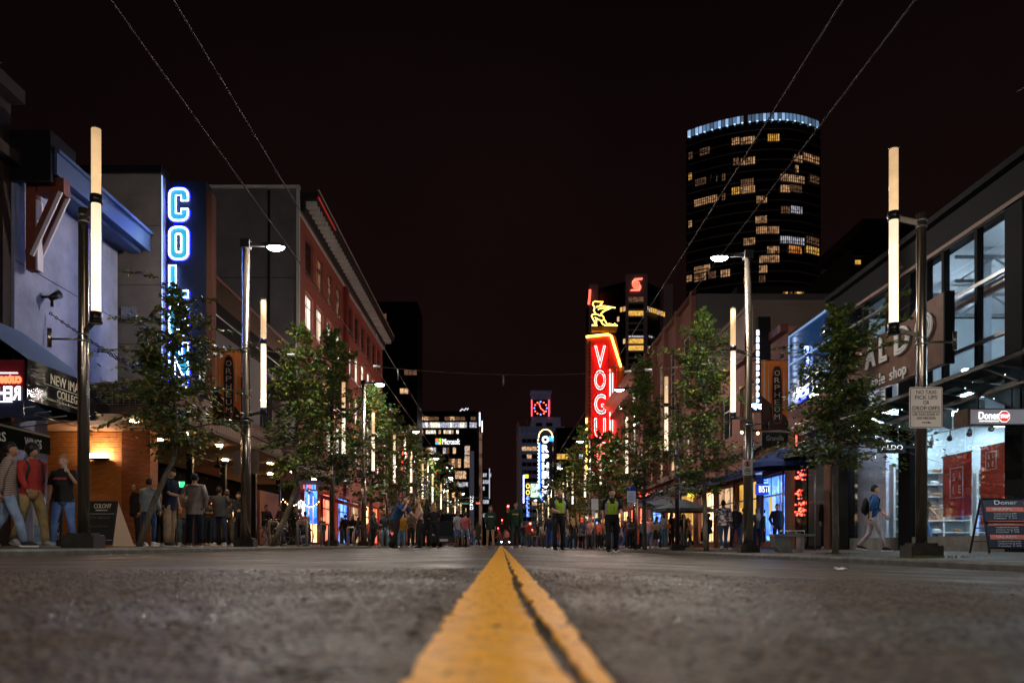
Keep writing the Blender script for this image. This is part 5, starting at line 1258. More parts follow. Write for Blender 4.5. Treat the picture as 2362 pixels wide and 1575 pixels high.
m = MB(); m.bar((9.37, 14.5, 3.6), (9.37, 25.9, 3.6), .05, .07); m.bar((10.1, 14.5, 3.3), (10.1, 25.9, 3.3), .06, .1); part('edge_beam', m, m_blackp, t)
t = thing('takeaway_sign', 'lit grey Doner STOP hanging sign with red octagon', 'sign', (9.66, 17, 2.6))
m = MB(); m.box((9.66, 17.0, 2.62), (11.6, 17.2, 2.92)); part('light_box', m, mat('lightbox_grey', (.10, .09, .10), .4, emit=(.35, .32, .36), es=.35), t)
m = MB(); m.box((9.6, 16.97, 2.60), (9.66, 17.5, 2.94)); part('brown_end', m, m_brown, t)
m = MB(); m.box((9.64, 16.98, 2.92), (11.6, 17.2, 2.94)); m.box((9.64, 16.98, 2.60), (11.6, 17.2, 2.62)); part('rim', m, m_blackp, t)
for x in (9.9, 10.6): 
    m = MB(); m.cyl((x, 17.1, 2.94), (x, 17.1, 3.4), .015, 5); part('hanger', m, m_black, t)
letters(t, 'Doner', FR['cam'], (9.84, 16.985, 2.72), .42, .15, m_wl, tube=0); letters(t, 'CRAFT WRAPS | DONAIR', FR['cam'], (9.85, 16.985, 2.66), .40, .03, m_wl)
def octagon(c, r, frame, d): rr, uu = frame; return [Vector(c) + rr * (r * math.cos(math.pi / 8 + k * math.pi / 4)) + uu * (r * math.sin(math.pi / 8 + k * math.pi / 4)) for k in range(8)]
m = MB(); m.prism(octagon((10.37, 16.985, 2.775), .115, FR['cam'], 0), (0, .01, 0)); part('octagon', m, glow('stop_red', (.95, .06, .05), .8), t)
m = MB(); m.prism(octagon((10.37, 16.992, 2.775), .125, FR['cam'], 0), (0, .005, 0)); part('octagon_rim', m, m_wl, t)
letters(t, 'STOP', FR['cam'], (10.285, 16.975, 2.74), .17, .075, m_wl)

# menu A-frame board
t = thing('menu_board', 'A-frame takeaway menu board with food photos and red headings', 'sandwich board', (10.1, 16.4, gz(10)))
b = gz(10); fx0, fx1 = 9.55, 10.75
def slab(mb, y0, z0, y1, z1, xa, xb, th=.02): mb.add([(xa, y0, z0), (xb, y0, z0), (xb, y1, z1), (xa, y1, z1), (xa, y0 + th, z0), (xb, y0 + th, z0), (xb, y1 + th, z1), (xa, y1 + th, z1)], [(0,1,2,3), (7,6,5,4), (0,4,5,1), (1,5,6,2), (2,6,7,3), (3,7,4,0)])
m = MB(); slab(m, 16.15, b + .1, 16.40, b + 1.08, fx0, fx1); part('menu_face', m, mat('menu_navy', (.035, .04, .07), .35), t)
ff = lambda u, v, d=.004: Vector((fx0 + (fx1 - fx0) * u, 16.15 + .25 * v - d, b + .1 + .98 * v))
frn = (Vector((1, 0, 0)), (ff(0, 1) - ff(0, 0)).normalized())
m = MB()
for p, q in ((ff(0, 0), ff(0, 1)), (ff(1, 0), ff(1, 1)), (ff(0, 1), ff(1, 1)), (ff(0, 0), ff(1, 0))): m.bar(p, q, .03, .03)
m.bar(ff(0, 0), (fx0, 16.13, b), .03, .03); m.bar(ff(1, 0), (fx1, 16.13, b), .03, .03); m.bar(ff(.0, .52, .02), ff(1, .52, .02), .02, .03)
m.bar((fx0 - .03, 16.75, b), (fx0, 16.42, b + 1.08), .03, .03); m.bar((fx1 - .03, 16.75, b), (fx1, 16.42, b + 1.08), .03, .03)
for z in (.15, .45, .75): m.bar((fx0 - .01, 16.15 + .25 * z, b + .1 + z * .9), (fx0 - .01, 16.72 - .3 * z, b + .1 + z * .9), .02, .02)
part('frame', m, m_black, t)
m = MB(); m.bar(ff(.42, 1.0), ff(.42, 1.05), .02, .02); m.bar(ff(.52, 1.0), ff(.52, 1.05), .02, .02); m.bar(ff(.42, 1.05), ff(.52, 1.05), .02, .02); part('handle', m, m_black, t)
for v, w_, tx in ((.74, .62, 'WRAPS'), (.46, .62, 'RICE PLATES'), (.18, .58, 'SALADS')):
    m = MB(); m.quad(ff(.05, v, .006), ff(.05 + w_, v, .006), ff(.05 + w_, v + .09, .006), ff(.05, v + .09, .006)); part('heading_band', m, mat('menu_salmon', (.80, .20, .14), .5), t)
    letters(t, tx, frn, ff(.14, v + .02, .008), .4, .05, m_inkw)
    for k in range(3): letters(t, ['Traditional Wrap 8.99', 'Chicken Wrap 8.99', 'Falafel 7.99'][k], frn, ff(.16, v - .06 - k * .045, .006), .45, .028, m_inkw)
    m = MB(); c = ff(.84, v - .01, .008); n = 20
    m.add([c + frn[0] * (.17 * math.cos(a)) + frn[1] * (.15 * math.sin(a)) for a in np.linspace(0, 2 * math.pi, n + 1)[:-1]], [tuple(range(n))]); part('food_photo', m, mat('food_photo', (.30, .07, .05), .5, 0, vs=22, col2=(.75, .62, .45)), t)
m = MB(); m.add([ff(.74, .9, .008) + frn[0] * (.09 * math.cos(a)) + frn[1] * (.075 * math.sin(a)) for a in np.linspace(math.pi / 8, 2 * math.pi + math.pi / 8, 9)[:-1]], [tuple(range(8))]); part('octagon_badge', m, mat('badge_red', (.5, .03, .03), .5), t)
letters(t, 'Doner', frn, ff(.2, .88, .006), .45, .09, m_inkw)

# ================================================================ R2: blue glass bay and shops next to it
t = thing('club_building', 'blue-lit glass bay with a built-in neon reflection above a pink sloping band', 'building', (11, 27.4, 0))
m_bl2 = glow('neon_reflected_blue', (.30, .42, 1), 4)  # glowing letters in it paint neon reflected by the glass
m_bg = mat('blue_glass', (.012, .035, .10), .12, 0, spec=.9, var=.3, vs=.6, emit=(.02, .09, .28), es=.22)
m = MB(); m.box((11.0, 27.45, 5.35), (11.1, 31.5, 8.05)); part('blue_glazing', m, m_bg, t)
m = MB(); m.box((10.96, 27.45, 6.95), (10.99, 31.5, 7.0)); m.box((10.96, 27.45, 6.0), (10.99, 31.5, 6.04)); m.box((10.96, 31.44, 4.9), (10.99, 31.5, 8.1)); m.box((10.96, 27.4, 8.02), (10.99, 31.5, 8.08)); m.box((10.96, 27.4, 4.3), (10.99, 27.45, 8.1)); part('glint_rails', m, glow('glint_rail_blue', (.35, .55, 1), .5), t)  # rails glow to paint the white glints on the glass
m = MB(); m.box((11.0, 27.4, 8.1), (20, 31.5, 8.2)); m.box((11.11, 27.4, 0), (20, 31.5, 8.1)); part('body', m, m_dark, t)
m = MB(); m.prism([(10.9, 27.4, 4.3), (10.9, 27.4, 5.3), (11.1, 27.4, 5.33), (11.1, 27.4, 4.3)], (0, 4.2, 0)); part('pink_band', m, m_rose, t)
for i, c in enumerate('CLUB'):
    mb = text_mb(c, FR['R'], (10.93, 29.75, 6.75 - i * .48 + .2), .4, .36, .01, tube=.03, mirror=True); part('glowing_letter', mb, m_bl2, t)
mb = text_mb('CLUB', FR['R'], (10.93, 30.6, 5.5), 1.2, .2, .01, tube=.016, mirror=True); part('glowing_letter', mb, m_bl2, t)
m = MB(); m.box((10.92, 29.5, 5.42), (10.95, 30.6, 5.45)); part('neon_line', m, m_neon_v, t)
m = MB(); m.box((10.95, 27.5, 0), (11.1, 28.0, 4.3)); m.box((10.95, 31.1, 0), (11.1, 31.5, 4.3)); part('pier', m, m_brickb, t)
m = MB(); m.box((11.05, 28.0, .1), (11.1, 29.6, 3.6)); part('roller_shutter', m, mat('shutter_green', (.03, .045, .04), .5, .4), t)
m = MB()
for k in range(24): m.box((11.03, 28.0, .12 + k * .145), (11.05, 29.6, .24 + k * .145))
part('shutter_slats', m, mat('shutter_green'), t)
m = MB(); m.box((11.04, 29.8, .1), (11.1, 31, 3.4)); part('dark_pane', m, m_glassd, t)
m_rs = glow('red_bulb', (1, .07, .04), 7); rb = MB().ell((0, 0, 0), (.035, .035, .035), 6, 4).mesh('red_bulb'); rb.materials.append(m_rs); rd = random.Random(6)
for i in range(46):
    u = rd.random(); inst('red_bulb', rb, t, (10.99, 29.9 + rd.uniform(0, .95), rd.choice([rd.uniform(1.2, 3.2), rd.uniform(1.2, 1.7), rd.uniform(2.6, 3.2)])))
m = MB(); m.box((10.95, 30.6, 3.5), (10.98, 30.68, 4.2)); part('red_neon_bar', m, glow('neon_red_bar', (1, .08, .05), 4), t)

t = thing('restaurant_row', 'rose rendered low shop row with blue bistro sign beyond the blue glass bay', 'building', (11, 31.6, 0))
ops = [(32.5 + i * 3.4, 34.6 + i * 3.4, 5.3, 7.3) for i in range(4)]; gops = [(32.0 + i * 3.6, 35.2 + i * 3.6, .25, 3.0) for i in range(4)]
m = MB(); wall_open(m, 1, 11, 31.6, 46.5, 0, 8.5, ops + gops, .35); shell(m, 1, 11, 31.6, 46.5, 0, 8.5, 12); part('wall', m, m_rose, t)
for i, o in enumerate(ops): window(t, 1, 11, *o, m_framel, m_glassd if i != 1 else lit_dim, 2, 2)
for o, q in zip(gops, (lit_blue, lit_yel, lit_warm, lit_shop)): window(t, 1, 11, *o, m_framel, q, 3, 2, fw=.09, name='shop_window')
m = MB(); m.box((11, 31.6, 8.3), (10.7, 46.5, 8.6)); part('cornice', m, m_beam, t)
m = MB(); m.box((11, 31.6, 4.2), (10.65, 46.5, 4.4)); part('shop_cornice', m, m_beam, t)
m = MB(); m.box((11.6, 38, 8.6), (18, 46, 11.3)); m.box((11.5, 37.95, 11.2), (18, 46, 11.4)); part('penthouse', m, mat('penthouse_brown', (.17, .125, .115), .85, var=.1, vs=.8), t)
m = MB(); m.box((12.0, 37.9, 9.6), (12.6, 37.99, 9.95)); part('vent_hood', m, mat('vent_red', (.12, .025, .02), .6), t)
for y, ms_ in ((32.2, 'canvas_navy'), (36.0, 'canvas_navy'), (39.6, 'canvas_grey')):
    m = MB(); m.prism([(10.97, y, 3.6), (9.3, y, 3.0), (9.3, y, 2.8), (10.97, y, 3.2)], (0, 3.3, 0)); part('shop_awning', m, mat(ms_), t)
# blade LED sign, blue neon box, bistro sign
t = thing('blade_sign', 'black blade sign edged with a column of blue-white LEDs', 'neon sign', (10.3, 33, 5.7))
m = MB(); m.box(P(1749, 935, 33), P(1772, 735, 33.3)); part('cabinet', m, m_blackp, t)
for i in range(11):
    m = MB(); h = 8 if i > 5 else 11; m.box(P(1745.5, 762 + i * 16 + h, 32.95), P(1750, 762 + i * 16, 33.0)); part('led', m, glow('led_blue', (.45, .62, 1), 7), t)
blade(1724, 1766, 927, 948, 32.4, 'FTC', m_neon_b, 'small box sign with blue neon lettering between post and banner', horiz=True, tube=.02)
blade(1748, 1790, 1115, 1140, 34.5, 'BISTRO', m_bl, 'blue lit bistro name board under the pale screen', back=glow('bistro_blue', (.02, .06, .6), .9), horiz=True)
t = thing('lit_screen', 'pale blue lit screen above the bistro name board', 'screen', (10.5, 34.8, 2.5)); m = MB(); m.box(P(1744, 1094, 34.8), P(1785, 1062, 34.9)); part('screen_face', m, glow('pale_screen', (.32, .45, .8), .75), t)
m = MB(); 
for py in (1098, 1103, 1108): m.box(P(1744, py + 2, 34.7), P(1786, py, 34.8))
part('blue_louvres', m, mat('louvre_blue', (.05, .15, .4), .4), t)
t = thing('poster_board', 'yellow upright menu poster beside the bistro entrance', 'sign', (PX(1780, 34), 34, .1)); m = MB(); m.box(P(1775, 1195, 34), P(1786, 1146, 34.05)); part('poster', m, glow('poster_yellow', (1, .62, .08), .7), t)
letters(t, 'MENU', FR['cam'], P(1776.5, 1190, 33.99), .15, .1, m_ink)
for px, py in ((1711, 997), (1748, 999)):
    t = thing('wall_lantern', 'small amber wall light ' + ('beside the lamp-headed post' if px < 1730 else 'just under the orange theatre banner'), 'lamp', P(px, py, 33.5)); m = MB(); m.ell(P(px, py, 33.5), (.06, .05, .06), 8, 5); part('bulb', m, glow('amber_bulb', (1, .52, .18), 14), t)
    m = MB(); m.box(P(px - 3, py - 8, 33.55), P(px + 3, py - 4, 33.7)); part('cap', m, m_black, t)
# umbrellas / big parasols over the terrace
def parasol(px, pyt, Y, w, h, ms_, label):
    c = P(px, pyt, Y); t = thing('parasol', label, 'parasol', (c.x, Y, gz(c.x)))
    m = MB(); n = 8; top = c; r = w / 2
    ring = [Vector((c.x + r * math.cos(a), Y + r * math.sin(a), c.z - h)) for a in np.linspace(0, 2 * math.pi, n + 1)[:-1]]
    m.add([top] + ring, [(0, 1 + i, 1 + (i + 1) % n) for i in range(n)]); ring2 = [p - Vector((0, 0, .15)) for p in ring]
    m.add(ring + ring2, [(i, (i+1) % n, n + (i+1) % n, n + i) for i in range(n)]); part('canopy', m, mat(ms_), t)
    m = MB(); m.cyl((c.x, Y, gz(c.x)), (c.x, Y, c.z), .03, 6); part('mast', m, m_steel, t)
parasol(1806, 1030, 27.0, 2.2, .55, 'canvas_navy', 'big dark blue parasol beside the orange banner post')
parasol(1880, 1008, 25.5, 2.0, .5, 'canvas_grey', 'grey-blue parasol partly hidden by the slim street tree')
parasol(1577, 1150, 40, 3.0, .5, 'canvas_grey', 'dark grey parasol over the terrace past the second street tree')
parasol(1540, 1145, 45, 3.0, .5, 'canvas_grey', 'dark parasol over the terrace below the third street tree')
t = thing('shop_sign', 'yellow and white lit fascia lettering over the terrace parasols', 'sign', P(1600, 1140, 47)); m = MB(); m.box(P(1588, 1146, 47), P(1625, 1136, 47.2)); part('face', m, litmat('yellow_fascia', (.5, .3, .0), (1, .8, .1), 1.6, 3), t)
t = thing('shop_sign', 'red script neon sign beyond the bus stop board', 'sign', P(1475, 1140, 60)); letters(t, 'Tonight', FR['cam'], P(1474, 1152, 60), .8, .5, glow('red_script', (1, .08, .05), 5), 'glowing_script', tube=.03); m = MB(); m.box(P(1472, 1154, 60.1), P(1497, 1133, 60.2)); part('backing', m, m_redp, t)
t = thing('shop_sign', 'red lit box sign with white patches beside the parasols', 'sign', P(1518, 1165, 50)); m = MB(); m.box(P(1516, 1179, 50), P(1530, 1157, 50.2)); part('face', m, litmat('red_white_sign', (.9, .03, .04), (1, .65, .7), 1.6, 2.5), t)
t = thing('shop_sign', 'small blue glowing sign high over the red box sign', 'sign', P(1515, 1140, 52)); m = MB(); m.box(P(1508, 1145, 52), P(1522, 1139, 52.2)); part('face', m, glow('blue_small', (.03, .12, 1), 5), t)
# ================================================================ signs on posts, banners
def banner(side, Y, x0, x1, z0, z1, label, plate=None):
    t = thing('street_banner', label, 'banner', (x0, Y, z0))
    w = x1 - x0; h = z1 - z0
    m = MB(); m.box((x0, Y, z0), (x1, Y + .015, z1)); part('cloth', m, mat('banner_orange', (.90, .24, .04), .6, 0, var=.1, vs=3), t)
    m = MB()
    for a, b in ((.06, .16), (.24, .29), (.80, .86)): m.quad((x0 + w * a, Y - .004, z0 + h * .3), (x0 + w * b, Y - .004, z0 + h * .3), (x0 + w * (b - .02), Y - .004, z1), (x0 + w * (a + .03), Y - .004, z1))
    part('pale_stripes', m, mat('banner_cream', (.75, .55, .42), .6), t)
    m = MB(); m.quad((x0, Y - .008, z0), (x1, Y - .008, z0), (x1, Y - .008, z0 + h * .12), (x0 + w * .9, Y - .008, z0 + h * .2), (x0, Y - .008, z0 + h * .5)); part('dark_wedge', m, mat('banner_brown', (.05, .02, .015), .6), t)
    rp = [Vector((x0 + w * .40 + px_ * w * .36, Y - .014, z0 + h * .09 + pz_ * h * .83)) for px_, pz_ in rrect(1, 1, .28)]
    m = MB(); m.add(rp, [tuple(range(len(rp)))]); part('sign_shape', m, m_ink, t)
    m = MB(); m.tube([p - Vector((0, .006, 0)) for p in rp], .012, 4, closed=True); part('sign_outline', m, mat('banner_red', (.55, .1, .04), .6), t)
    for i, c in enumerate('ORPHEUM'):
        lh = h * .74 / 7; letters(t, c, FR['cam'], (x0 + w * .48, Y - .02, z0 + h * .88 - lh * (i + 1) + lh * .12), w * .2, lh * .72, mat('banner_cream'), 'letter', .003)
    m = MB(); xp = side * 6.8; m.cyl((xp, Y, z1 + .02), (x0 if side < 0 else x1, Y, z1 + .02), .018, 6); m.cyl((xp, Y, z0 - .02), (x0 if side < 0 else x1, Y, z0 - .02), .018, 6); part('banner_rods', m, m_pole, t)
    if plate:
        m = MB(); m.box((x0 + .02, Y - .02, z0 - .42), (x1 - .02, Y + .02, z0 - .06)); part('name_plate', m, m_ink, t)
        letters(t, plate, FR['cam'], (x0 + w * .18, Y - .03, z0 - .30), w * .64, .14, mat('banner_cream2', (.8, .72, .6), .6), 'lettering', .003)
banner(1, 22.75, 7.17, 7.92, 3.3, 5.2, 'orange and black ORPHEUM banner with Granville name plate on the tall post', 'Granville')
banner(-1, 21.95, -7.70, -6.95, 3.35, 5.3, 'orange striped ORPHEUM banner hung on the post near the COLONY sign')
# taxi sign
m_signw = mat('reflective_white', (.80, .74, .70), .45)
t = thing('road_sign', 'white NO TAXI PICK UPS OR DROP OFFS sign on the lamp post', 'road sign', (6.9, 13.38, 2.0))
m = MB(); m.prism([Vector((6.62 + a, 13.38, 2.02 + b_)) for a, b_ in rrect(.54, .67, .035, 3)], (0, -.006, 0)); part('plate', m, m_signw, t)
m = MB(); rr = [Vector((6.635 + a, 13.368, 2.035 + b_)) for a, b_ in rrect(.51, .64, .03, 3)]; m.tube(rr, .0045, 4, closed=True); part('border', m, m_ink, t)
for tx, z, w, h in (('NO TAXI', 2.575, .32, .062), ('PICK UPS', 2.49, .36, .062), ('OR', 2.405, .10, .062), ('DROP OFFS', 2.315, .44, .062), ('USE TAXI ZONE AT', 2.225, .44, .040), ('600 NELSON', 2.165, .30, .040)):
    letters(t, tx, FR['cam'], (6.89 - w / 2, 13.367, z), w, h, m_ink, depth=.002)
m = MB(); m.box((6.66, 13.366, 2.285), (7.12, 13.369, 2.293)); m.prism([(6.92, 13.369, 2.10), (6.98, 13.369, 2.075 + .03), (6.92, 13.369, 2.13)], (0, -.003, 0)); m.box((6.82, 13.366, 2.107), (6.92, 13.369, 2.12)); part('arrow_and_rule', m, m_ink, t)
m = MB(); m.box((6.8, 13.39, 2.2), (6.98, 13.42, 2.24)); m.box((6.8, 13.39, 2.5), (6.98, 13.42, 2.54)); part('clamp', m, m_steel, t)
t = thing('road_sign', 'small white no-stopping and no-parking sign on the tall post', 'road sign', (6.6, 22.5, 2.1))
m = MB(); m.prism([Vector((6.585 + a, 22.52, 2.03 + b_)) for a, b_ in rrect(.27, .42, .03, 3)], (0, -.006, 0)); part('plate', m, m_signw, t)
for z in (2.345, 2.14):
    m = MB(); m.tube([(6.72 + .07 * math.cos(a), 22.508, z + .07 * math.sin(a)) for a in np.linspace(0, 2 * math.pi, 17)[:-1]], .011, 4, closed=True)
    if z > 2.2: m.bar((6.67, 22.508, z + .05), (6.77, 22.508, z - .05), .008, .016)
    part('red_ring', m, mat('sign_red', (.5, .03, .02), .5) if z > 2.2 else m_ink, t)
m = MB(); m.box((6.695, 22.507, 2.29), (6.745, 22.51, 2.40)); m.box((6.685, 22.507, 2.125), (6.755, 22.51, 2.165)); part('pictogram', m, m_ink, t)
t = thing('bus_stop_sign', 'blue-headed grey bus stop timetable board on a slim post', 'bus stop sign', (6.85, 36.5, .0))
Yb = 36.6; m = MB(); m.box(P(1447, 1158, Yb), P(1466, 1132, Yb + .05)); part('timetable_panel', m, mat('bus_panel', (.42, .45, .55), .5, emit=(.4, .45, .6), es=.12), t)
m = MB(); m.box(P(1447, 1131.5, Yb), P(1466, 1121, Yb + .05)); part('blue_header', m, mat('bus_blue', (.02, .06, .30), .5), t)
letters(t, 'T', FR['cam'], P(1450, 1130, Yb - .01), .1, .14, m_inkw); m = MB(); m.cyl((PX(1467, Yb), Yb + .1, -.1), (PX(1467, Yb), Yb + .1, 2.9), .045, 8); part('post', m, m_pole, t)
for k in range(6): letters(t, '5 Robson', FR['cam'], P(1449, 1138 + k * 3, Yb - .01), .26, .03, m_ink, depth=.002)
t = thing('road_sign', 'two pale parking signs on a thin post behind the police officers', 'road sign', (PX(1370, 38), 38, 0))
m = MB(); m.box(P(1364, 1176, 38), P(1380, 1150, 38.02)); m.box(P(1365, 1191, 38), P(1373, 1178, 38.02)); part('plate', m, mat('reflective_white'), t); m = MB(); m.cyl((PX(1371, 38), 38.05, -.1), (PX(1371, 38), 38.05, 2.4), .03, 6); part('post', m, m_steel, t)
# back-to-back sign on post 2, left side
t = thing('road_sign', 'rounded grey sign backs clamped to the post under the ORPHEUM banner', 'road sign', (-6.8, 21.7, 2))
m = MB(); m.prism([Vector((-7.08 + a, 21.75, 2.0 + b_)) for a, b_ in rrect(.17, .62, .05, 3)], (0, .01, 0)); m.prism([Vector((-6.62 + a, 21.75, 2.0 + b_)) for a, b_ in rrect(.2, .62, .05, 3)], (0, .01, 0)); part('plate', m, mat('sign_back', (.20, .16, .15), .5, .3), t)
# COLONY sandwich board
t = thing('sandwich_board', 'black chalk A-board headed COLONY with chalk arrow', 'sandwich board', (-9.6, 19.4, gz(-9.6)))
b = gz(-9.6); xa, xb = -9.62, -8.98; Yc2 = 19.0
m = MB(); slab(m, Yc2, b + .03, Yc2 + .22, b + 1.05, xa, xb); part('front_panel', m, m_ink, t)
m = MB(); slab(m, Yc2 + .62, b + .03, Yc2 + .26, b + 1.05, xa, xb); part('rear_panel', m, m_ink, t)
m = MB(); m.add([(xb + .01, Yc2, b), (xb + .23, Yc2 + .62, b), (xb + .02, Yc2 + .26, b + 1.03)], [(0, 1, 2)]); part('side_cheek', m, mat('mdf_pale', (.40, .28, .2), .7), t)
f2 = lambda u, v, d=.004: Vector((xa + (xb - xa) * u, Yc2 + .22 * v - d, b + .03 + 1.02 * v)); fr2 = (Vector((1, 0, 0)), (f2(0, 1) - f2(0, 0)).normalized())
letters(t, 'COLONY', fr2, f2(.2, .83), .40, .11, m_goldl); letters(t, 'ENTERTAINMENT DISTRICT', fr2, f2(.28, .77), .28, .03, m_goldl)
letters(t, "IT'S FRIDAY", fr2, f2(.12, .58), .45, .07, mat('chalk_dim', (.16, .10, .08), .8)); letters(t, 'New Events', fr2, f2(.12, .40), .42, .05, mat('chalk_dim'))
m = MB(); m.box(f2(.04, .70), f2(.96, .71)); m.box(f2(.04, .10), f2(.96, .112)); m.add([f2(.2, .19), f2(.34, .25), f2(.34, .13)], [(0, 1, 2)]); m.box(f2(.34, .16), f2(.66, .22)); part('chalk_lines', m, m_chalk, t)
t = thing('sandwich_board', 'narrow black price board with 5 DAY lettering by the burger bar', 'sandwich board', (-9.7, 17.9, b)); m = MB(); m.box((-9.82, 17.9, b), (-9.55, 17.93, b + 1.0)); part('panel', m, m_ink, t)
for i, (c, h) in enumerate((('5', .26), ('DAY', .16), ('DAY', .16))): letters(t, c, FR['cam'], (-9.77, 17.885, b + [.58, .36, .14][i]), .17, h, m_chalk, 'lettering', .003)
t = thing('upright_board', 'upright white and blue skateboard-shaped panel by the burger bar', 'board', (-10, 17.8, b)); m = MB(); m.prism([Vector((-10.13 + a, 17.8, b + .05 + c)) for a, c in rrect(.26, 1.05, .12, 4)], (0, .03, 0)); part('panel', m, mat('surf_white', (.42, .42, .45), .5, var=.2, vs=3), t)
m = MB(); m.box((-10.1, 17.79, b + .1), (-9.9, 17.797, b + .45)); part('blue_print', m, mat('surf_blue', (.07, .15, .30), .5, 0, col2=(.3, .4, .5), vs=6), t)
# bench
t = thing('bench', 'low grey slab bench with curved metal armrests on the pavement', 'bench', (7.8, 21.5, gz(7.8)))
b = gz(7.8); m = MB(); m.box((7.05, 21.3, b + .42), (8.1, 21.75, b + .48)); part('seat', m, m_steel, t)
m = MB(); m.prism([(7.06, 21.32, b + .42), (7.1, 21.32, b + .15), (7.22, 21.32, b), (7.55, 21.32, b), (7.5, 21.32, b + .1), (7.46, 21.32, b + .42)], (0, .4, 0)); part('leg', m, m_conc, t)
m = MB(); m.box((7.76, 21.35, b), (7.85, 21.7, b + .42)); part('leg', m, m_steel, t)
for x in (7.2, 7.42, 7.64):
    m = MB(); m.tube([(x, 21.33, b + .48), (x, 21.33, b + .56), (x + .2, 21.33, b + .56), (x + .2, 21.33, b + .48)], .010, 6); part('armrest', m, mat('bare_metal', (.7, .68, .65), .3, .9), t)
m = MB(); m.box((7.5, 21.45, b + .482), (7.8, 21.62, b + .51)); o = part('cardboard', m, mat('cardboard', (.4, .25, .1), .8)); props(o, 'flat brown cardboard scrap left on the bench seat', 'cardboard')
# bicycle racks
def rack(x, Y, label, h=.85):
    b = gz(x); t = thing('bike_rack', label, 'bike rack', (x, Y, b), group='bike racks along the kerb')
    m = MB(); m.tube([(x - .14, Y, b), (x - .16, Y, b + h - .05), (x - .12, Y, b + h), (x + .12, Y, b + h), (x + .16, Y, b + h - .05), (x + .14, Y, b)], .045, 8); part('hoop', m, mat('rack_steel', (.42, .36, .33), .45, .6), t)
for px, Y in ((631, 29), (697, 27.5), (749, 32), (809, 38)): rack(PX(px, Y), Y, {631: 'bike rack hoop beside the leaning tree trunk', 697: 'bike rack hoop in front of the second bicycle', 749: 'bike rack hoop right by the third lamp post', 809: 'bike rack hoop among the people past the dense tree'}[px])
def bicycle(x, Y, rz, label):
    b = gz(x); t = thing('bicycle', label, 'bicycle', (x, Y, b), rz); mt = mat('bike_paint', (.03, .03, .035), .3, .3); ch = mat('bike_chrome', (.6, .6, .62), .25, .9)
    for wx in (-.52, .52):
        m = MB(); m.tube([(wx + .33 * math.cos(a), 0, .34 + .33 * math.sin(a)) for a in np.linspace(0, 2 * math.pi, 21)[:-1]], .018, 5, closed=True); w = part('wheel', m, mat('rubber', (.02, .02, .02), .7), t, local=True)
        m = MB(); m.tube([(wx + .31 * math.cos(a), 0, .34 + .31 * math.sin(a)) for a in np.linspace(0, 2 * math.pi, 21)[:-1]], .009, 4, closed=True)
        for k in range(8): a = k * math.pi / 4; m.cyl((wx, 0, .34), (wx + .31 * math.cos(a), 0, .34 + .31 * math.sin(a)), .003, 3)
        part('rim_and_spokes', m, ch, w, local=True)
    m = MB(); J = {'bb': (-.08, 0, .28), 's': (-.22, 0, .78), 'h': (.36, 0, .80), 'h2': (.40, 0, .66), 'r': (-.52, 0, .34), 'f': (.52, 0, .34)}
    for a, c in (('bb', 's'), ('s', 'h'), ('bb', 'h2'), ('r', 'bb'), ('r', 's'), ('h', 'h2'), ('h2', 'f')): m.cyl(J[a], J[c], .017, 6)
    part('frame', m, mt, t, local=True)
    m = MB(); m.cyl((-.22, 0, .78), (-.25, 0, .92), .012, 6); m.ell((-.26, 0, .94), (.13, .06, .03), 8, 4); part('saddle', m, mt, t, local=True)
    m = MB(); m.tube([(.36, 0, .80), (.34, 0, .96)], .012, 6); m.tube([(.28, -.26, .98), (.36, 0, .97), (.28, .26, .98)], .013, 6); part('handlebar', m, ch, t, local=True)
    m = MB(); m.tube([(-.08 + .09 * math.cos(a), .03, .28 + .09 * math.sin(a)) for a in np.linspace(0, 2 * math.pi, 13)[:-1]], .006, 4, closed=True); m.cyl((-.08, -.1, .28), (-.02, -.1, .14), .01, 5); part('crankset', m, ch, t, local=True)
bicycle(PX(621, 30), 30, math.radians(75), 'black bicycle parked against the first bike rack'); bicycle(PX(680, 28.5), 28.5, math.radians(55), 'black bicycle with bright rims beside the second bike rack')
# patio of the bar: awning, string lights, blue windows, and railings
t = thing('patio_awning', 'dark red patio awning of the bar beyond the marquee', 'awning', (-9.8, 41, 2.4)); m = MB(); m.prism([(-11, 44.9, 3.2), (-8.6, 44.9, 2.5), (-8.6, 44.9, 2.3), (-11, 44.9, 3.0)], (0, 8, 0)); part('canvas', m, mat('canvas_red', (.35, .03, .03), .8), t)
t = thing('string_lights', 'sagging string of warm bulbs strung under the red awning', 'string lights', (-9, 41, 2.2))
sb = MB().ell((0, 0, 0), (.03, .03, .038), 6, 4).mesh('bulb'); sb.materials.append(m_bulb)
pts = [P(612 + 123 * i / 24, 1146 + 13 * 4 * ((i % 8) / 8) * (1 - (i % 8) / 8) + i * .35, 42.5) for i in range(25)]
m = MB(); m.tube(pts, .006, 4, cap=False); part('cable', m, m_black, t)
for p in pts[::1]: inst('bulb', sb, t, p - Vector((0, 0, .06)))
t = thing('lit_window_bay', 'bright blue lit window of the bar beside the white lightbox', 'window', P(705, 1200, 44.6)); 
for a in (703, 713, 723): m = MB(); m.box(P(a, 1208, 44.55), P(a + 8.5, 1132, 44.6)); part('blue_pane', m, litmat('blue_bar', (.0, .03, .35), (.1, .4, 1), 2.0, 1.2), t)
t = thing('wall_screen', 'row of small blue and red monitors above the bar entrance', 'screens', P(700, 1115, 44.6)); 
for a in range(5): m = MB(); m.box(P(700 + a * 6, 1128, 44.5), P(704.5 + a * 6, 1116, 44.6)); part('monitor', m, glow(['mon_red', 'mon_blue', 'mon_red', 'mon_blue', 'mon_blue'][a], [(1, .15, .2), (.1, .25, 1)][a in (1, 3, 4)], 2.5), t)
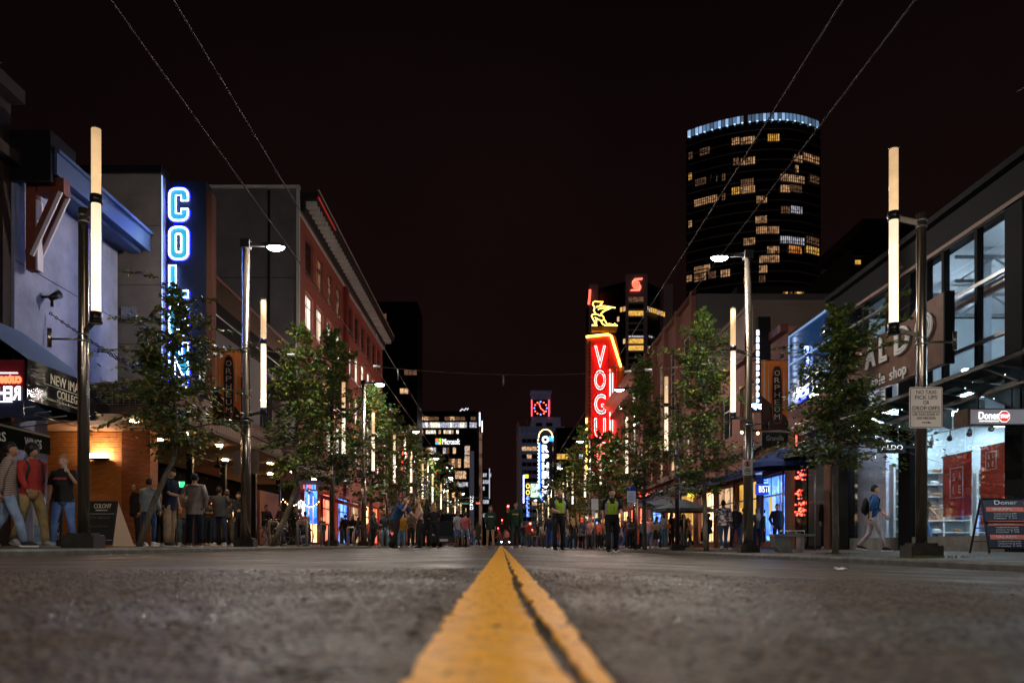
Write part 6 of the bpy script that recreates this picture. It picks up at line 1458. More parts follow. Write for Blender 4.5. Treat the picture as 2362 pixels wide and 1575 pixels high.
# ================================================================ traffic signals and sign blade at the far crossing
def signal(px, py, Y, label, s=1.0):
    c = P(px, py, Y); t = thing('traffic_signal', label, 'traffic light', c)
    m = MB(); m.box((c.x - .18 * s, Y, c.z - .85 * s), (c.x + .18 * s, Y + .25, c.z + .22 * s)); part('housing', m, mat('signal_yellow', (.5, .22, .02), .5), t)
    m = MB(); m.ell((c.x, Y - .02, c.z), (.12 * s, .08, .12 * s), 10, 6); part('red_lens', m, glow('signal_red', (1, .045, .06), 30), t)
    m = MB(); m.ell((c.x, Y - .02, c.z - .33 * s), (.1 * s, .05, .1 * s), 8, 5); part('amber_lens', m, m_ink, t); m = MB(); m.ell((c.x, Y - .02, c.z - .63 * s), (.1 * s, .05, .1 * s), 8, 5); part('green_lens', m, m_ink, t)
signal(1172, 1167, 112, 'largest red traffic signal above the far crossing'); signal(1158, 1199, 165, 'smaller red traffic signal below and beyond the largest one'); signal(1149, 1218, 215, 'tiny red signal low over the far crowd'); signal(1223, 1207, 118, 'red signal beside the man in the yellow-lettered hoodie'); signal(1227, 1221, 150, 'lower red signal next to the yellow-lettered hoodie')
t = thing('signal_mast', 'horizontal signal mast with green street name blade', 'signal mast', (-6.6, 108, 0)); m = MB(); m.cyl((-6.9, 108, 0), (-6.9, 108, 6.6), .12, 8); m.cyl((-6.9, 108, 6.2), (-1.8, 108, 6.35), .06, 6); part('mast_arm', m, m_steel, t)
m = MB(); m.box(P(1064, 1163, 107.9), P(1082, 1158.5, 107.95)); part('street_name_blade', m, mat('street_green', (.01, .16, .06), .5, emit=(.01, .2, .08), es=.25), t)
letters(t, 'Smithe St', FR['cam'], P(1066, 1162, 107.85), .85, .14, m_inkw, depth=.01); m = MB(); m.box(P(1098, 1162, 107.9), P(1108, 1158, 107.95)); part('orange_plate', m, glow('orange_plate', (1, .2, .08), .9), t)
# ================================================================ people
def skin_mesh(verts, edges, rad, root=0, sub=1):
    me = bpy.data.meshes.new('sk'); me.from_pydata([tuple(v) for v in verts], edges, [])
    ob = bpy.data.objects.new('sk', me); COL.objects.link(ob)
    md = ob.modifiers.new('s', 'SKIN'); md.branch_smoothing = .6; md.use_smooth_shade = True
    for i, v in enumerate(me.skin_vertices[0].data):
        v.radius = rad[i] if hasattr(rad[i], '__len__') else (rad[i], rad[i]); v.use_root = (i == root)
    if sub: ob.modifiers.new('b', 'SUBSURF').levels = sub
    dg = bpy.context.evaluated_depsgraph_get(); ev = ob.evaluated_get(dg); m2 = ev.to_mesh()
    vs = [v.co.copy() for v in m2.vertices]; fs = [tuple(p.vertices) for p in m2.polygons]
    ev.to_mesh_clear(); bpy.data.objects.remove(ob); bpy.data.meshes.remove(me)
    return vs, fs
D = math.radians
def dirv(f, o, side): return Vector((side * math.sin(D(o)), -math.sin(D(f)) * math.cos(D(o)), -math.cos(D(f)) * math.cos(D(o))))
# arm: upper forward, upper outward, fore forward, fore outward   leg: thigh fwd, out, shin fwd
POSES = {
 'stand': dict(lean=0, aR=(4, 10, 14, 6), aL=(4, 10, 14, 6), lR=(0, 4, 0), lL=(0, 4, 0)),
 'relax': dict(lean=2, aR=(-4, 12, 20, 2), aL=(8, 10, 30, 4), lR=(3, 6, -4), lL=(-2, 5, -2)),
 'walk': dict(lean=3, aR=(-18, 8, -4, 4), aL=(20, 8, 42, 2), lR=(22, 2, 14), lL=(-12, 2, -38)),
 'walk2': dict(lean=3, aR=(20, 8, 40, 2), aL=(-20, 8, -8, 4), lR=(-14, 2, -34), lL=(20, 2, 12)),
 'phone': dict(lean=0, aR=(4, 10, 8, 4), aL=(30, 22, 158, -22), lR=(14, 3, 6), lL=(-6, 3, -22)),
 'hips': dict(lean=0, aR=(-12, 42, 35, -48), aL=(-12, 42, 35, -48), lR=(0, 7, 0), lL=(0, 7, 0)),
 'hold': dict(lean=4, aR=(14, 8, 88, -26), aL=(14, 8, 88, -26), lR=(2, 4, -2), lL=(-3, 5, -4)),
 'hold1': dict(lean=3, aR=(22, 8, 78, -12), aL=(0, 9, 12, 4), lR=(4, 4, 0), lL=(-4, 4, -4)),
 'pocket': dict(lean=0, aR=(-12, 20, 22, -14), aL=(-12, 20, 22, -14), lR=(0, 5, 0), lL=(3, 4, -4)),
 'cross': dict(lean=0, aR=(18, 12, 80, -62), aL=(18, 12, 84, -62), lR=(0, 5, 0), lL=(0, 5, 0)),
 'leanph': dict(lean=34, aR=(52, 10, 160, -18), aL=(40, 8, 60, -10), lR=(16, 5, -12), lL=(-10, 5, -22)),
 'read': dict(lean=8, aR=(30, 10, 76, -6), aL=(26, 10, 72, -6), lR=(2, 4, -3), lL=(-2, 5, -4)),
 'sit': dict(lean=6, aR=(20, 10, 60, -10), aL=(20, 10, 60, -10), lR=(84, 8, 4), lL=(84, 8, 2)),
}
def skeleton(pose, fem):
    q = POSES[pose]; J = {}
    hw = .088 if fem else .092; sw = .155 if fem else .185
    J['pel'] = Vector((0, 0, .95)); ln = D(q['lean'])
    up = Vector((0, -math.sin(ln), math.cos(ln))); fw = Vector((0, -math.cos(ln), -math.sin(ln)))
    at = lambda h: J['pel'] + up * (h - .95)
    J['waist'] = at(1.08); J['chest'] = at(1.28); J['neck'] = at(1.47); J['head'] = at(1.61) + fw * .012 + (Vector((0, .0, .02)) if ln > .3 else Vector())
    for s, c in ((-1, 'R'), (1, 'L')):
        J['sh' + c] = at(1.405) + Vector((s * sw, 0, 0)); a = q['a' + c]
        J['el' + c] = J['sh' + c] + dirv(a[0], a[1], s) * .285; J['wr' + c] = J['el' + c] + dirv(a[2], a[3], s) * .25
        J['hip' + c] = Vector((s * hw, 0, .90)); l = q['l' + c]
        J['kn' + c] = J['hip' + c] + dirv(l[0], l[1], s) * .42; J['an' + c] = J['kn' + c] + dirv(l[2], 0 if abs(l[2]) < 8 else 1, s) * .40
    lo = min(J['anR'].z, J['anL'].z) - .085
    for k in J: J[k] = J[k] - Vector((0, 0, lo))
    J['up'] = up; J['fw'] = fw
    return J
def jitter(mb, amp, seed):
    rs = np.random.default_rng(seed)
    for v in mb.v:
        n = math.sin(v.x * 41 + v.z * 23 + seed) * math.sin(v.z * 57 + v.y * 31 + seed * 2)
        v += Vector((n * amp, math.cos(v.z * 49 + v.x * 37) * amp, 0)) + Vector(rs.normal(0, amp * .25, 3))
def body_mb(J, fem, seed=1, sub=1):
    names = ['pel', 'waist', 'chest', 'neck', 'head']; V = [J[n] for n in names]; V[4] = J['head'] - J['up'] * .04
    R = [(.10, .10), (.085, .085) if fem else (.095, .095), (.105, .10), (.05, .05), (.055, .055)]; E = [(0, 1), (1, 2), (2, 3), (3, 4)]
    for c in 'RL':
        i = len(V); V += [J['sh' + c], J['el' + c], J['wr' + c], J['hip' + c], J['kn' + c], J['an' + c]]
        R += [(.055, .055), (.042, .042), (.026, .026), (.082, .082), (.052, .052), (.036, .036)]
        E += [(2, i), (i, i+1), (i+1, i+2), (0, i+3), (i+3, i+4), (i+4, i+5)]
    vs, fs = skin_mesh(V, E, R, 0, sub)
    mb = MB(); mb.add(vs, fs, 0, True)
    hc = J['head']; nu, nv = 14, 10; o = len(mb.v)      # head
    for i in range(nv + 1):
        ph = -math.pi / 2 + math.pi * i / nv
        for j in range(nu):
            t = 2 * math.pi * j / nu; x = math.cos(ph) * math.cos(t) * .075; y = math.cos(ph) * math.sin(t) * .093; z = math.sin(ph) * .118
            if z < -.01: k = 1 + z * 2.6; x *= max(.55, k); y = y * max(.7, 1 + z * 1.2) - .008
            if y < -.05 and abs(x) < .03 and -.045 < z < .0: y -= .017          # nose
            if y < -.05 and abs(x) > .018 and 0 <= z < .03: y += .006
            mb.v.append(hc + Vector((x, y, z)))
    for i in range(nv):
        for j in range(nu): mb.f.append((o+i*nu+j, o+i*nu+(j+1)%nu, o+(i+1)*nu+(j+1)%nu, o+(i+1)*nu+j)); mb.m.append(0); mb.sm.append(True)
    for s in (-1, 1):
        mb.ell(hc + Vector((s * .030, -.081, .012)), (.012, .006, .006), 6, 4, m=1); mb.ell(hc + Vector((s * .030, -.083, .033)), (.018, .005, .004), 6, 3, m=1)
        mb.ell(hc + Vector((s * .076, .008, -.005)), (.010, .018, .028), 6, 4)
    mb.ell(hc + Vector((0, -.085, -.055)), (.022, .005, .006), 6, 3, m=2)
    for c, s in (('R', -1), ('L', 1)):                  # hands: palm, four bent fingers, thumb
        w = J['wr' + c]; d = (w - J['el' + c]).normalized(); si = Vector((s, 0, 0)); si = (si - d * si.dot(d)).normalized(); nb = d.cross(si) * s
        # flat of the palm faces the body: fingers spread along nb
        p = w + d * .045; mb.tube([w - d * .01, w + d * .03, w + d * .085], [(.022, .026), (.016, .040), (.014, .038)], 6, up=si)
        for k, L in enumerate((.068, .078, .073, .058)):
            b = w + d * .083 + nb * (.030 - .020 * k); mid = b + d * L * .55 - si * .012; e = mid + d * L * .38 - si * .026
            mb.tube([b, mid, e], [.0088, .008, .0065], 4)
        b = w + d * .03 + nb * .036; mb.tube([b, b + d * .03 + nb * .02 - si * .006, b + d * .058 + nb * .024 - si * .016], [.011, .0095, .007], 4)
    return mb
def torso_ring(J, h): return J['pel'] + J['up'] * (h - .95)
def top_mb(J, fem, sleeve, hem=.86, bulk=1.0, seed=2, strap=False):
    mb = MB(); f = fem
    prof = [(hem, .168 if f else .178, .122), (.98, .150 if f else .172, .118), (1.08, .135 if f else .168, .108 if f else .118), (1.24, .158 if f else .192, .132 if f else .128), (1.36, .165 if f else .205, .112), (1.425, .13 if f else .165, .092), (1.462, .078, .072), (1.49, .062, .062)]
    if strap: prof = prof[:4] + [(1.34, .14, .105), (1.37, .12, .09)]
    prof = [(max(h, hem), a, b) for h, a, b in prof]
    if hem > .98: prof = [p for p in prof if p[0] > hem] ; prof.insert(0, (hem, .14, .11))
    if len(prof) > 1 and prof[1][0] - prof[0][0] < .01: prof.pop(1)
    mb.tube([torso_ring(J, h) for h, _, _ in prof], [(a * bulk, b * bulk) for _, a, b in prof], 14, cap=False)
    if strap:
        for s in (-1, 1): mb.tube([torso_ring(J, 1.33) + Vector((s * .075, -.09, 0)), torso_ring(J, 1.45) + Vector((s * .075, -.01, 0)), torso_ring(J, 1.33) + Vector((s * .075, .09, 0))], .014, 5)
    elif sleeve:
        for c in 'RL':
            sh, el, wr = J['sh' + c], J['el' + c], J['wr' + c]; inn = sh.lerp(J['chest'] + J['up'] * .11, .45)
            if sleeve == 's': pts = [inn, sh, sh.lerp(el, .45), sh.lerp(el, .82)]; r = [.07, .068, .066, .066]
            elif sleeve == 'm': pts = [inn, sh, sh.lerp(el, .6), el, el.lerp(wr, .35)]; r = [.07, .066, .06, .055, .052]
            else: pts = [inn, sh, sh.lerp(el, .5), el, el.lerp(wr, .5), el.lerp(wr, .95)]; r = [.07, .067, .061, .055, .047, .038]
            k = (.85 if f else 1) * bulk; mb.tube(pts, [x * k for x in r], 9)
    jitter(mb, .006 * bulk, seed); return mb
def legs_mb(J, fem, kind, seed=3):
    mb = MB(); pel = J['pel']; hz = J['hipL'].z; wd = (.165, .118) if fem else (.168, .122)
    if kind == 'skirt':
        mb.tube([(0, pel.y, hz + .12), (0, 0, hz), (0, -.01, hz - .18), (0, -.01, hz - .34)], [(.13, .10), (.165, .125), (.175, .135), (.185, .14)], 14, cap=False); jitter(mb, .005, seed); return mb
    mb.tube([(0, 0, hz + .14), (0, 0, hz + .06), (0, 0, hz - .02), (0, 0, hz - .09)], [(.135 if fem else .150, .105), wd, wd, (.12, .10)], 14)
    for c in 'RL':
        h, k, a = J['hip' + c], J['kn' + c], J['an' + c]; h2 = h + Vector((0, 0, .0))
        if kind == 'shorts': pts = [h2, h.lerp(k, .45), h.lerp(k, .95)]; r = [.096, .092, .088]
        elif kind == 'hotpants': pts = [h2, h.lerp(k, .28)]; r = [.096, .092]
        else:
            s = {'slim': (.098, .082, .058, .054, .044), 'reg': (.100, .088, .070, .066, .062), 'wide': (.103, .094, .082, .080, .080)}[kind]
            pts = [h2, h.lerp(k, .5), k, k.lerp(a, .5), a + Vector((0, 0, .0 if kind != 'slim' else .02))]; r = list(s)
        mb.tube(pts, r, 10)
    jitter(mb, .006, seed); return mb
def shoe_mb(J, c, heel=False):
    mb = MB(); a = J['an' + c]; lift = a.z - .085; pit = min(1.0, lift * 3.2); 
    def T(x, y, z): 
        yy, zz = y * math.cos(pit) - (z - .085) * math.sin(pit) * -1, (z - .085) * math.cos(pit) + y * math.sin(pit); return Vector((a.x + x, a.y + yy, a.z + zz))
    mb.tube([T(0, .05, .055), T(0, .01, .075), T(0, -.07, .06), T(0, -.15, .04), T(0, -.185, .03)], [(.030, .035), (.042, .05), (.044, .042), (.040, .028), (.02, .016)], 8, up=(1, 0, 0))
    pr = [(-.038, .065), (.038, .065), (.036, -.06), (.044, -.13), (.02, -.2), (-.02, -.2), (-.044, -.13), (-.036, -.06)]
    mb.prism([T(x, y, .0) for x, y in pr], T(0, 0, .028) - T(0, 0, 0), m=1); return mb
def hair_mb(J, kind):
    mb = MB(); hc = J['head']; up = J['up']
    def cap(rx, ry, rz, fz, fy=-.045, c=(0, .012, .012)):
        o = len(mb.v); mb.ell(hc + Vector(c), (rx, ry, rz), 14, 8)
        for v in mb.v[o:]:
            d = v - hc
            if d.y < fy and d.z < fz: v.y = hc.y + max(fy, d.y * .5); v.x = hc.x + d.x * .93
            if kind != 'long' and d.z < .015 and d.y < .0: v.x = hc.x + d.x * .72; v.y = hc.y + .004
            if d.z < -.05 and kind in ('short', 'buzz', 'cap'): v.z = hc.z - .05; v.x = hc.x + d.x * .8; v.y = hc.y + d.y * .8
    if kind == 'buzz': cap(.079, .096, .113, .07)
    elif kind == 'short': cap(.084, .102, .126, .06)
    elif kind == 'cap':
        cap(.080, .098, .11, .05); mb.ell(hc + Vector((0, .004, .035)), (.088, .108, .098), 14, 6, m=1, z0=0)
        mb.prism([hc + Vector(p) for p in ((-.07, -.085, .042), (-.06, -.16, .03), (0, -.185, .027), (.06, -.16, .03), (.07, -.085, .042))], (0, 0, .012), m=1)
    elif kind == 'capback':
        cap(.080, .098, .11, .05); mb.ell(hc + Vector((0, .004, .035)), (.088, .108, .098), 14, 6, m=1, z0=0)
        mb.prism([hc + Vector(p) for p in ((-.07, .085, .042), (-.06, .15, .02), (0, .17, .015), (.06, .15, .02), (.07, .085, .042))], (0, 0, .012), m=1)
    else:
        cap(.086, .104, .127, .05)
        if kind == 'long': mb.tube([hc + Vector((0, .04, .03)), hc + Vector((0, .05, -.10)), hc + Vector((0, .075, -.22)), hc + Vector((0, .11, -.36)), hc + Vector((0, .12, -.44))], [(.088, .07), (.10, .07), (.125, .055), (.11, .04), (.06, .025)], 12)
        if kind == 'bun': mb.ell(hc + Vector((0, .03, .135)), (.045, .045, .04), 8, 6)
        if kind == 'pony': mb.tube([hc + Vector((0, .09, .06)), hc + Vector((0, .15, .07)), hc + Vector((0, .17, -.05)), hc + Vector((0, .15, -.17))], [.025, .035, .035, .012], 8)
        if kind == 'afro': mb.ell(hc + Vector((0, .02, .04)), (.112, .115, .115), 12, 8)
    jitter(mb, .0035, 5); return mb
def vest_mb(J):
    mb = MB(); n = 20; hs = [(1.06, .178, .126), (1.12, .182, .128), (1.24, .198, .137), (1.34, .208, .126), (1.41, .165, .105), (1.455, .11, .085)]
    o = len(mb.f); mb.tube([torso_ring(J, h) for h, _, _ in hs], [(a + .006, b + .006) for _, a, b in hs], n, cap=False)
    for k in range(o, len(mb.f)):
        j = (k - o) % n; i = (k - o) // n; d = abs(j + .5 - 15); d = min(d, n - d)
        mb.m[k] = 2 if (i >= 3 and d < 1.2 + (i - 3) * .7) else (0 if d < 1.9 else (1 if d < 4.0 else 0))
    return mb
PC = {}
def pmat(c, kind='cloth'):
    k = 'p_%s_%02x%02x%02x' % (kind, int(c[0] * 255), int(c[1] * 255), int(c[2] * 255))
    if k in MATS: return MATS[k]
    if kind == 'skin': return mat(k, c, .5, 0, var=.08, vs=9)
    if kind == 'hair': return mat(k, c, .45, 0, var=.3, vs=30, stretch=(4, 4, .6))
    if kind == 'denim': return mat(k, c, .85, 0, var=.35, vs=5)
    return mat(k, c, .85, 0, var=.2, vs=7, bump=.3, bs=16)
SK = {'l': (.55, .32, .22), 'm': (.38, .21, .13), 'd': (.16, .085, .05)}
m_eye = mat('eye_dark', (.03, .02, .02), .4); m_lip = mat('lip', (.32, .10, .09), .5)
HC = {'blk': (.012, .010, .009), 'brn': (.07, .035, .018), 'bld': (.30, .18, .07), 'dbl': (.25, .15, .07)}
def pmesh(key, fn):
    if key not in PC:
        me = fn().mesh('m'); PC[key] = me
        for _ in range(3): me.materials.append(None)
    return PC[key]
def person(px, ytop, H, face, pose, label, top=('s', (.02, .02, .02)), legs=('reg', (.02, .022, .03)), hair=('short', 'brn'), skin='l', fem=False, shoe=(.5, .5, .5), hem=.86, bulk=1.0,
           top_name='t_shirt', extras=(), group=None, cap=(.015, .015, .018), X=None, scale=1.0, z0=None):
    Y = 20.0
    for _ in range(6):
        x = PX(px, Y); b = gz(x) if z0 is None else z0
        hh = H if pose not in ('leanph', 'sit') else H * {'leanph': .90, 'sit': .75}[pose]
        Y = (b + hh - EYE) * FOC / (1256 - ytop)
    x = PX(px, Y); b = gz(x) if z0 is None else z0
    t = thing('person', label, 'person', (x, Y, b), D(face), group); t.scale = (H / 1.75 * scale,) * 2 + (H / 1.75,)
    J = skeleton(pose, fem); seed = hash((pose, fem)) % 50
    def add(name, key, fn, ms):
        me = pmesh(key, fn); o = bpy.data.objects.new(name, me); COL.objects.link(o); o.parent = t
        for i, q in enumerate(ms):
            o.material_slots[i].link = 'OBJECT'; o.material_slots[i].material = q
        return o
    k = (pose, fem)
    add('body', ('body',) + k, lambda: body_mb(J, fem), [pmat(SK[skin], 'skin'), m_eye, m_lip])
    add(top_name, ('top', top[0], hem, bulk) + k, lambda: top_mb(J, fem, top[0] if top[0] != 'strap' else None, hem, bulk, 2, top[0] == 'strap'), [top[1] if not isinstance(top[1], tuple) else pmat(top[1])])
    ln = {'skirt': 'skirt', 'shorts': 'shorts', 'hotpants': 'shorts'}.get(legs[0], 'trousers')
    add(ln, ('legs', legs[0]) + k, lambda: legs_mb(J, fem, legs[0]), [pmat(legs[1], 'denim')])
    for c in 'RL': add('shoe', ('shoe', c) + k, lambda c=c: shoe_mb(J, c), [pmat(shoe), pmat((.6, .58, .55)) if shoe[0] < .3 else pmat(shoe)])
    add('cap' if 'cap' in hair[0] else 'hair', ('hair', hair[0]) + k, lambda: hair_mb(J, hair[0]), [pmat(HC[hair[1]], 'hair'), pmat(cap)])
    for e in extras:
        if e == 'vest': add('hi_vis_vest', ('vest',) + k, lambda: vest_mb(J), [pmat((.34, .50, .03)), mat('reflective_tape', (.28, .28, .29), .4, .2), pmat((.01, .01, .012))])
        elif e[0] == 'bag':
            m = MB(); c = torso_ring(J, 1.18) + Vector((0, .19, 0)); m.ell(c, (.15, .085, .23), 12, 8); m.ell(c + Vector((0, .06, -.07)), (.11, .05, .11), 8, 6)
            for s in (-1, 1): m.tube([torso_ring(J, 1.38) + Vector((s * .11, .10, .0)), torso_ring(J, 1.47) + Vector((s * .12, 0, .0)), torso_ring(J, 1.36) + Vector((s * .12, -.125, 0)), torso_ring(J, 1.12) + Vector((s * .15, -.10, 0)), torso_ring(J, 1.05) + Vector((s * .16, .08, 0))], .018, 5)
            o = part('backpack', m, pmat(e[1]), t, local=True); 
        elif e[0] == 'shoulder_bag':
            m = MB(); c = J['hipL'] + Vector((.10, .08, .18)); m.ell(c, (.07, .16, .13), 10, 6); m.tube([c + Vector((0, 0, .1)), J['shL'] + Vector((-.02, 0, .07)), c + Vector((0, .1, .1))], .01, 4); part('shoulder_bag', m, pmat(e[1]), t, local=True)
        elif e[0] == 'hood':
            m = MB(); m.tube([torso_ring(J, 1.46) + Vector((.10 * math.cos(a), .055 + .085 * math.sin(a), -.02)) for a in np.linspace(0, 2 * math.pi, 13)[:-1]], .034, 6, closed=True); part('hood', m, pmat(e[1]), t, local=True)
        elif e[0] == 'phone':
            m = MB(); c = J['wrL'] + (J['wrL'] - J['elL']).normalized() * .09; m.box(c - Vector((.012, .035, .06)), c + Vector((.004, .035, .06))); part('phone', m, mat('phone_white', (.5, .5, .5), .3), t, local=True)
        elif e[0] == 'map':
            m = MB(); c = (J['wrL'] + J['wrR']) / 2 + Vector((0, -.1, .05)); m.prism([c + Vector((-.2, -.04, -.02)), c + Vector((.2, -.04, -.02)), c + Vector((.2, .12, -.2)), c + Vector((-.2, .12, -.2))], (0, .004, .004)); part('paper_map', m, pmat((.7, .68, .6)), t, local=True)
        elif e[0] == 'print':
            z = 1.28; m = MB(); c = torso_ring(J, z); 
            for i in range(8): m.box((c.x - .11 + i * .028, c.y - .158, c.z - .02 + .005 * (i % 3)), (c.x - .092 + i * .028, c.y - .136, c.z + .028 + .004 * (i % 2)))
            part('chest_print', m, pmat(e[1]), t, local=True)
        elif e[0] == 'belt':
            m = MB(); m.tube([(.158 * math.cos(a), .12 * math.sin(a), J['hipL'].z + .075) for a in np.linspace(0, 2 * math.pi, 17)[:-1]], [(.012, .03)] * 16, 6, closed=True); m.box((-.2, -.06, J['hipL'].z - .06), (-.155, .04, J['hipL'].z + .07)); m.box((.155, -.05, J['hipL'].z - .03), (.2, .05, J['hipL'].z + .07)); part('duty_belt', m, pmat((.015, .015, .016)), t, local=True)
        elif e[0] == 'waistshirt':
            m = MB(); m.tube([(0, 0, J['hipL'].z + .12), (0, 0, J['hipL'].z - .02), (0, .02, J['hipL'].z - .28)], [(.155, .125), (.185, .15), (.17, .14)], 12, cap=False); jitter(m, .012, 4); part('tied_shirt', m, pmat(e[1]), t, local=True)
    return t
blk = (.012, .012, .014); navy = (.012, .018, .045); jean = (.08, .16, .34); djean = (.03, .055, .12); khaki = (.30, .21, .13); gry = (.26, .22, .21)
m_stripe = MATS.setdefault('striped_knit', None)
def stripes(name, c1, c2, sc_, axis=2, noise=0):
    m = bpy.data.materials.new(name); MATS[name] = m; m.use_nodes = True; nt = m.node_tree; b = nt.nodes['Principled BSDF']; L = nt.links; b.inputs['Roughness'].default_value = .85
    tc = nt.nodes.new('ShaderNodeTexCoord'); w = nt.nodes.new('ShaderNodeTexWave'); w.bands_direction = 'XYZ'[axis]; w.inputs['Scale'].default_value = sc_; w.inputs['Distortion'].default_value = noise
    r = nt.nodes.new('ShaderNodeValToRGB'); r.color_ramp.elements[0].color = (*c1, 1); r.color_ramp.elements[1].color = (*c2, 1); r.color_ramp.elements[0].position = .35; r.color_ramp.elements[1].position = .6
    L.new(tc.outputs['Object'], w.inputs[0]); L.new(w.outputs[0], r.inputs[0]); L.new(r.outputs[0], b.inputs['Base Color']); return m
m_stripe = stripes('striped_knit', (.13, .085, .07), (.33, .26, .22), 11)
m_multi = bpy.data.materials.new('multicolour_print'); MATS['multicolour_print'] = m_multi; m_multi.use_nodes = True
_nt = m_multi.node_tree; _v = _nt.nodes.new('ShaderNodeTexVoronoi'); _v.inputs['Scale'].default_value = 26; _tc = _nt.nodes.new('ShaderNodeTexCoord'); _mp = _nt.nodes.new('ShaderNodeMapping'); _mp.inputs['Rotation'].default_value = (0, .6, 0); _mp.inputs['Scale'].default_value = (.5, .5, 1.4)
_sp = _nt.nodes.new('ShaderNodeSeparateXYZ'); _r = _nt.nodes.new('ShaderNodeValToRGB'); _r.color_ramp.interpolation = 'CONSTANT'
for p_, c_ in ((0, (.02, .02, .03)), (.3, (.75, .75, .78)), (.55, (.55, .05, .04)), (.68, (.05, .15, .45)), (.8, (.7, .45, .05)), (.88, (.8, .8, .8))):
    e_ = _r.color_ramp.elements.new(p_) if p_ not in (0,) else _r.color_ramp.elements[0]; e_.color = (*c_, 1)
_nt.links.new(_tc.outputs['Object'], _mp.inputs[0]); _nt.links.new(_mp.outputs[0], _v.inputs['Vector']); _nt.links.new(_v.outputs['Color'], _sp.inputs[0]); _nt.links.new(_sp.outputs[0], _r.inputs[0]); _nt.links.new(_r.outputs[0], _nt.nodes['Principled BSDF'].inputs['Base Color'])
m_floral = mat('floral_black', (.015, .012, .014), .8, 0, vs=24, col2=(.02, .02, .022))
W = (.62, .62, .60)
# --- beside the burger bar and the club
person(18, 1012, 1.80, 112, 'walk', 'man in striped brown knit jumper striding past the burger bar', ('l', m_stripe), ('reg', (.22, .30, .45)), ('short', 'blk'), 'm', shoe=(.03, .03, .04), top_name='jumper', bulk=1.12)
person(72, 1017, 1.80, 60, 'walk2', 'man in red jacket with grey hood and khaki trousers next to the striped jumper', ('l', (.32, .03, .025)), ('reg', (.28, .20, .09)), ('afro', 'blk'), 'm', shoe=(.3, .3, .3), top_name='jacket', extras=(('bag', (.01, .035, .035)), ('hood', (.35, .33, .33))))
person(146, 1047, 1.68, 8, 'phone', 'blonde woman with bun, black top and blue jeans, phone at her ear', ('s', m_floral), ('slim', (.13, .24, .55)), ('bun', 'bld'), 'l', True, (.30, .42, .38), top_name='blouse', bulk=1.14, scale=1.08, extras=(('phone', 0), ('print', (.35, .08, .09))))
person(211, 1118, 1.75, 20, 'stand', 'man whose head shows right beside the black lamp post, by the cedar wall', ('l', blk), ('reg', blk), ('short', 'blk'), 'm', X=1)
person(233, 1124, 1.72, -30, 'stand', 'dark-haired man in black standing behind the COLONY chalk board', ('l', blk), ('reg', blk), ('short', 'blk'), 'm')
person(255, 1115, 1.76, 0, 'cross', 'man in black cap behind the COLONY chalk board', ('s', (.05, .05, .05)), ('reg', blk), ('cap', 'blk'), 'd')
person(279, 1122, 1.72, 120, 'walk', 'person in pale yellow T-shirt hurrying past the COLONY chalk board', ('s', (.50, .36, .16)), ('reg', (.04, .05, .07)), ('short', 'brn'), 'm', shoe=W)
person(311, 1114, 1.76, -20, 'pocket', 'man in black scoop-neck top between the yellow shirt and the denim jacket', ('s', blk), ('reg', blk), ('buzz', 'blk'), 'm', shoe=(.05, .05, .05), extras=())
person(343, 1100, 1.78, 172, 'relax', 'man in pale denim jacket and dark jeans seen from behind', ('l', (.24, .29, .32)), ('slim', (.02, .05, .12)), ('short', 'blk'), 'm', shoe=W, top_name='denim_jacket', bulk=1.08)
person(368, 1112, 1.72, 150, 'relax', 'person in beige top half hidden behind the man in the navy T-shirt', ('l', (.36, .26, .22)), ('reg', blk), ('short', 'brn'), 'l', shoe=W)
person(391, 1076, 1.83, 78, 'hold1', 'heavy man in navy T-shirt, khaki trousers and black cap facing the club door', ('s', navy), ('wide', khaki), ('cap', 'brn'), 'l', shoe=(.03, .03, .03), bulk=1.12, hem=.80)
person(449, 1090, 1.80, 186, 'pocket', 'man in grey cowl hooded sweater and black cap seen from behind', ('l', gry), ('reg', (.012, .018, .035)), ('cap', 'blk'), 'l', shoe=(.2, .07, .07), bulk=1.14, hem=.76, top_name='hooded_sweater', extras=(('hood', gry),))
person(424, 1128, 1.74, 200, 'relax', 'person in orange-lit dark jacket between the navy shirt and the grey hood', ('l', (.20, .07, .03)), ('slim', (.05, .10, .13)), ('short', 'blk'), 'm', shoe=W)  # orange light on the dark jacket is put into its colour
person(405, 1138, 1.66, 160, 'relax', 'person in stone-coloured trousers behind the man in khaki', ('l', (.05, .05, .06)), ('wide', (.30, .25, .19)), ('short', 'brn'), 'm', shoe=W)
person(506, 1121, 1.80, 184, 'hips', 'broad man in black T-shirt seen from behind near the grey hooded man', ('s', (.035, .034, .036)), ('slim', navy), ('short', 'blk'), 'm', shoe=W, bulk=1.12)
person(478, 1142, 1.68, 60, 'hold', 'person in olive top between the grey hood and the black T-shirt', ('m', (.06, .07, .05)), ('reg', (.02, .03, .05)), ('short', 'blk'), 'm', shoe=W)
person(524, 1129, 1.76, 210, 'relax', 'man in dark leather jacket and brown trousers behind the black T-shirt', ('l', (.03, .03, .028)), ('reg', (.07, .05, .03)), ('short', 'brn'), 'l', shoe=W)
person(551, 1134, 1.78, 6, 'hold', 'bearded man all in black facing the street by the second post', ('l', blk), ('reg', blk), ('short', 'blk'), 'l', shoe=(.06, .06, .06))
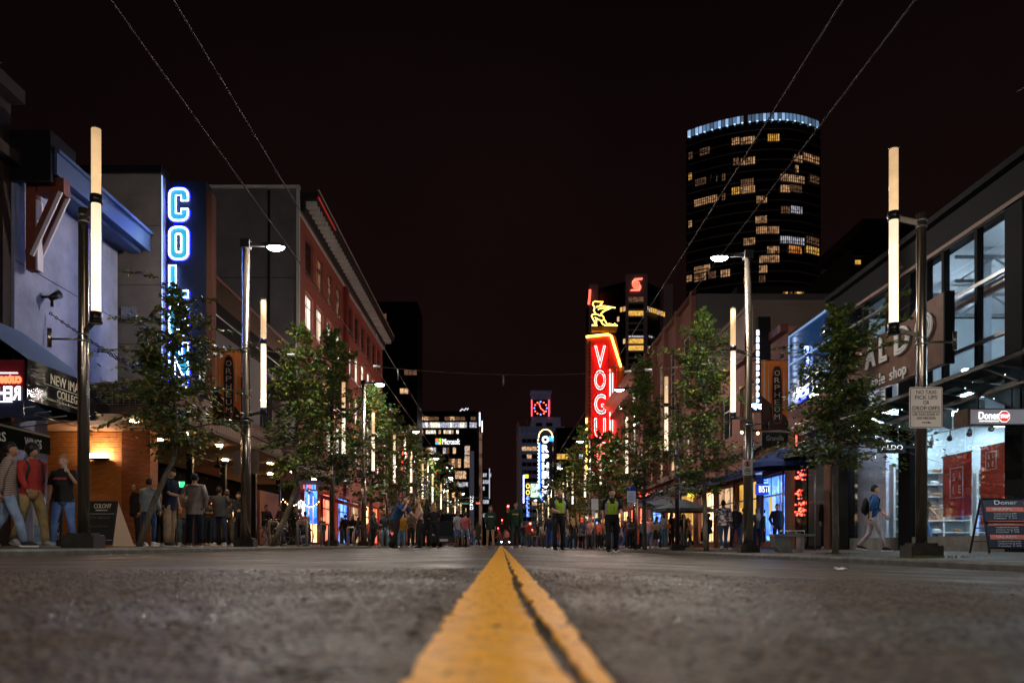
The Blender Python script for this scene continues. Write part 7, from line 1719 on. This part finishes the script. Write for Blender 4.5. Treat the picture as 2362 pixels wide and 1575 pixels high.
# --- patio and kerb beyond
person(612, 1166, 1.74, 60, 'sit', 'person sitting in the dark patio behind the first bicycle', ('l', blk), ('reg', blk), ('short', 'brn'), 'm', z0=.45)
person(648, 1166, 1.74, -60, 'sit', 'person sitting in the patio between the two bicycles', ('l', (.03, .02, .02)), ('reg', blk), ('short', 'brn'), 'm', z0=.45)
person(676, 1170, 1.70, 90, 'sit', 'person in dark coat sitting by the white BAR lightbox', ('l', blk), ('reg', blk), ('short', 'blk'), 'm', z0=.45)
person(716, 1192, 1.72, -90, 'stand', 'dark figure in front of the blue lit bar windows', ('l', blk), ('reg', blk), ('afro', 'blk'), 'd')
person(797, 1184, 1.76, 215, 'walk', 'man in black jacket and blue jeans walking under the dense tree', ('l', blk), ('slim', (.04, .10, .20)), ('short', 'blk'), 'm', shoe=W)
person(814, 1187, 1.68, 20, 'stand', 'woman with long blonde hair in a black coat beside the bike rack', ('l', blk), ('reg', blk), ('long', 'bld'), 'l', True)
person(837, 1188, 1.66, 0, 'hold', 'blonde woman in black top and short pale skirt', ('m', blk), ('skirt', (.38, .33, .32)), ('long', 'dbl'), 'l', True, (.3, .2, .12))
person(861, 1178, 1.76, 75, 'hold1', 'man in grey-blue jacket and white trainers looking up the street', ('l', (.05, .075, .085)), ('slim', blk), ('buzz', 'brn'), 'l', shoe=W, top_name='jacket')
person(887, 1182, 1.74, 190, 'relax', 'person in dark top and light ripped jeans behind the leaning man', ('l', (.03, .05, .06)), ('reg', (.22, .36, .48)), ('short', 'brn'), 'm', shoe=W)
person(911, 1146, 1.86, 62, 'leanph', 'man in blue T-shirt leaning forward with a maroon shirt tied round his waist', ('s', (.02, .065, .16)), ('reg', blk), ('short', 'brn'), 'l', shoe=blk, bulk=1.1, extras=(('waistshirt', (.06, .012, .015)),))
person(926, 1181, 1.74, 10, 'pocket', 'person in mustard yellow T-shirt and ripped jeans', ('m', (.45, .24, .02)), ('reg', (.13, .26, .36)), ('short', 'brn'), 'm', shoe=W, bulk=1.15)
person(948, 1178, 1.72, 30, 'hold', 'man in olive-brown shirt beside the woman with the ponytail', ('s', (.12, .09, .06)), ('reg', blk), ('buzz', 'blk'), 'd', shoe=W)
person(968, 1146, 1.74, -78, 'hips', 'blonde woman with ponytail in pink tank top and black trousers', ('strap', (.42, .27, .24)), ('slim', blk), ('pony', 'bld'), 'l', True, blk)
person(985, 1158, 1.70, 200, 'stand', 'person in black between the ponytail and the long-haired woman', ('l', blk), ('reg', blk), ('long', 'blk'), 'm', True)
person(1001, 1158, 1.68, 190, 'hold', 'woman with very long hair in black crop top seen from behind', ('s', blk), ('slim', blk), ('long', 'dbl'), 'l', True, (.35, .25, .15), hem=1.04)
person(1054, 1178, 1.76, 60, 'relax', 'man in pale grey T-shirt and blue shorts talking with the man in pink', ('s', (.34, .35, .40)), ('shorts', (.10, .16, .30)), ('short', 'blk'), 'd', shoe=blk, bulk=1.1)
person(1073, 1180, 1.76, 175, 'relax', 'bearded man in salmon pink T-shirt and denim shorts', ('s', (.50, .12, .13)), ('shorts', (.16, .26, .36)), ('short', 'blk'), 'm', shoe=blk)
person(1087, 1206, 1.74, 150, 'stand', 'person in grey T-shirt and blue jeans beyond the man in pink', ('s', (.10, .09, .10)), ('reg', (.03, .06, .14)), ('short', 'blk'), 'm', shoe=W)
person(1103, 1199, 1.78, 160, 'walk', 'person in long dark olive coat with bare calves', ('l', (.035, .035, .02)), ('shorts', (.03, .03, .02)), ('long', 'brn'), 'l', True, W, hem=.5, bulk=1.1)
person(1131, 1163, 1.68, 4, 'walk2', 'woman in dark green hooded sweatshirt with white script walking bare-legged on the road', ('l', (.012, .035, .020)), ('hotpants', blk), ('long', 'brn'), 'l', True, (.3, .2, .18), hem=.78, bulk=1.14, top_name='sweatshirt', extras=(('print', (.6, .6, .6)),))
person(1190, 1154, 1.78, -6, 'walk', 'man in dark green hooded sweatshirt with yellow lettering and white trainers on the road', ('l', (.012, .038, .024)), ('slim', (.02, .03, .03)), ('short', 'blk'), 'm', shoe=W, bulk=1.08, top_name='sweatshirt', extras=(('print', (.75, .45, .03)),))
# --- VOGUE side
person(1215, 1214, 1.70, 180, 'stand', 'person in pink top in the far crowd beyond the yellow-lettered hoodie', ('s', (.5, .28, .25)), ('reg', blk), ('short', 'brn'), 'l')
person(1243, 1202, 1.76, 170, 'walk', 'person in black with a tan shoulder strap before the crossing', ('l', blk), ('slim', (.12, .1, .1)), ('short', 'blk'), 'm', extras=(('shoulder_bag', (.30, .18, .04)),))
person(1268, 1184, 1.80, 160, 'walk2', 'man in navy suit jacket and blue jeans behind the first police officer', ('l', (.012, .02, .06)), ('reg', (.02, .05, .18)), ('short', 'blk'), 'l', shoe=(.1, .06, .04), top_name='jacket')
person(1289, 1126, 1.80, 14, 'hold1', 'fair-haired police officer in black uniform and yellow hi-vis vest', ('s', blk), ('reg', blk), ('short', 'dbl'), 'l', shoe=blk, top_name='uniform_shirt', extras=('vest', ('belt', 0)))
person(1412, 1122, 1.82, -4, 'walk', 'black-haired police officer with earpiece and yellow hi-vis vest', ('s', blk), ('reg', blk), ('short', 'blk'), 'l', shoe=blk, top_name='uniform_shirt', bulk=1.06, extras=('vest', ('belt', 0)))
person(1309, 1198, 1.74, 190, 'stand', 'person in pale cardigan and blue jeans behind the first police officer', ('l', (.3, .28, .27)), ('reg', (.04, .12, .20)), ('long', 'brn'), 'l', True, W)
person(1323, 1194, 1.70, 175, 'relax', 'blonde woman in long black cardigan beyond the two officers', ('l', blk), ('slim', blk), ('long', 'bld'), 'l', True, blk, hem=.6)
person(1339, 1203, 1.66, 160, 'walk', 'woman in grey blouse and black skirt beyond the two officers', ('m', (.30, .26, .25)), ('skirt', blk), ('long', 'brn'), 'm', True, W)
person(1364, 1207, 1.72, 180, 'walk2', 'person all in black walking away under the parking signs', ('l', blk), ('slim', blk), ('short', 'blk'), 'm', shoe=blk)
person(1385, 1204, 1.74, 176, 'relax', 'man in grey T-shirt walking away next to the second police officer', ('s', (.16, .16, .17)), ('slim', blk), ('short', 'blk'), 'd', shoe=blk)
person(1381, 1196, 1.78, 180, 'stand', 'person in orange-red top just beyond the grey T-shirt', ('s', (.55, .10, .06)), ('slim', blk), ('short', 'blk'), 'd')
person(1449, 1189, 1.80, 185, 'relax', 'man in dark red jacket seen from behind under the bus stop board', ('l', (.10, .018, .015)), ('slim', blk), ('short', 'blk'), 'm', shoe=blk, top_name='jacket')
person(1462, 1196, 1.76, 200, 'hips', 'person in grey T-shirt beside the bus stop post', ('s', (.18, .18, .19)), ('reg', blk), ('short', 'blk'), 'd', shoe=blk)
person(1482, 1196, 1.76, 180, 'hold', 'person in blue-grey shirt with a long black coat by the bus stop', ('s', (.12, .16, .22)), ('reg', blk), ('short', 'blk'), 'd', shoe=blk)
for i, (px, yt, c, l) in enumerate([(1426, 1212, (.1, .1, .12), 'short figure in grey near the bus stop post'), (1436, 1210, (.3, .3, .32), 'small figure in white top near the bus stop post'), (1500, 1205, (.02, .02, .02), 'dark figure in front of the red lit shop')]):
    person(px, yt, 1.7, 170, 'stand', l, ('l', c), ('reg', (.04, .04, .05)), ('short', 'blk'), 'm')
person(1514, 1190, 1.66, 30, 'hold', 'woman in pale blouse half hidden by the woman reading a map', ('l', (.32, .28, .26)), ('shorts', (.06, .05, .03)), ('long', 'blk'), 'm', True, W)
person(1533, 1181, 1.70, -70, 'read', 'woman in light grey blouse reading an unfolded map with an orange bag', ('l', (.36, .36, .34)), ('slim', (.05, .14, .24)), ('long', 'blk'), 'l', True, W, extras=(('shoulder_bag', (.45, .17, .02)), ('map', 0)))
person(1549, 1182, 1.74, 40, 'stand', 'person in black behind the woman reading a map', ('l', blk), ('reg', blk), ('long', 'blk'), 'm', True, W)
person(1577, 1184, 1.72, 205, 'relax', 'woman with black hair in dark top and grey-blue jeans past the third post', ('l', blk), ('reg', (.08, .12, .15)), ('long', 'blk'), 'm', True, blk)
person(1606, 1196, 1.74, 170, 'hold1', 'person in grey shirt beside the terrace post', ('l', (.14, .13, .15)), ('reg', blk), ('short', 'blk'), 'm')
person(1635, 1186, 1.70, 190, 'sit', 'woman with a big hairdo sitting on the terrace', ('l', (.02, .012, .01)), ('reg', blk), ('afro', 'blk'), 'm', True, z0=.2)
person(1669, 1149, 1.80, 176, 'walk', 'man in multicoloured patterned jacket and blue jeans walking away', ('l', m_multi), ('slim', (.06, .12, .22)), ('short', 'blk'), 'd', shoe=W, top_name='patterned_jacket', bulk=1.12)
person(1697, 1160, 1.78, 184, 'walk2', 'person in black jacket and dark jeans walking beside the patterned jacket', ('l', blk), ('reg', (.03, .05, .12)), ('short', 'brn'), 'm', shoe=W)
person(1716, 1170, 1.74, 170, 'stand', 'person in olive jacket hidden partly by the tall post', ('l', (.06, .065, .03)), ('reg', (.08, .07, .06)), ('short', 'blk'), 'm')
person(1747, 1170, 1.74, 190, 'stand', 'person in dark olive coat on the other flank of the tall post', ('l', (.05, .05, .025)), ('reg', blk), ('long', 'bld'), 'l', True)
person(1768, 1174, 1.66, 30, 'stand', 'person with curly dark hair behind the bench', ('l', (.03, .025, .02)), ('reg', blk), ('afro', 'blk'), 'm', True)
person(1793, 1161, 1.78, 10, 'pocket', 'man in black sweater leaning over the bench', ('l', blk), ('reg', blk), ('short', 'blk'), 'l', shoe=blk, bulk=1.08)
person(1815, 1168, 1.70, -30, 'hold', 'person in grey top between the two men in black by the bench', ('l', (.16, .18, .20)), ('reg', blk), ('short', 'brn'), 'l')
person(1838, 1161, 1.80, 60, 'walk', 'man in black coat, cap and dark jeans stepping off by the bench', ('l', blk), ('slim', (.03, .045, .08)), ('cap', 'blk'), 'm', shoe=(.05, .05, .05))
person(1900, 1150, 1.80, 190, 'stand', 'man in black jacket and navy jeans just left of the slim tree trunk'.replace('left of', 'beside'), ('l', blk), ('reg', (.015, .03, .09)), ('short', 'blk'), 'm', shoe=W)
person(1906, 1142, 1.84, 10, 'stand', 'face of a tall man looking over the black jacket by the tree trunk', ('l', blk), ('reg', blk), ('short', 'brn'), 'l')
person(1943, 1150, 1.70, 186, 'hold', 'woman with long dark hair in a teal denim jacket', ('l', (.06, .13, .17)), ('slim', (.05, .07, .08)), ('long', 'blk'), 'm', True, W, top_name='denim_jacket', bulk=1.06)
person(1964, 1152, 1.76, 150, 'hold', 'man in light grey T-shirt and black trousers beside the denim jacket', ('s', (.36, .35, .33)), ('slim', blk), ('short', 'brn'), 'm', shoe=W)
person(2014, 1113, 1.80, 70, 'walk', 'man in blue shirt with black backpack and pale trousers walking past the shop', ('m', (.02, .085, .23)), ('slim', (.36, .31, .32)), ('short', 'blk'), 'l', shoe=(.04, .02, .015), top_name='shirt', extras=(('bag', (.012, .012, .014)),))
person(2131, 1120, 1.80, 70, 'walk2', 'man in black T-shirt and blue jeans half hidden by the post with the taxi sign', ('s', blk), ('slim', (.08, .20, .38)), ('short', 'blk'), 'l', shoe=blk, bulk=1.08)
# --- the crowd further up the street
rc = random.Random(21); tops = [blk, blk, (.10, .10, .11), (.3, .29, .28), (.25, .04, .03), (.03, .05, .12), (.40, .36, .33), (.06, .05, .04), (.5, .2, .18)]
names = ['black', 'black', 'dark grey', 'light grey', 'red', 'navy', 'cream', 'brown', 'pink']
spots = [(rc.uniform(1350, 1650), rc.uniform(1188, 1206)) for _ in range(18)] + [(rc.uniform(1190, 1345), rc.uniform(1198, 1213)) for _ in range(12)] + [(rc.uniform(735, 1030), rc.uniform(1188, 1212)) for _ in range(10)] + [(rc.uniform(1430, 1760), rc.uniform(1186, 1206)) for _ in range(18)] + [(rc.uniform(565, 730), rc.uniform(1172, 1192)) for _ in range(8)] + [(rc.uniform(1725, 1870), rc.uniform(1166, 1182)) for _ in range(6)] + [(rc.uniform(1150, 1180), rc.uniform(1219, 1228)) for _ in range(6)] + [(rc.uniform(1196, 1345), rc.uniform(1212, 1226)) for _ in range(24)] + [(rc.uniform(735, 1030), rc.uniform(1196, 1216)) for _ in range(14)] + [(rc.uniform(1350, 1640), rc.uniform(1200, 1216)) for _ in range(16)] + [(rc.uniform(1090, 1125), rc.uniform(1213, 1224)) for _ in range(4)]
for px, yt in spots:
    i = rc.randrange(len(tops)); fem = rc.random() < .4
    lg = rc.choice([('black', blk), ('dark blue', djean), ('blue', jean), ('charcoal', (.05, .05, .05))])
    side_ = 'pink block' if px < 1050 else ('mid-road' if px < 1345 else 'VOGUE')
    where = {'pink block': 'among the far street trees', 'mid-road': 'in the crowd by the signals', 'VOGUE': 'in the crowd by the VOGUE sign'}[side_]
    person(px, yt, rc.uniform(1.6, 1.8), rc.uniform(0, 360), rc.choice(['stand', 'walk', 'relax', 'pocket', 'walk2', 'hold']), f'{"woman" if fem else "man"} in {names[i]} top, {lg[0]} trousers, {where}', ('l' if rc.random() < .6 else 's', tops[i]),
           (rc.choice(['slim', 'reg']), lg[1]), ('long' if fem else 'short', rc.choice(['blk', 'brn', 'brn', 'bld'])), rc.choice('lmmd'), fem, rc.choice([W, blk, W]), group='distant pedestrians up the street')

# ================================================================ trees
m_leaf = [mat('leaf_green', (.078, .135, .026), .36, 0, var=.35, vs=3), mat('leaf_dark', (.04, .085, .022), .4, 0, var=.3, vs=3), mat('leaf_yellow', (.24, .23, .04), .4, 0, var=.3, vs=4), mat('leaf_rust', (.22, .07, .02), .5)]
def leaf_mesh(C, U, Wd, mi, name='foliage'):
    n = len(C); V = np.empty((n, 4, 3)); V[:, 0] = C - U; V[:, 1] = C + Wd - U * .1; V[:, 2] = C + U; V[:, 3] = C - Wd - U * .1
    me = bpy.data.meshes.new(name); me.vertices.add(n * 4); me.vertices.foreach_set('co', V.reshape(-1))
    me.loops.add(n * 4); me.loops.foreach_set('vertex_index', np.arange(n * 4)); me.polygons.add(n)
    me.polygons.foreach_set('loop_start', np.arange(0, n * 4, 4)); me.polygons.foreach_set('loop_total', np.full(n, 4)); me.polygons.foreach_set('material_index', mi)
    me.update(); me.validate(); return me
def tree(x, Y, label, prof, lean=(0, 0), boughs=70, leafs=80, size=.045, seed=1, trunk_r=.075, lsh=(.46, .30, .22, .02), extra=(), kind='street_tree', cheap=False, droop=.18):
    """prof: [(z, radius)] of the crown; lean: offset of the crown axis from the trunk foot"""
    leafs = int(leafs * .62); size *= 1.24
    rs = np.random.default_rng(seed); b = gz(x); t = thing(kind, label, 'tree', (x, Y, b), group='street trees along the pavements')
    z0, z1 = prof[0][0], prof[-1][0]
    ax = lambda z: np.array([lean[0] * min(1, (z / z0) ** 1.0) if z < z0 else lean[0] + .0 * z, lean[1] * min(1, z / z0), z])
    m = MB(); zs_ = np.linspace(0, z1 * .96, 12); pts = []
    for i, z in enumerate(zs_): p = ax(z); pts.append(Vector((x + p[0] + .04 * math.sin(z * 2 + seed), Y + p[1] + .04 * math.cos(z * 1.7 + seed), b + z)))
    m.tube(pts, [trunk_r * (1 - .85 * z / z1) + .006 for z in zs_], 8); part('trunk', m, m_bark, t)
    Cs, Us, Ws = [], [], []; br = MB()
    def spray(o, d, L, n, w):
        s = rs.random(n); p = o + np.outer(s * L, d); p[:, 2] -= droop * (s * L) ** 2
        side = np.cross(d, [0, 0, 1]); side /= (np.linalg.norm(side) + 1e-9)
        lat = rs.normal(0, 1, n) * w * (.35 + .65 * np.sin(np.pi * (s * .85 + .1))); p += np.outer(lat, side); p[:, 2] += rs.normal(0, w * .32, n)
        u = d[None] * rs.uniform(.4, 1, (n, 1)) + side[None] * np.sign(lat)[:, None] * rs.uniform(.3, 1, (n, 1)) + rs.normal(0, .3, (n, 3)); u[:, 2] -= .25
        u /= np.linalg.norm(u, axis=1)[:, None]; sz = size * rs.uniform(.65, 1.2, (n, 1))
        nrm = rs.normal(0, .55, (n, 3)) + [0, 0, 1]; w_ = np.cross(u, nrm); w_ /= (np.linalg.norm(w_, axis=1)[:, None] + 1e-9)
        Cs.append(p); Us.append(u * sz); Ws.append(w_ * sz * .48)
    ph_ = rs.uniform(0, 6.28, 4)
    for k in range(boughs):
        f = (k + rs.random()) / boughs; z = z0 + (z1 - z0) * f ** .9 * .97
        R = np.interp(z, [a for a, _ in prof], [r for _, r in prof]); a = rs.random() * 2 * math.pi
        for _q in range(4):
            if math.sin(a * 2 + ph_[0] + z * 1.3) + math.sin(a * 3 - z * 2.1 + ph_[1]) + .8 * math.sin(z * 4.2 + ph_[2]) > -.35: break
            a = rs.random() * 2 * math.pi
        R = R * (1 + .22 * math.sin(z * 3.6 + ph_[3])) + .12; L = R * rs.uniform(.5, 1.15) * (1.4 if rs.random() < .15 else 1) * (1 + .30 * math.sin(z * 3.1 + seed) * math.cos(a * 2 + seed * 1.7 + z))
        el = rs.uniform(-.12, .45) + .65 * f; d = np.array([math.cos(a) * math.cos(el), math.sin(a) * math.cos(el), math.sin(el)])
        p = ax(z); o = np.array([x + p[0], Y + p[1], b + z - L * .2 * math.sin(el)])
        spray(o + d * L * .18, d, L * .85, leafs, max(.10, L * .17))
        if not cheap and k % 3 == 0:
            j_ = rs.normal(0, 1, 3) * [R * .3, R * .3, .25]; spray(np.array([x + p[0], Y + p[1], b + z]) + j_, -d, R * .55, leafs, R * .22)
        if not cheap:
            e = o + d * L; e[2] -= droop * L * L * .8; mid = o + d * L * .5; mid[2] -= droop * L * L * .2
            br.tube([o, mid, e], [.014 + .01 * (1 - f), .009, .003], 4)
        if L > .7:
            for q in (-1, 1):
                a2 = a + q * rs.uniform(.4, .8); d2 = np.array([math.cos(a2), math.sin(a2), rs.uniform(-.1, .25)]); spray(o + d * L * .45, d2, L * .45, leafs // 2, .11)
    for o, d, L, n in extra:
        o = np.array(o, float); d = np.array(d, float); d /= np.linalg.norm(d); spray(o, d, L, n, .07); e = o + d * L; e[2] -= droop * L * L * .7; br.tube([Vector(o), Vector(o + d * L * .5) - Vector((0, 0, droop * L * L * .22)), Vector(e)], [.014, .008, .003], 4)
    C = np.concatenate(Cs) - np.array([x, Y, b]); mi = rs.choice(4, len(C), p=lsh)
    me = leaf_mesh(C, np.concatenate(Us), np.concatenate(Ws), mi)
    link('crown', me, m_leaf, t)
    if not cheap: part('branches', br, m_bark, t)
    return t
tree(-8.0, 18.2, 'bushy street tree spreading in front of the COLONY sign', [(2.15, .7), (2.5, 1.3), (3.2, 1.6), (3.8, 1.35), (4.4, .8), (5.0, .4), (5.7, .15)], lean=(.78, 0), boughs=84, leafs=85, seed=3, size=.050, lsh=(.38, .26, .32, .04),
     extra=[((-7.2, 17.8, 3.0), (-1, 0, .05), 1.75, 150), ((-7.2, 17.8, 3.6), (-1, -.1, .2), 1.6, 110), ((-7.2, 17.9, 3.0), (1, 0, .0), 1.7, 150), ((-7.3, 17.8, 4.9), (-1, -.1, .3), 1.2, 60), ((-6.9, 17.8, 4.8), (1, 0, .1), 1.2, 70), ((-7.4, 17.7, 4.2), (-1, -.2, .25), 1.5, 70), ((-7.0, 17.7, 5.3), (1, -.1, .25), 1.0, 50), ((-7.4, 17.8, 5.9), (-1, 0, .3), .9, 40), ((-6.6, 17.6, 4.3), (1, -.1, .12), 1.5, 80), ((-6.7, 17.8, 3.5), (1, 0, .1), 1.3, 80)])
tree(-7.2, 26.0, 'leaning street tree beside the bicycles', [(2.0, .5), (2.5, 1.15), (3.3, 1.45), (4.2, 1.2), (5.2, .9), (6.2, .55), (7.1, .15)], lean=(.75, 0), boughs=90, leafs=75, seed=5, size=.056, lsh=(.52, .26, .22, 0), trunk_r=.09)
tree(-6.8, 33.2, 'dense dark street tree hugging the third post', [(2.3, .7), (3.0, 1.5), (4.5, 1.7), (6.0, 1.3), (7.4, .9), (8.8, .2)], boughs=100, leafs=70, seed=8, size=.07, lsh=(.18, .68, .10, .04), trunk_r=.10)
tree(-6.9, 43.5, 'tall street tree before the far end of the pink block', [(2.3, .8), (3.4, 1.9), (5.0, 2.0), (6.6, 1.5), (8.6, .4)], boughs=80, leafs=60, seed=11, size=.09, lsh=(.2, .6, .15, .05), trunk_r=.10)
tree(7.25, 18.0, 'slender street tree with a high side branch in front of the shoe shop corner', [(1.95, .5), (2.3, 1.0), (3.0, 1.1), (3.7, .85), (4.3, .6), (4.9, .4), (5.4, .15)], lean=(.08, 0), boughs=100, leafs=80, seed=14, size=.050, lsh=(.54, .22, .24, 0), trunk_r=.075,
     extra=[((7.5, 17.9, 4.1), (.5, 0, .75), 2.6, 190), ((7.9, 17.9, 4.6), (.45, 0, .8), 2.0, 150), ((7.6, 17.9, 4.1), (.8, 0, .55), 1.5, 120), ((8.3, 17.9, 5.3), (.3, 0, .9), 1.2, 60), ((8.1, 17.9, 5.2), (-.8, 0, .3), .7, 35), ((7.2, 17.9, 4.2), (-1, 0, .25), 1.2, 70), ((7.2, 17.9, 3.2), (-1, 0, .1), 1.1, 70), ((7.4, 17.9, 4.4), (.8, 0, .35), 1.1, 70), ((7.0, 17.9, 4.45), (-1, -.1, .1), 1.2, 60)])
tree(6.75, 27.0, 'full rounded street tree behind the second light tube on the shop side', [(1.9, .6), (2.5, 1.35), (3.4, 1.5), (4.5, 1.25), (5.8, 1.05), (6.8, .75), (7.9, .2)], lean=(-.15, 0), boughs=110, leafs=85, seed=17, size=.056, lsh=(.54, .26, .20, 0), trunk_r=.09)
tree(6.5, 37.5, 'third street tree on the shop side, above the bus stop board', [(2.3, .6), (3.2, 1.4), (4.6, 1.5), (6.2, 1.2), (7.6, .8), (8.8, .2)], boughs=95, leafs=70, seed=20, size=.075, lsh=(.36, .42, .20, .02), trunk_r=.10)
tree(6.3, 47.5, 'street tree covering the lower letters of the VOGUE sign', [(2.3, .8), (3.4, 1.7), (4.8, 1.6), (5.8, 1.0), (6.7, .2)], boughs=64, leafs=60, seed=23, size=.095, lsh=(.25, .5, .15, .10), trunk_r=.10)
tree(8.0, 9.2, 'overhanging street tree whose twigs reach in beside the glass shop', [(2.6, .6), (3.6, 1.2), (5.0, 1.25), (6.2, 1.1), (7.2, .5)], lean=(.5, 0), boughs=70, leafs=60, seed=26, size=.05, lsh=(.5, .2, .3, 0),
     extra=[((7.6, 9.2, 6.1), (-1, 0, -.25), 1.9, 26), ((7.8, 9.2, 5.75), (-1, 0, -.25), 1.5, 14), ((7.7, 9.2, 3.65), (-1, 0, -.12), 1.75, 22)])
tree(-8.2, 9.0, 'street tree outside the burger bar with one twig reaching over', [(2.6, .5), (3.8, 1.1), (5.2, 1.2), (6.6, .7)], lean=(-.8, 0), boughs=50, leafs=50, seed=27, size=.05, extra=[((-7.2, 9.0, 5.98), (1, 0, -.12), 1.75, 18)])
proto = tree(-6.9, 54, 'street tree row, first beyond the pink block', [(2.3, .9), (3.6, 2.1), (5.4, 2.1), (7.2, 1.4), (8.6, .3)], boughs=60, leafs=48, seed=31, size=.12, cheap=True, lsh=(.22, .58, .12, .08))
far_l = [(6.9, 58, 'sixth street tree on the VOGUE side'), (-6.9, 65, 'second of the tree row beyond the pink block'), (6.9, 69, 'seventh street tree on the VOGUE side'), (-6.9, 77, 'third of the tree row beyond the pink block'), (6.9, 81, 'street tree right below the VOGUE sign foot'), (-6.9, 92, 'fourth of the tree row, close to the red neon loop'), (6.9, 95, 'street tree past the VOGUE sign'), (-6.9, 121, 'small distant tree past the signals, pink block side'), (6.9, 124, 'small distant tree past the signals, ORPHEUM side'), (6.9, 142, 'small distant tree at the foot of the ORPHEUM sign')]
for i, (x, y, l) in enumerate(far_l): copy_tree(proto, (x, y, gz(x)), i * 1.3, .95 + .12 * (i % 3), l)
# grass tufts round the foot of the post and tree
rs = np.random.default_rng(5)
for cx_, cy_, nm in ((6.9, 13.2, 'post'), (7.25, 17.8, 'tree')):
    n = 260; C = np.stack([cx_ + rs.normal(0, .28, n), cy_ + rs.normal(0, .12, n), np.full(n, gz(cx_)) + .02], 1); U = np.stack([rs.normal(0, .012, n), rs.normal(0, .012, n), rs.uniform(.015, .035, n)], 1); W_ = np.stack([rs.uniform(.002, .005, n), np.zeros(n), np.zeros(n)], 1)
    o = link('grass', leaf_mesh(C, U, W_, np.zeros(n, int), 'grass'), mat('grass_green', (.10, .12, .02), .6)); props(o, 'sparse green grass tufts at the foot of the ' + ('taxi sign post' if nm == 'post' else 'slender tree'), 'grass', kind='stuff')

# ================================================================ cars
def car(x, Y, label, h=1.5, w=1.85, lit=False, suv=False, col=(.010, .010, .012), rz=0):
    b = gz(x); t = thing('parked_car' if not lit else 'car', label, 'car', (x, Y, b), rz); pb = mat('car_paint_%d' % int(col[0] * 1000), col, .12, .1, spec=.8)
    hw = w / 2; L = 4.5; hb = .95 if suv else .85
    prof = [(0, .25), (0, .62), (.25, .78), (1.1, hb), (4.2, hb + .03), (4.5, .7), (4.5, .25)]
    m = MB(); vs = []; 
    for s, k in ((-1, 1), (1, 1)): vs += [(s * hw * (.94 if z < .3 or z > .8 else 1), y, z) for y, z in prof]
    n = len(prof); m.add(vs, [tuple(range(n)), tuple(range(2*n-1, n-1, -1))] + [(i, n+i, n+(i+1) % n, (i+1) % n) for i in range(n)]); part('body', m, pb, t, local=True)
    g = [(1.05, hb - .01), (1.75, h), (3.5, h), (4.25, hb)]; m = MB(); vs = []
    for s in (-1, 1): vs += [(s * hw * (.90 if z < h - .1 else .74), y, z) for y, z in g]
    m.add(vs, [(0, 1, 2, 3), (7, 6, 5, 4), (0, 4, 5, 1), (1, 5, 6, 2), (2, 6, 7, 3)]); part('cabin_glass', m, m_glassd, t, local=True)
    m = MB(); m.prism([(-hw * .72, 1.75, h + .004), (hw * .72, 1.75, h + .004), (hw * .72, 3.5, h + .004), (-hw * .72, 3.5, h + .004)], (0, 0, .03)); part('roof', m, pb, t, local=True)
    for sx in (-1, 1):
        m = MB(); m.bar((sx * hw * .86, 1.1, hb), (sx * hw * .73, 1.77, h), .05, .05); part('pillar', m, pb, t, local=True)
        m = MB(); m.ell((sx * hw * .72, .05, .66), (.17, .06, .08), 8, 5); part('headlight', m, glow('headlamp', (.9, .95, 1), 60) if lit else mat('headlamp_off', (.55, .55, .6), .15, .5), t, local=True)
        m = MB(); m.ell((sx * (hw + .1), 1.25, hb + .08), (.1, .06, .07), 6, 4); part('wing_mirror', m, pb, t, local=True)
        for y in (.9, 3.6):
            m = MB(); m.cyl((sx * (hw - .2), y, .33), (sx * (hw + .01), y, .33), .33, 16); wv = part('wheel', m, mat('rubber'), t, local=True); m = MB(); m.cyl((sx * (hw + .012), y, .33), (sx * (hw + .02), y, .33), .2, 10); part('rim', m, m_steel, wv, local=True)
    m = MB(); m.box((-.5, -.02, .45), (.5, .0, .6)); part('grille', m, m_black, t, local=True); m = MB(); m.box((-.22, -.04, .33), (.22, -.021, .45)); part('number_plate', m, mat('plate_white', (.4, .4, .4), .5), t, local=True)
    return t
car(PX(1024, 44), 44, 'dark saloon car standing behind the long-haired woman', 1.42); car(PX(1040, 51), 51, 'tall dark van-like car behind the dark saloon', 2.1, 2.0, suv=True, col=(.014, .014, .016))
car(PX(1165, 150), 150, 'distant car with glaring white headlights under the signals', 1.5, lit=True); car(PX(1140, 175), 175, 'distant dark car beside the white headlights', 1.5)
# ================================================================ litter
def litter(px, py, name, label, cat, ms_, s=.05):
    # find the spot on the ground along this sight line
    Y = 10.0
    for _ in range(12):
        x = PX(px, Y); d = EYE - gz(x); Y = max(1.0, d * FOC / max(1.0, (py - 1256)))
    x = PX(px, Y); z = gz(x) + .004; r_ = random.Random(int(px))
    m = MB(); n = 7; m.add([(x, Y, z + s * .35)] + [(x + s * r_.uniform(.6, 1) * math.cos(a), Y + s * r_.uniform(.6, 1) * math.sin(a), z + r_.uniform(0, s * .3)) for a in np.linspace(0, 2 * math.pi, n + 1)[:-1]], [(0, 1 + i, 1 + (i + 1) % n) for i in range(n)])
    o = part(name, m, ms_); props(o, label, cat)
litter(1038, 1273, 'fallen_leaf', 'single red fallen leaf on the road near the group of friends', 'leaf', mat('red_leaf', (.5, .06, .02), .6), .05)
litter(1942, 1314, 'paper_scrap', 'crumpled white paper scrap on the road before the slender tree', 'litter', m_white, .06)
litter(1927, 1311, 'paper_scrap', 'tiny white scrap next to the crumpled paper', 'litter', m_white, .03)
litter(292, 1280, 'paper_scrap', 'white scrap in the gutter below the COLONY chalk board', 'litter', m_white, .03)
litter(255, 1279, 'paper_scrap', 'smaller white scrap in the gutter beside the black post', 'litter', m_white, .025)
# small cars' worth of tyre rubber and oil left out on purpose
print('objects', len(bpy.data.objects), 'tris', sum(len(m.polygons) for m in bpy.data.meshes))
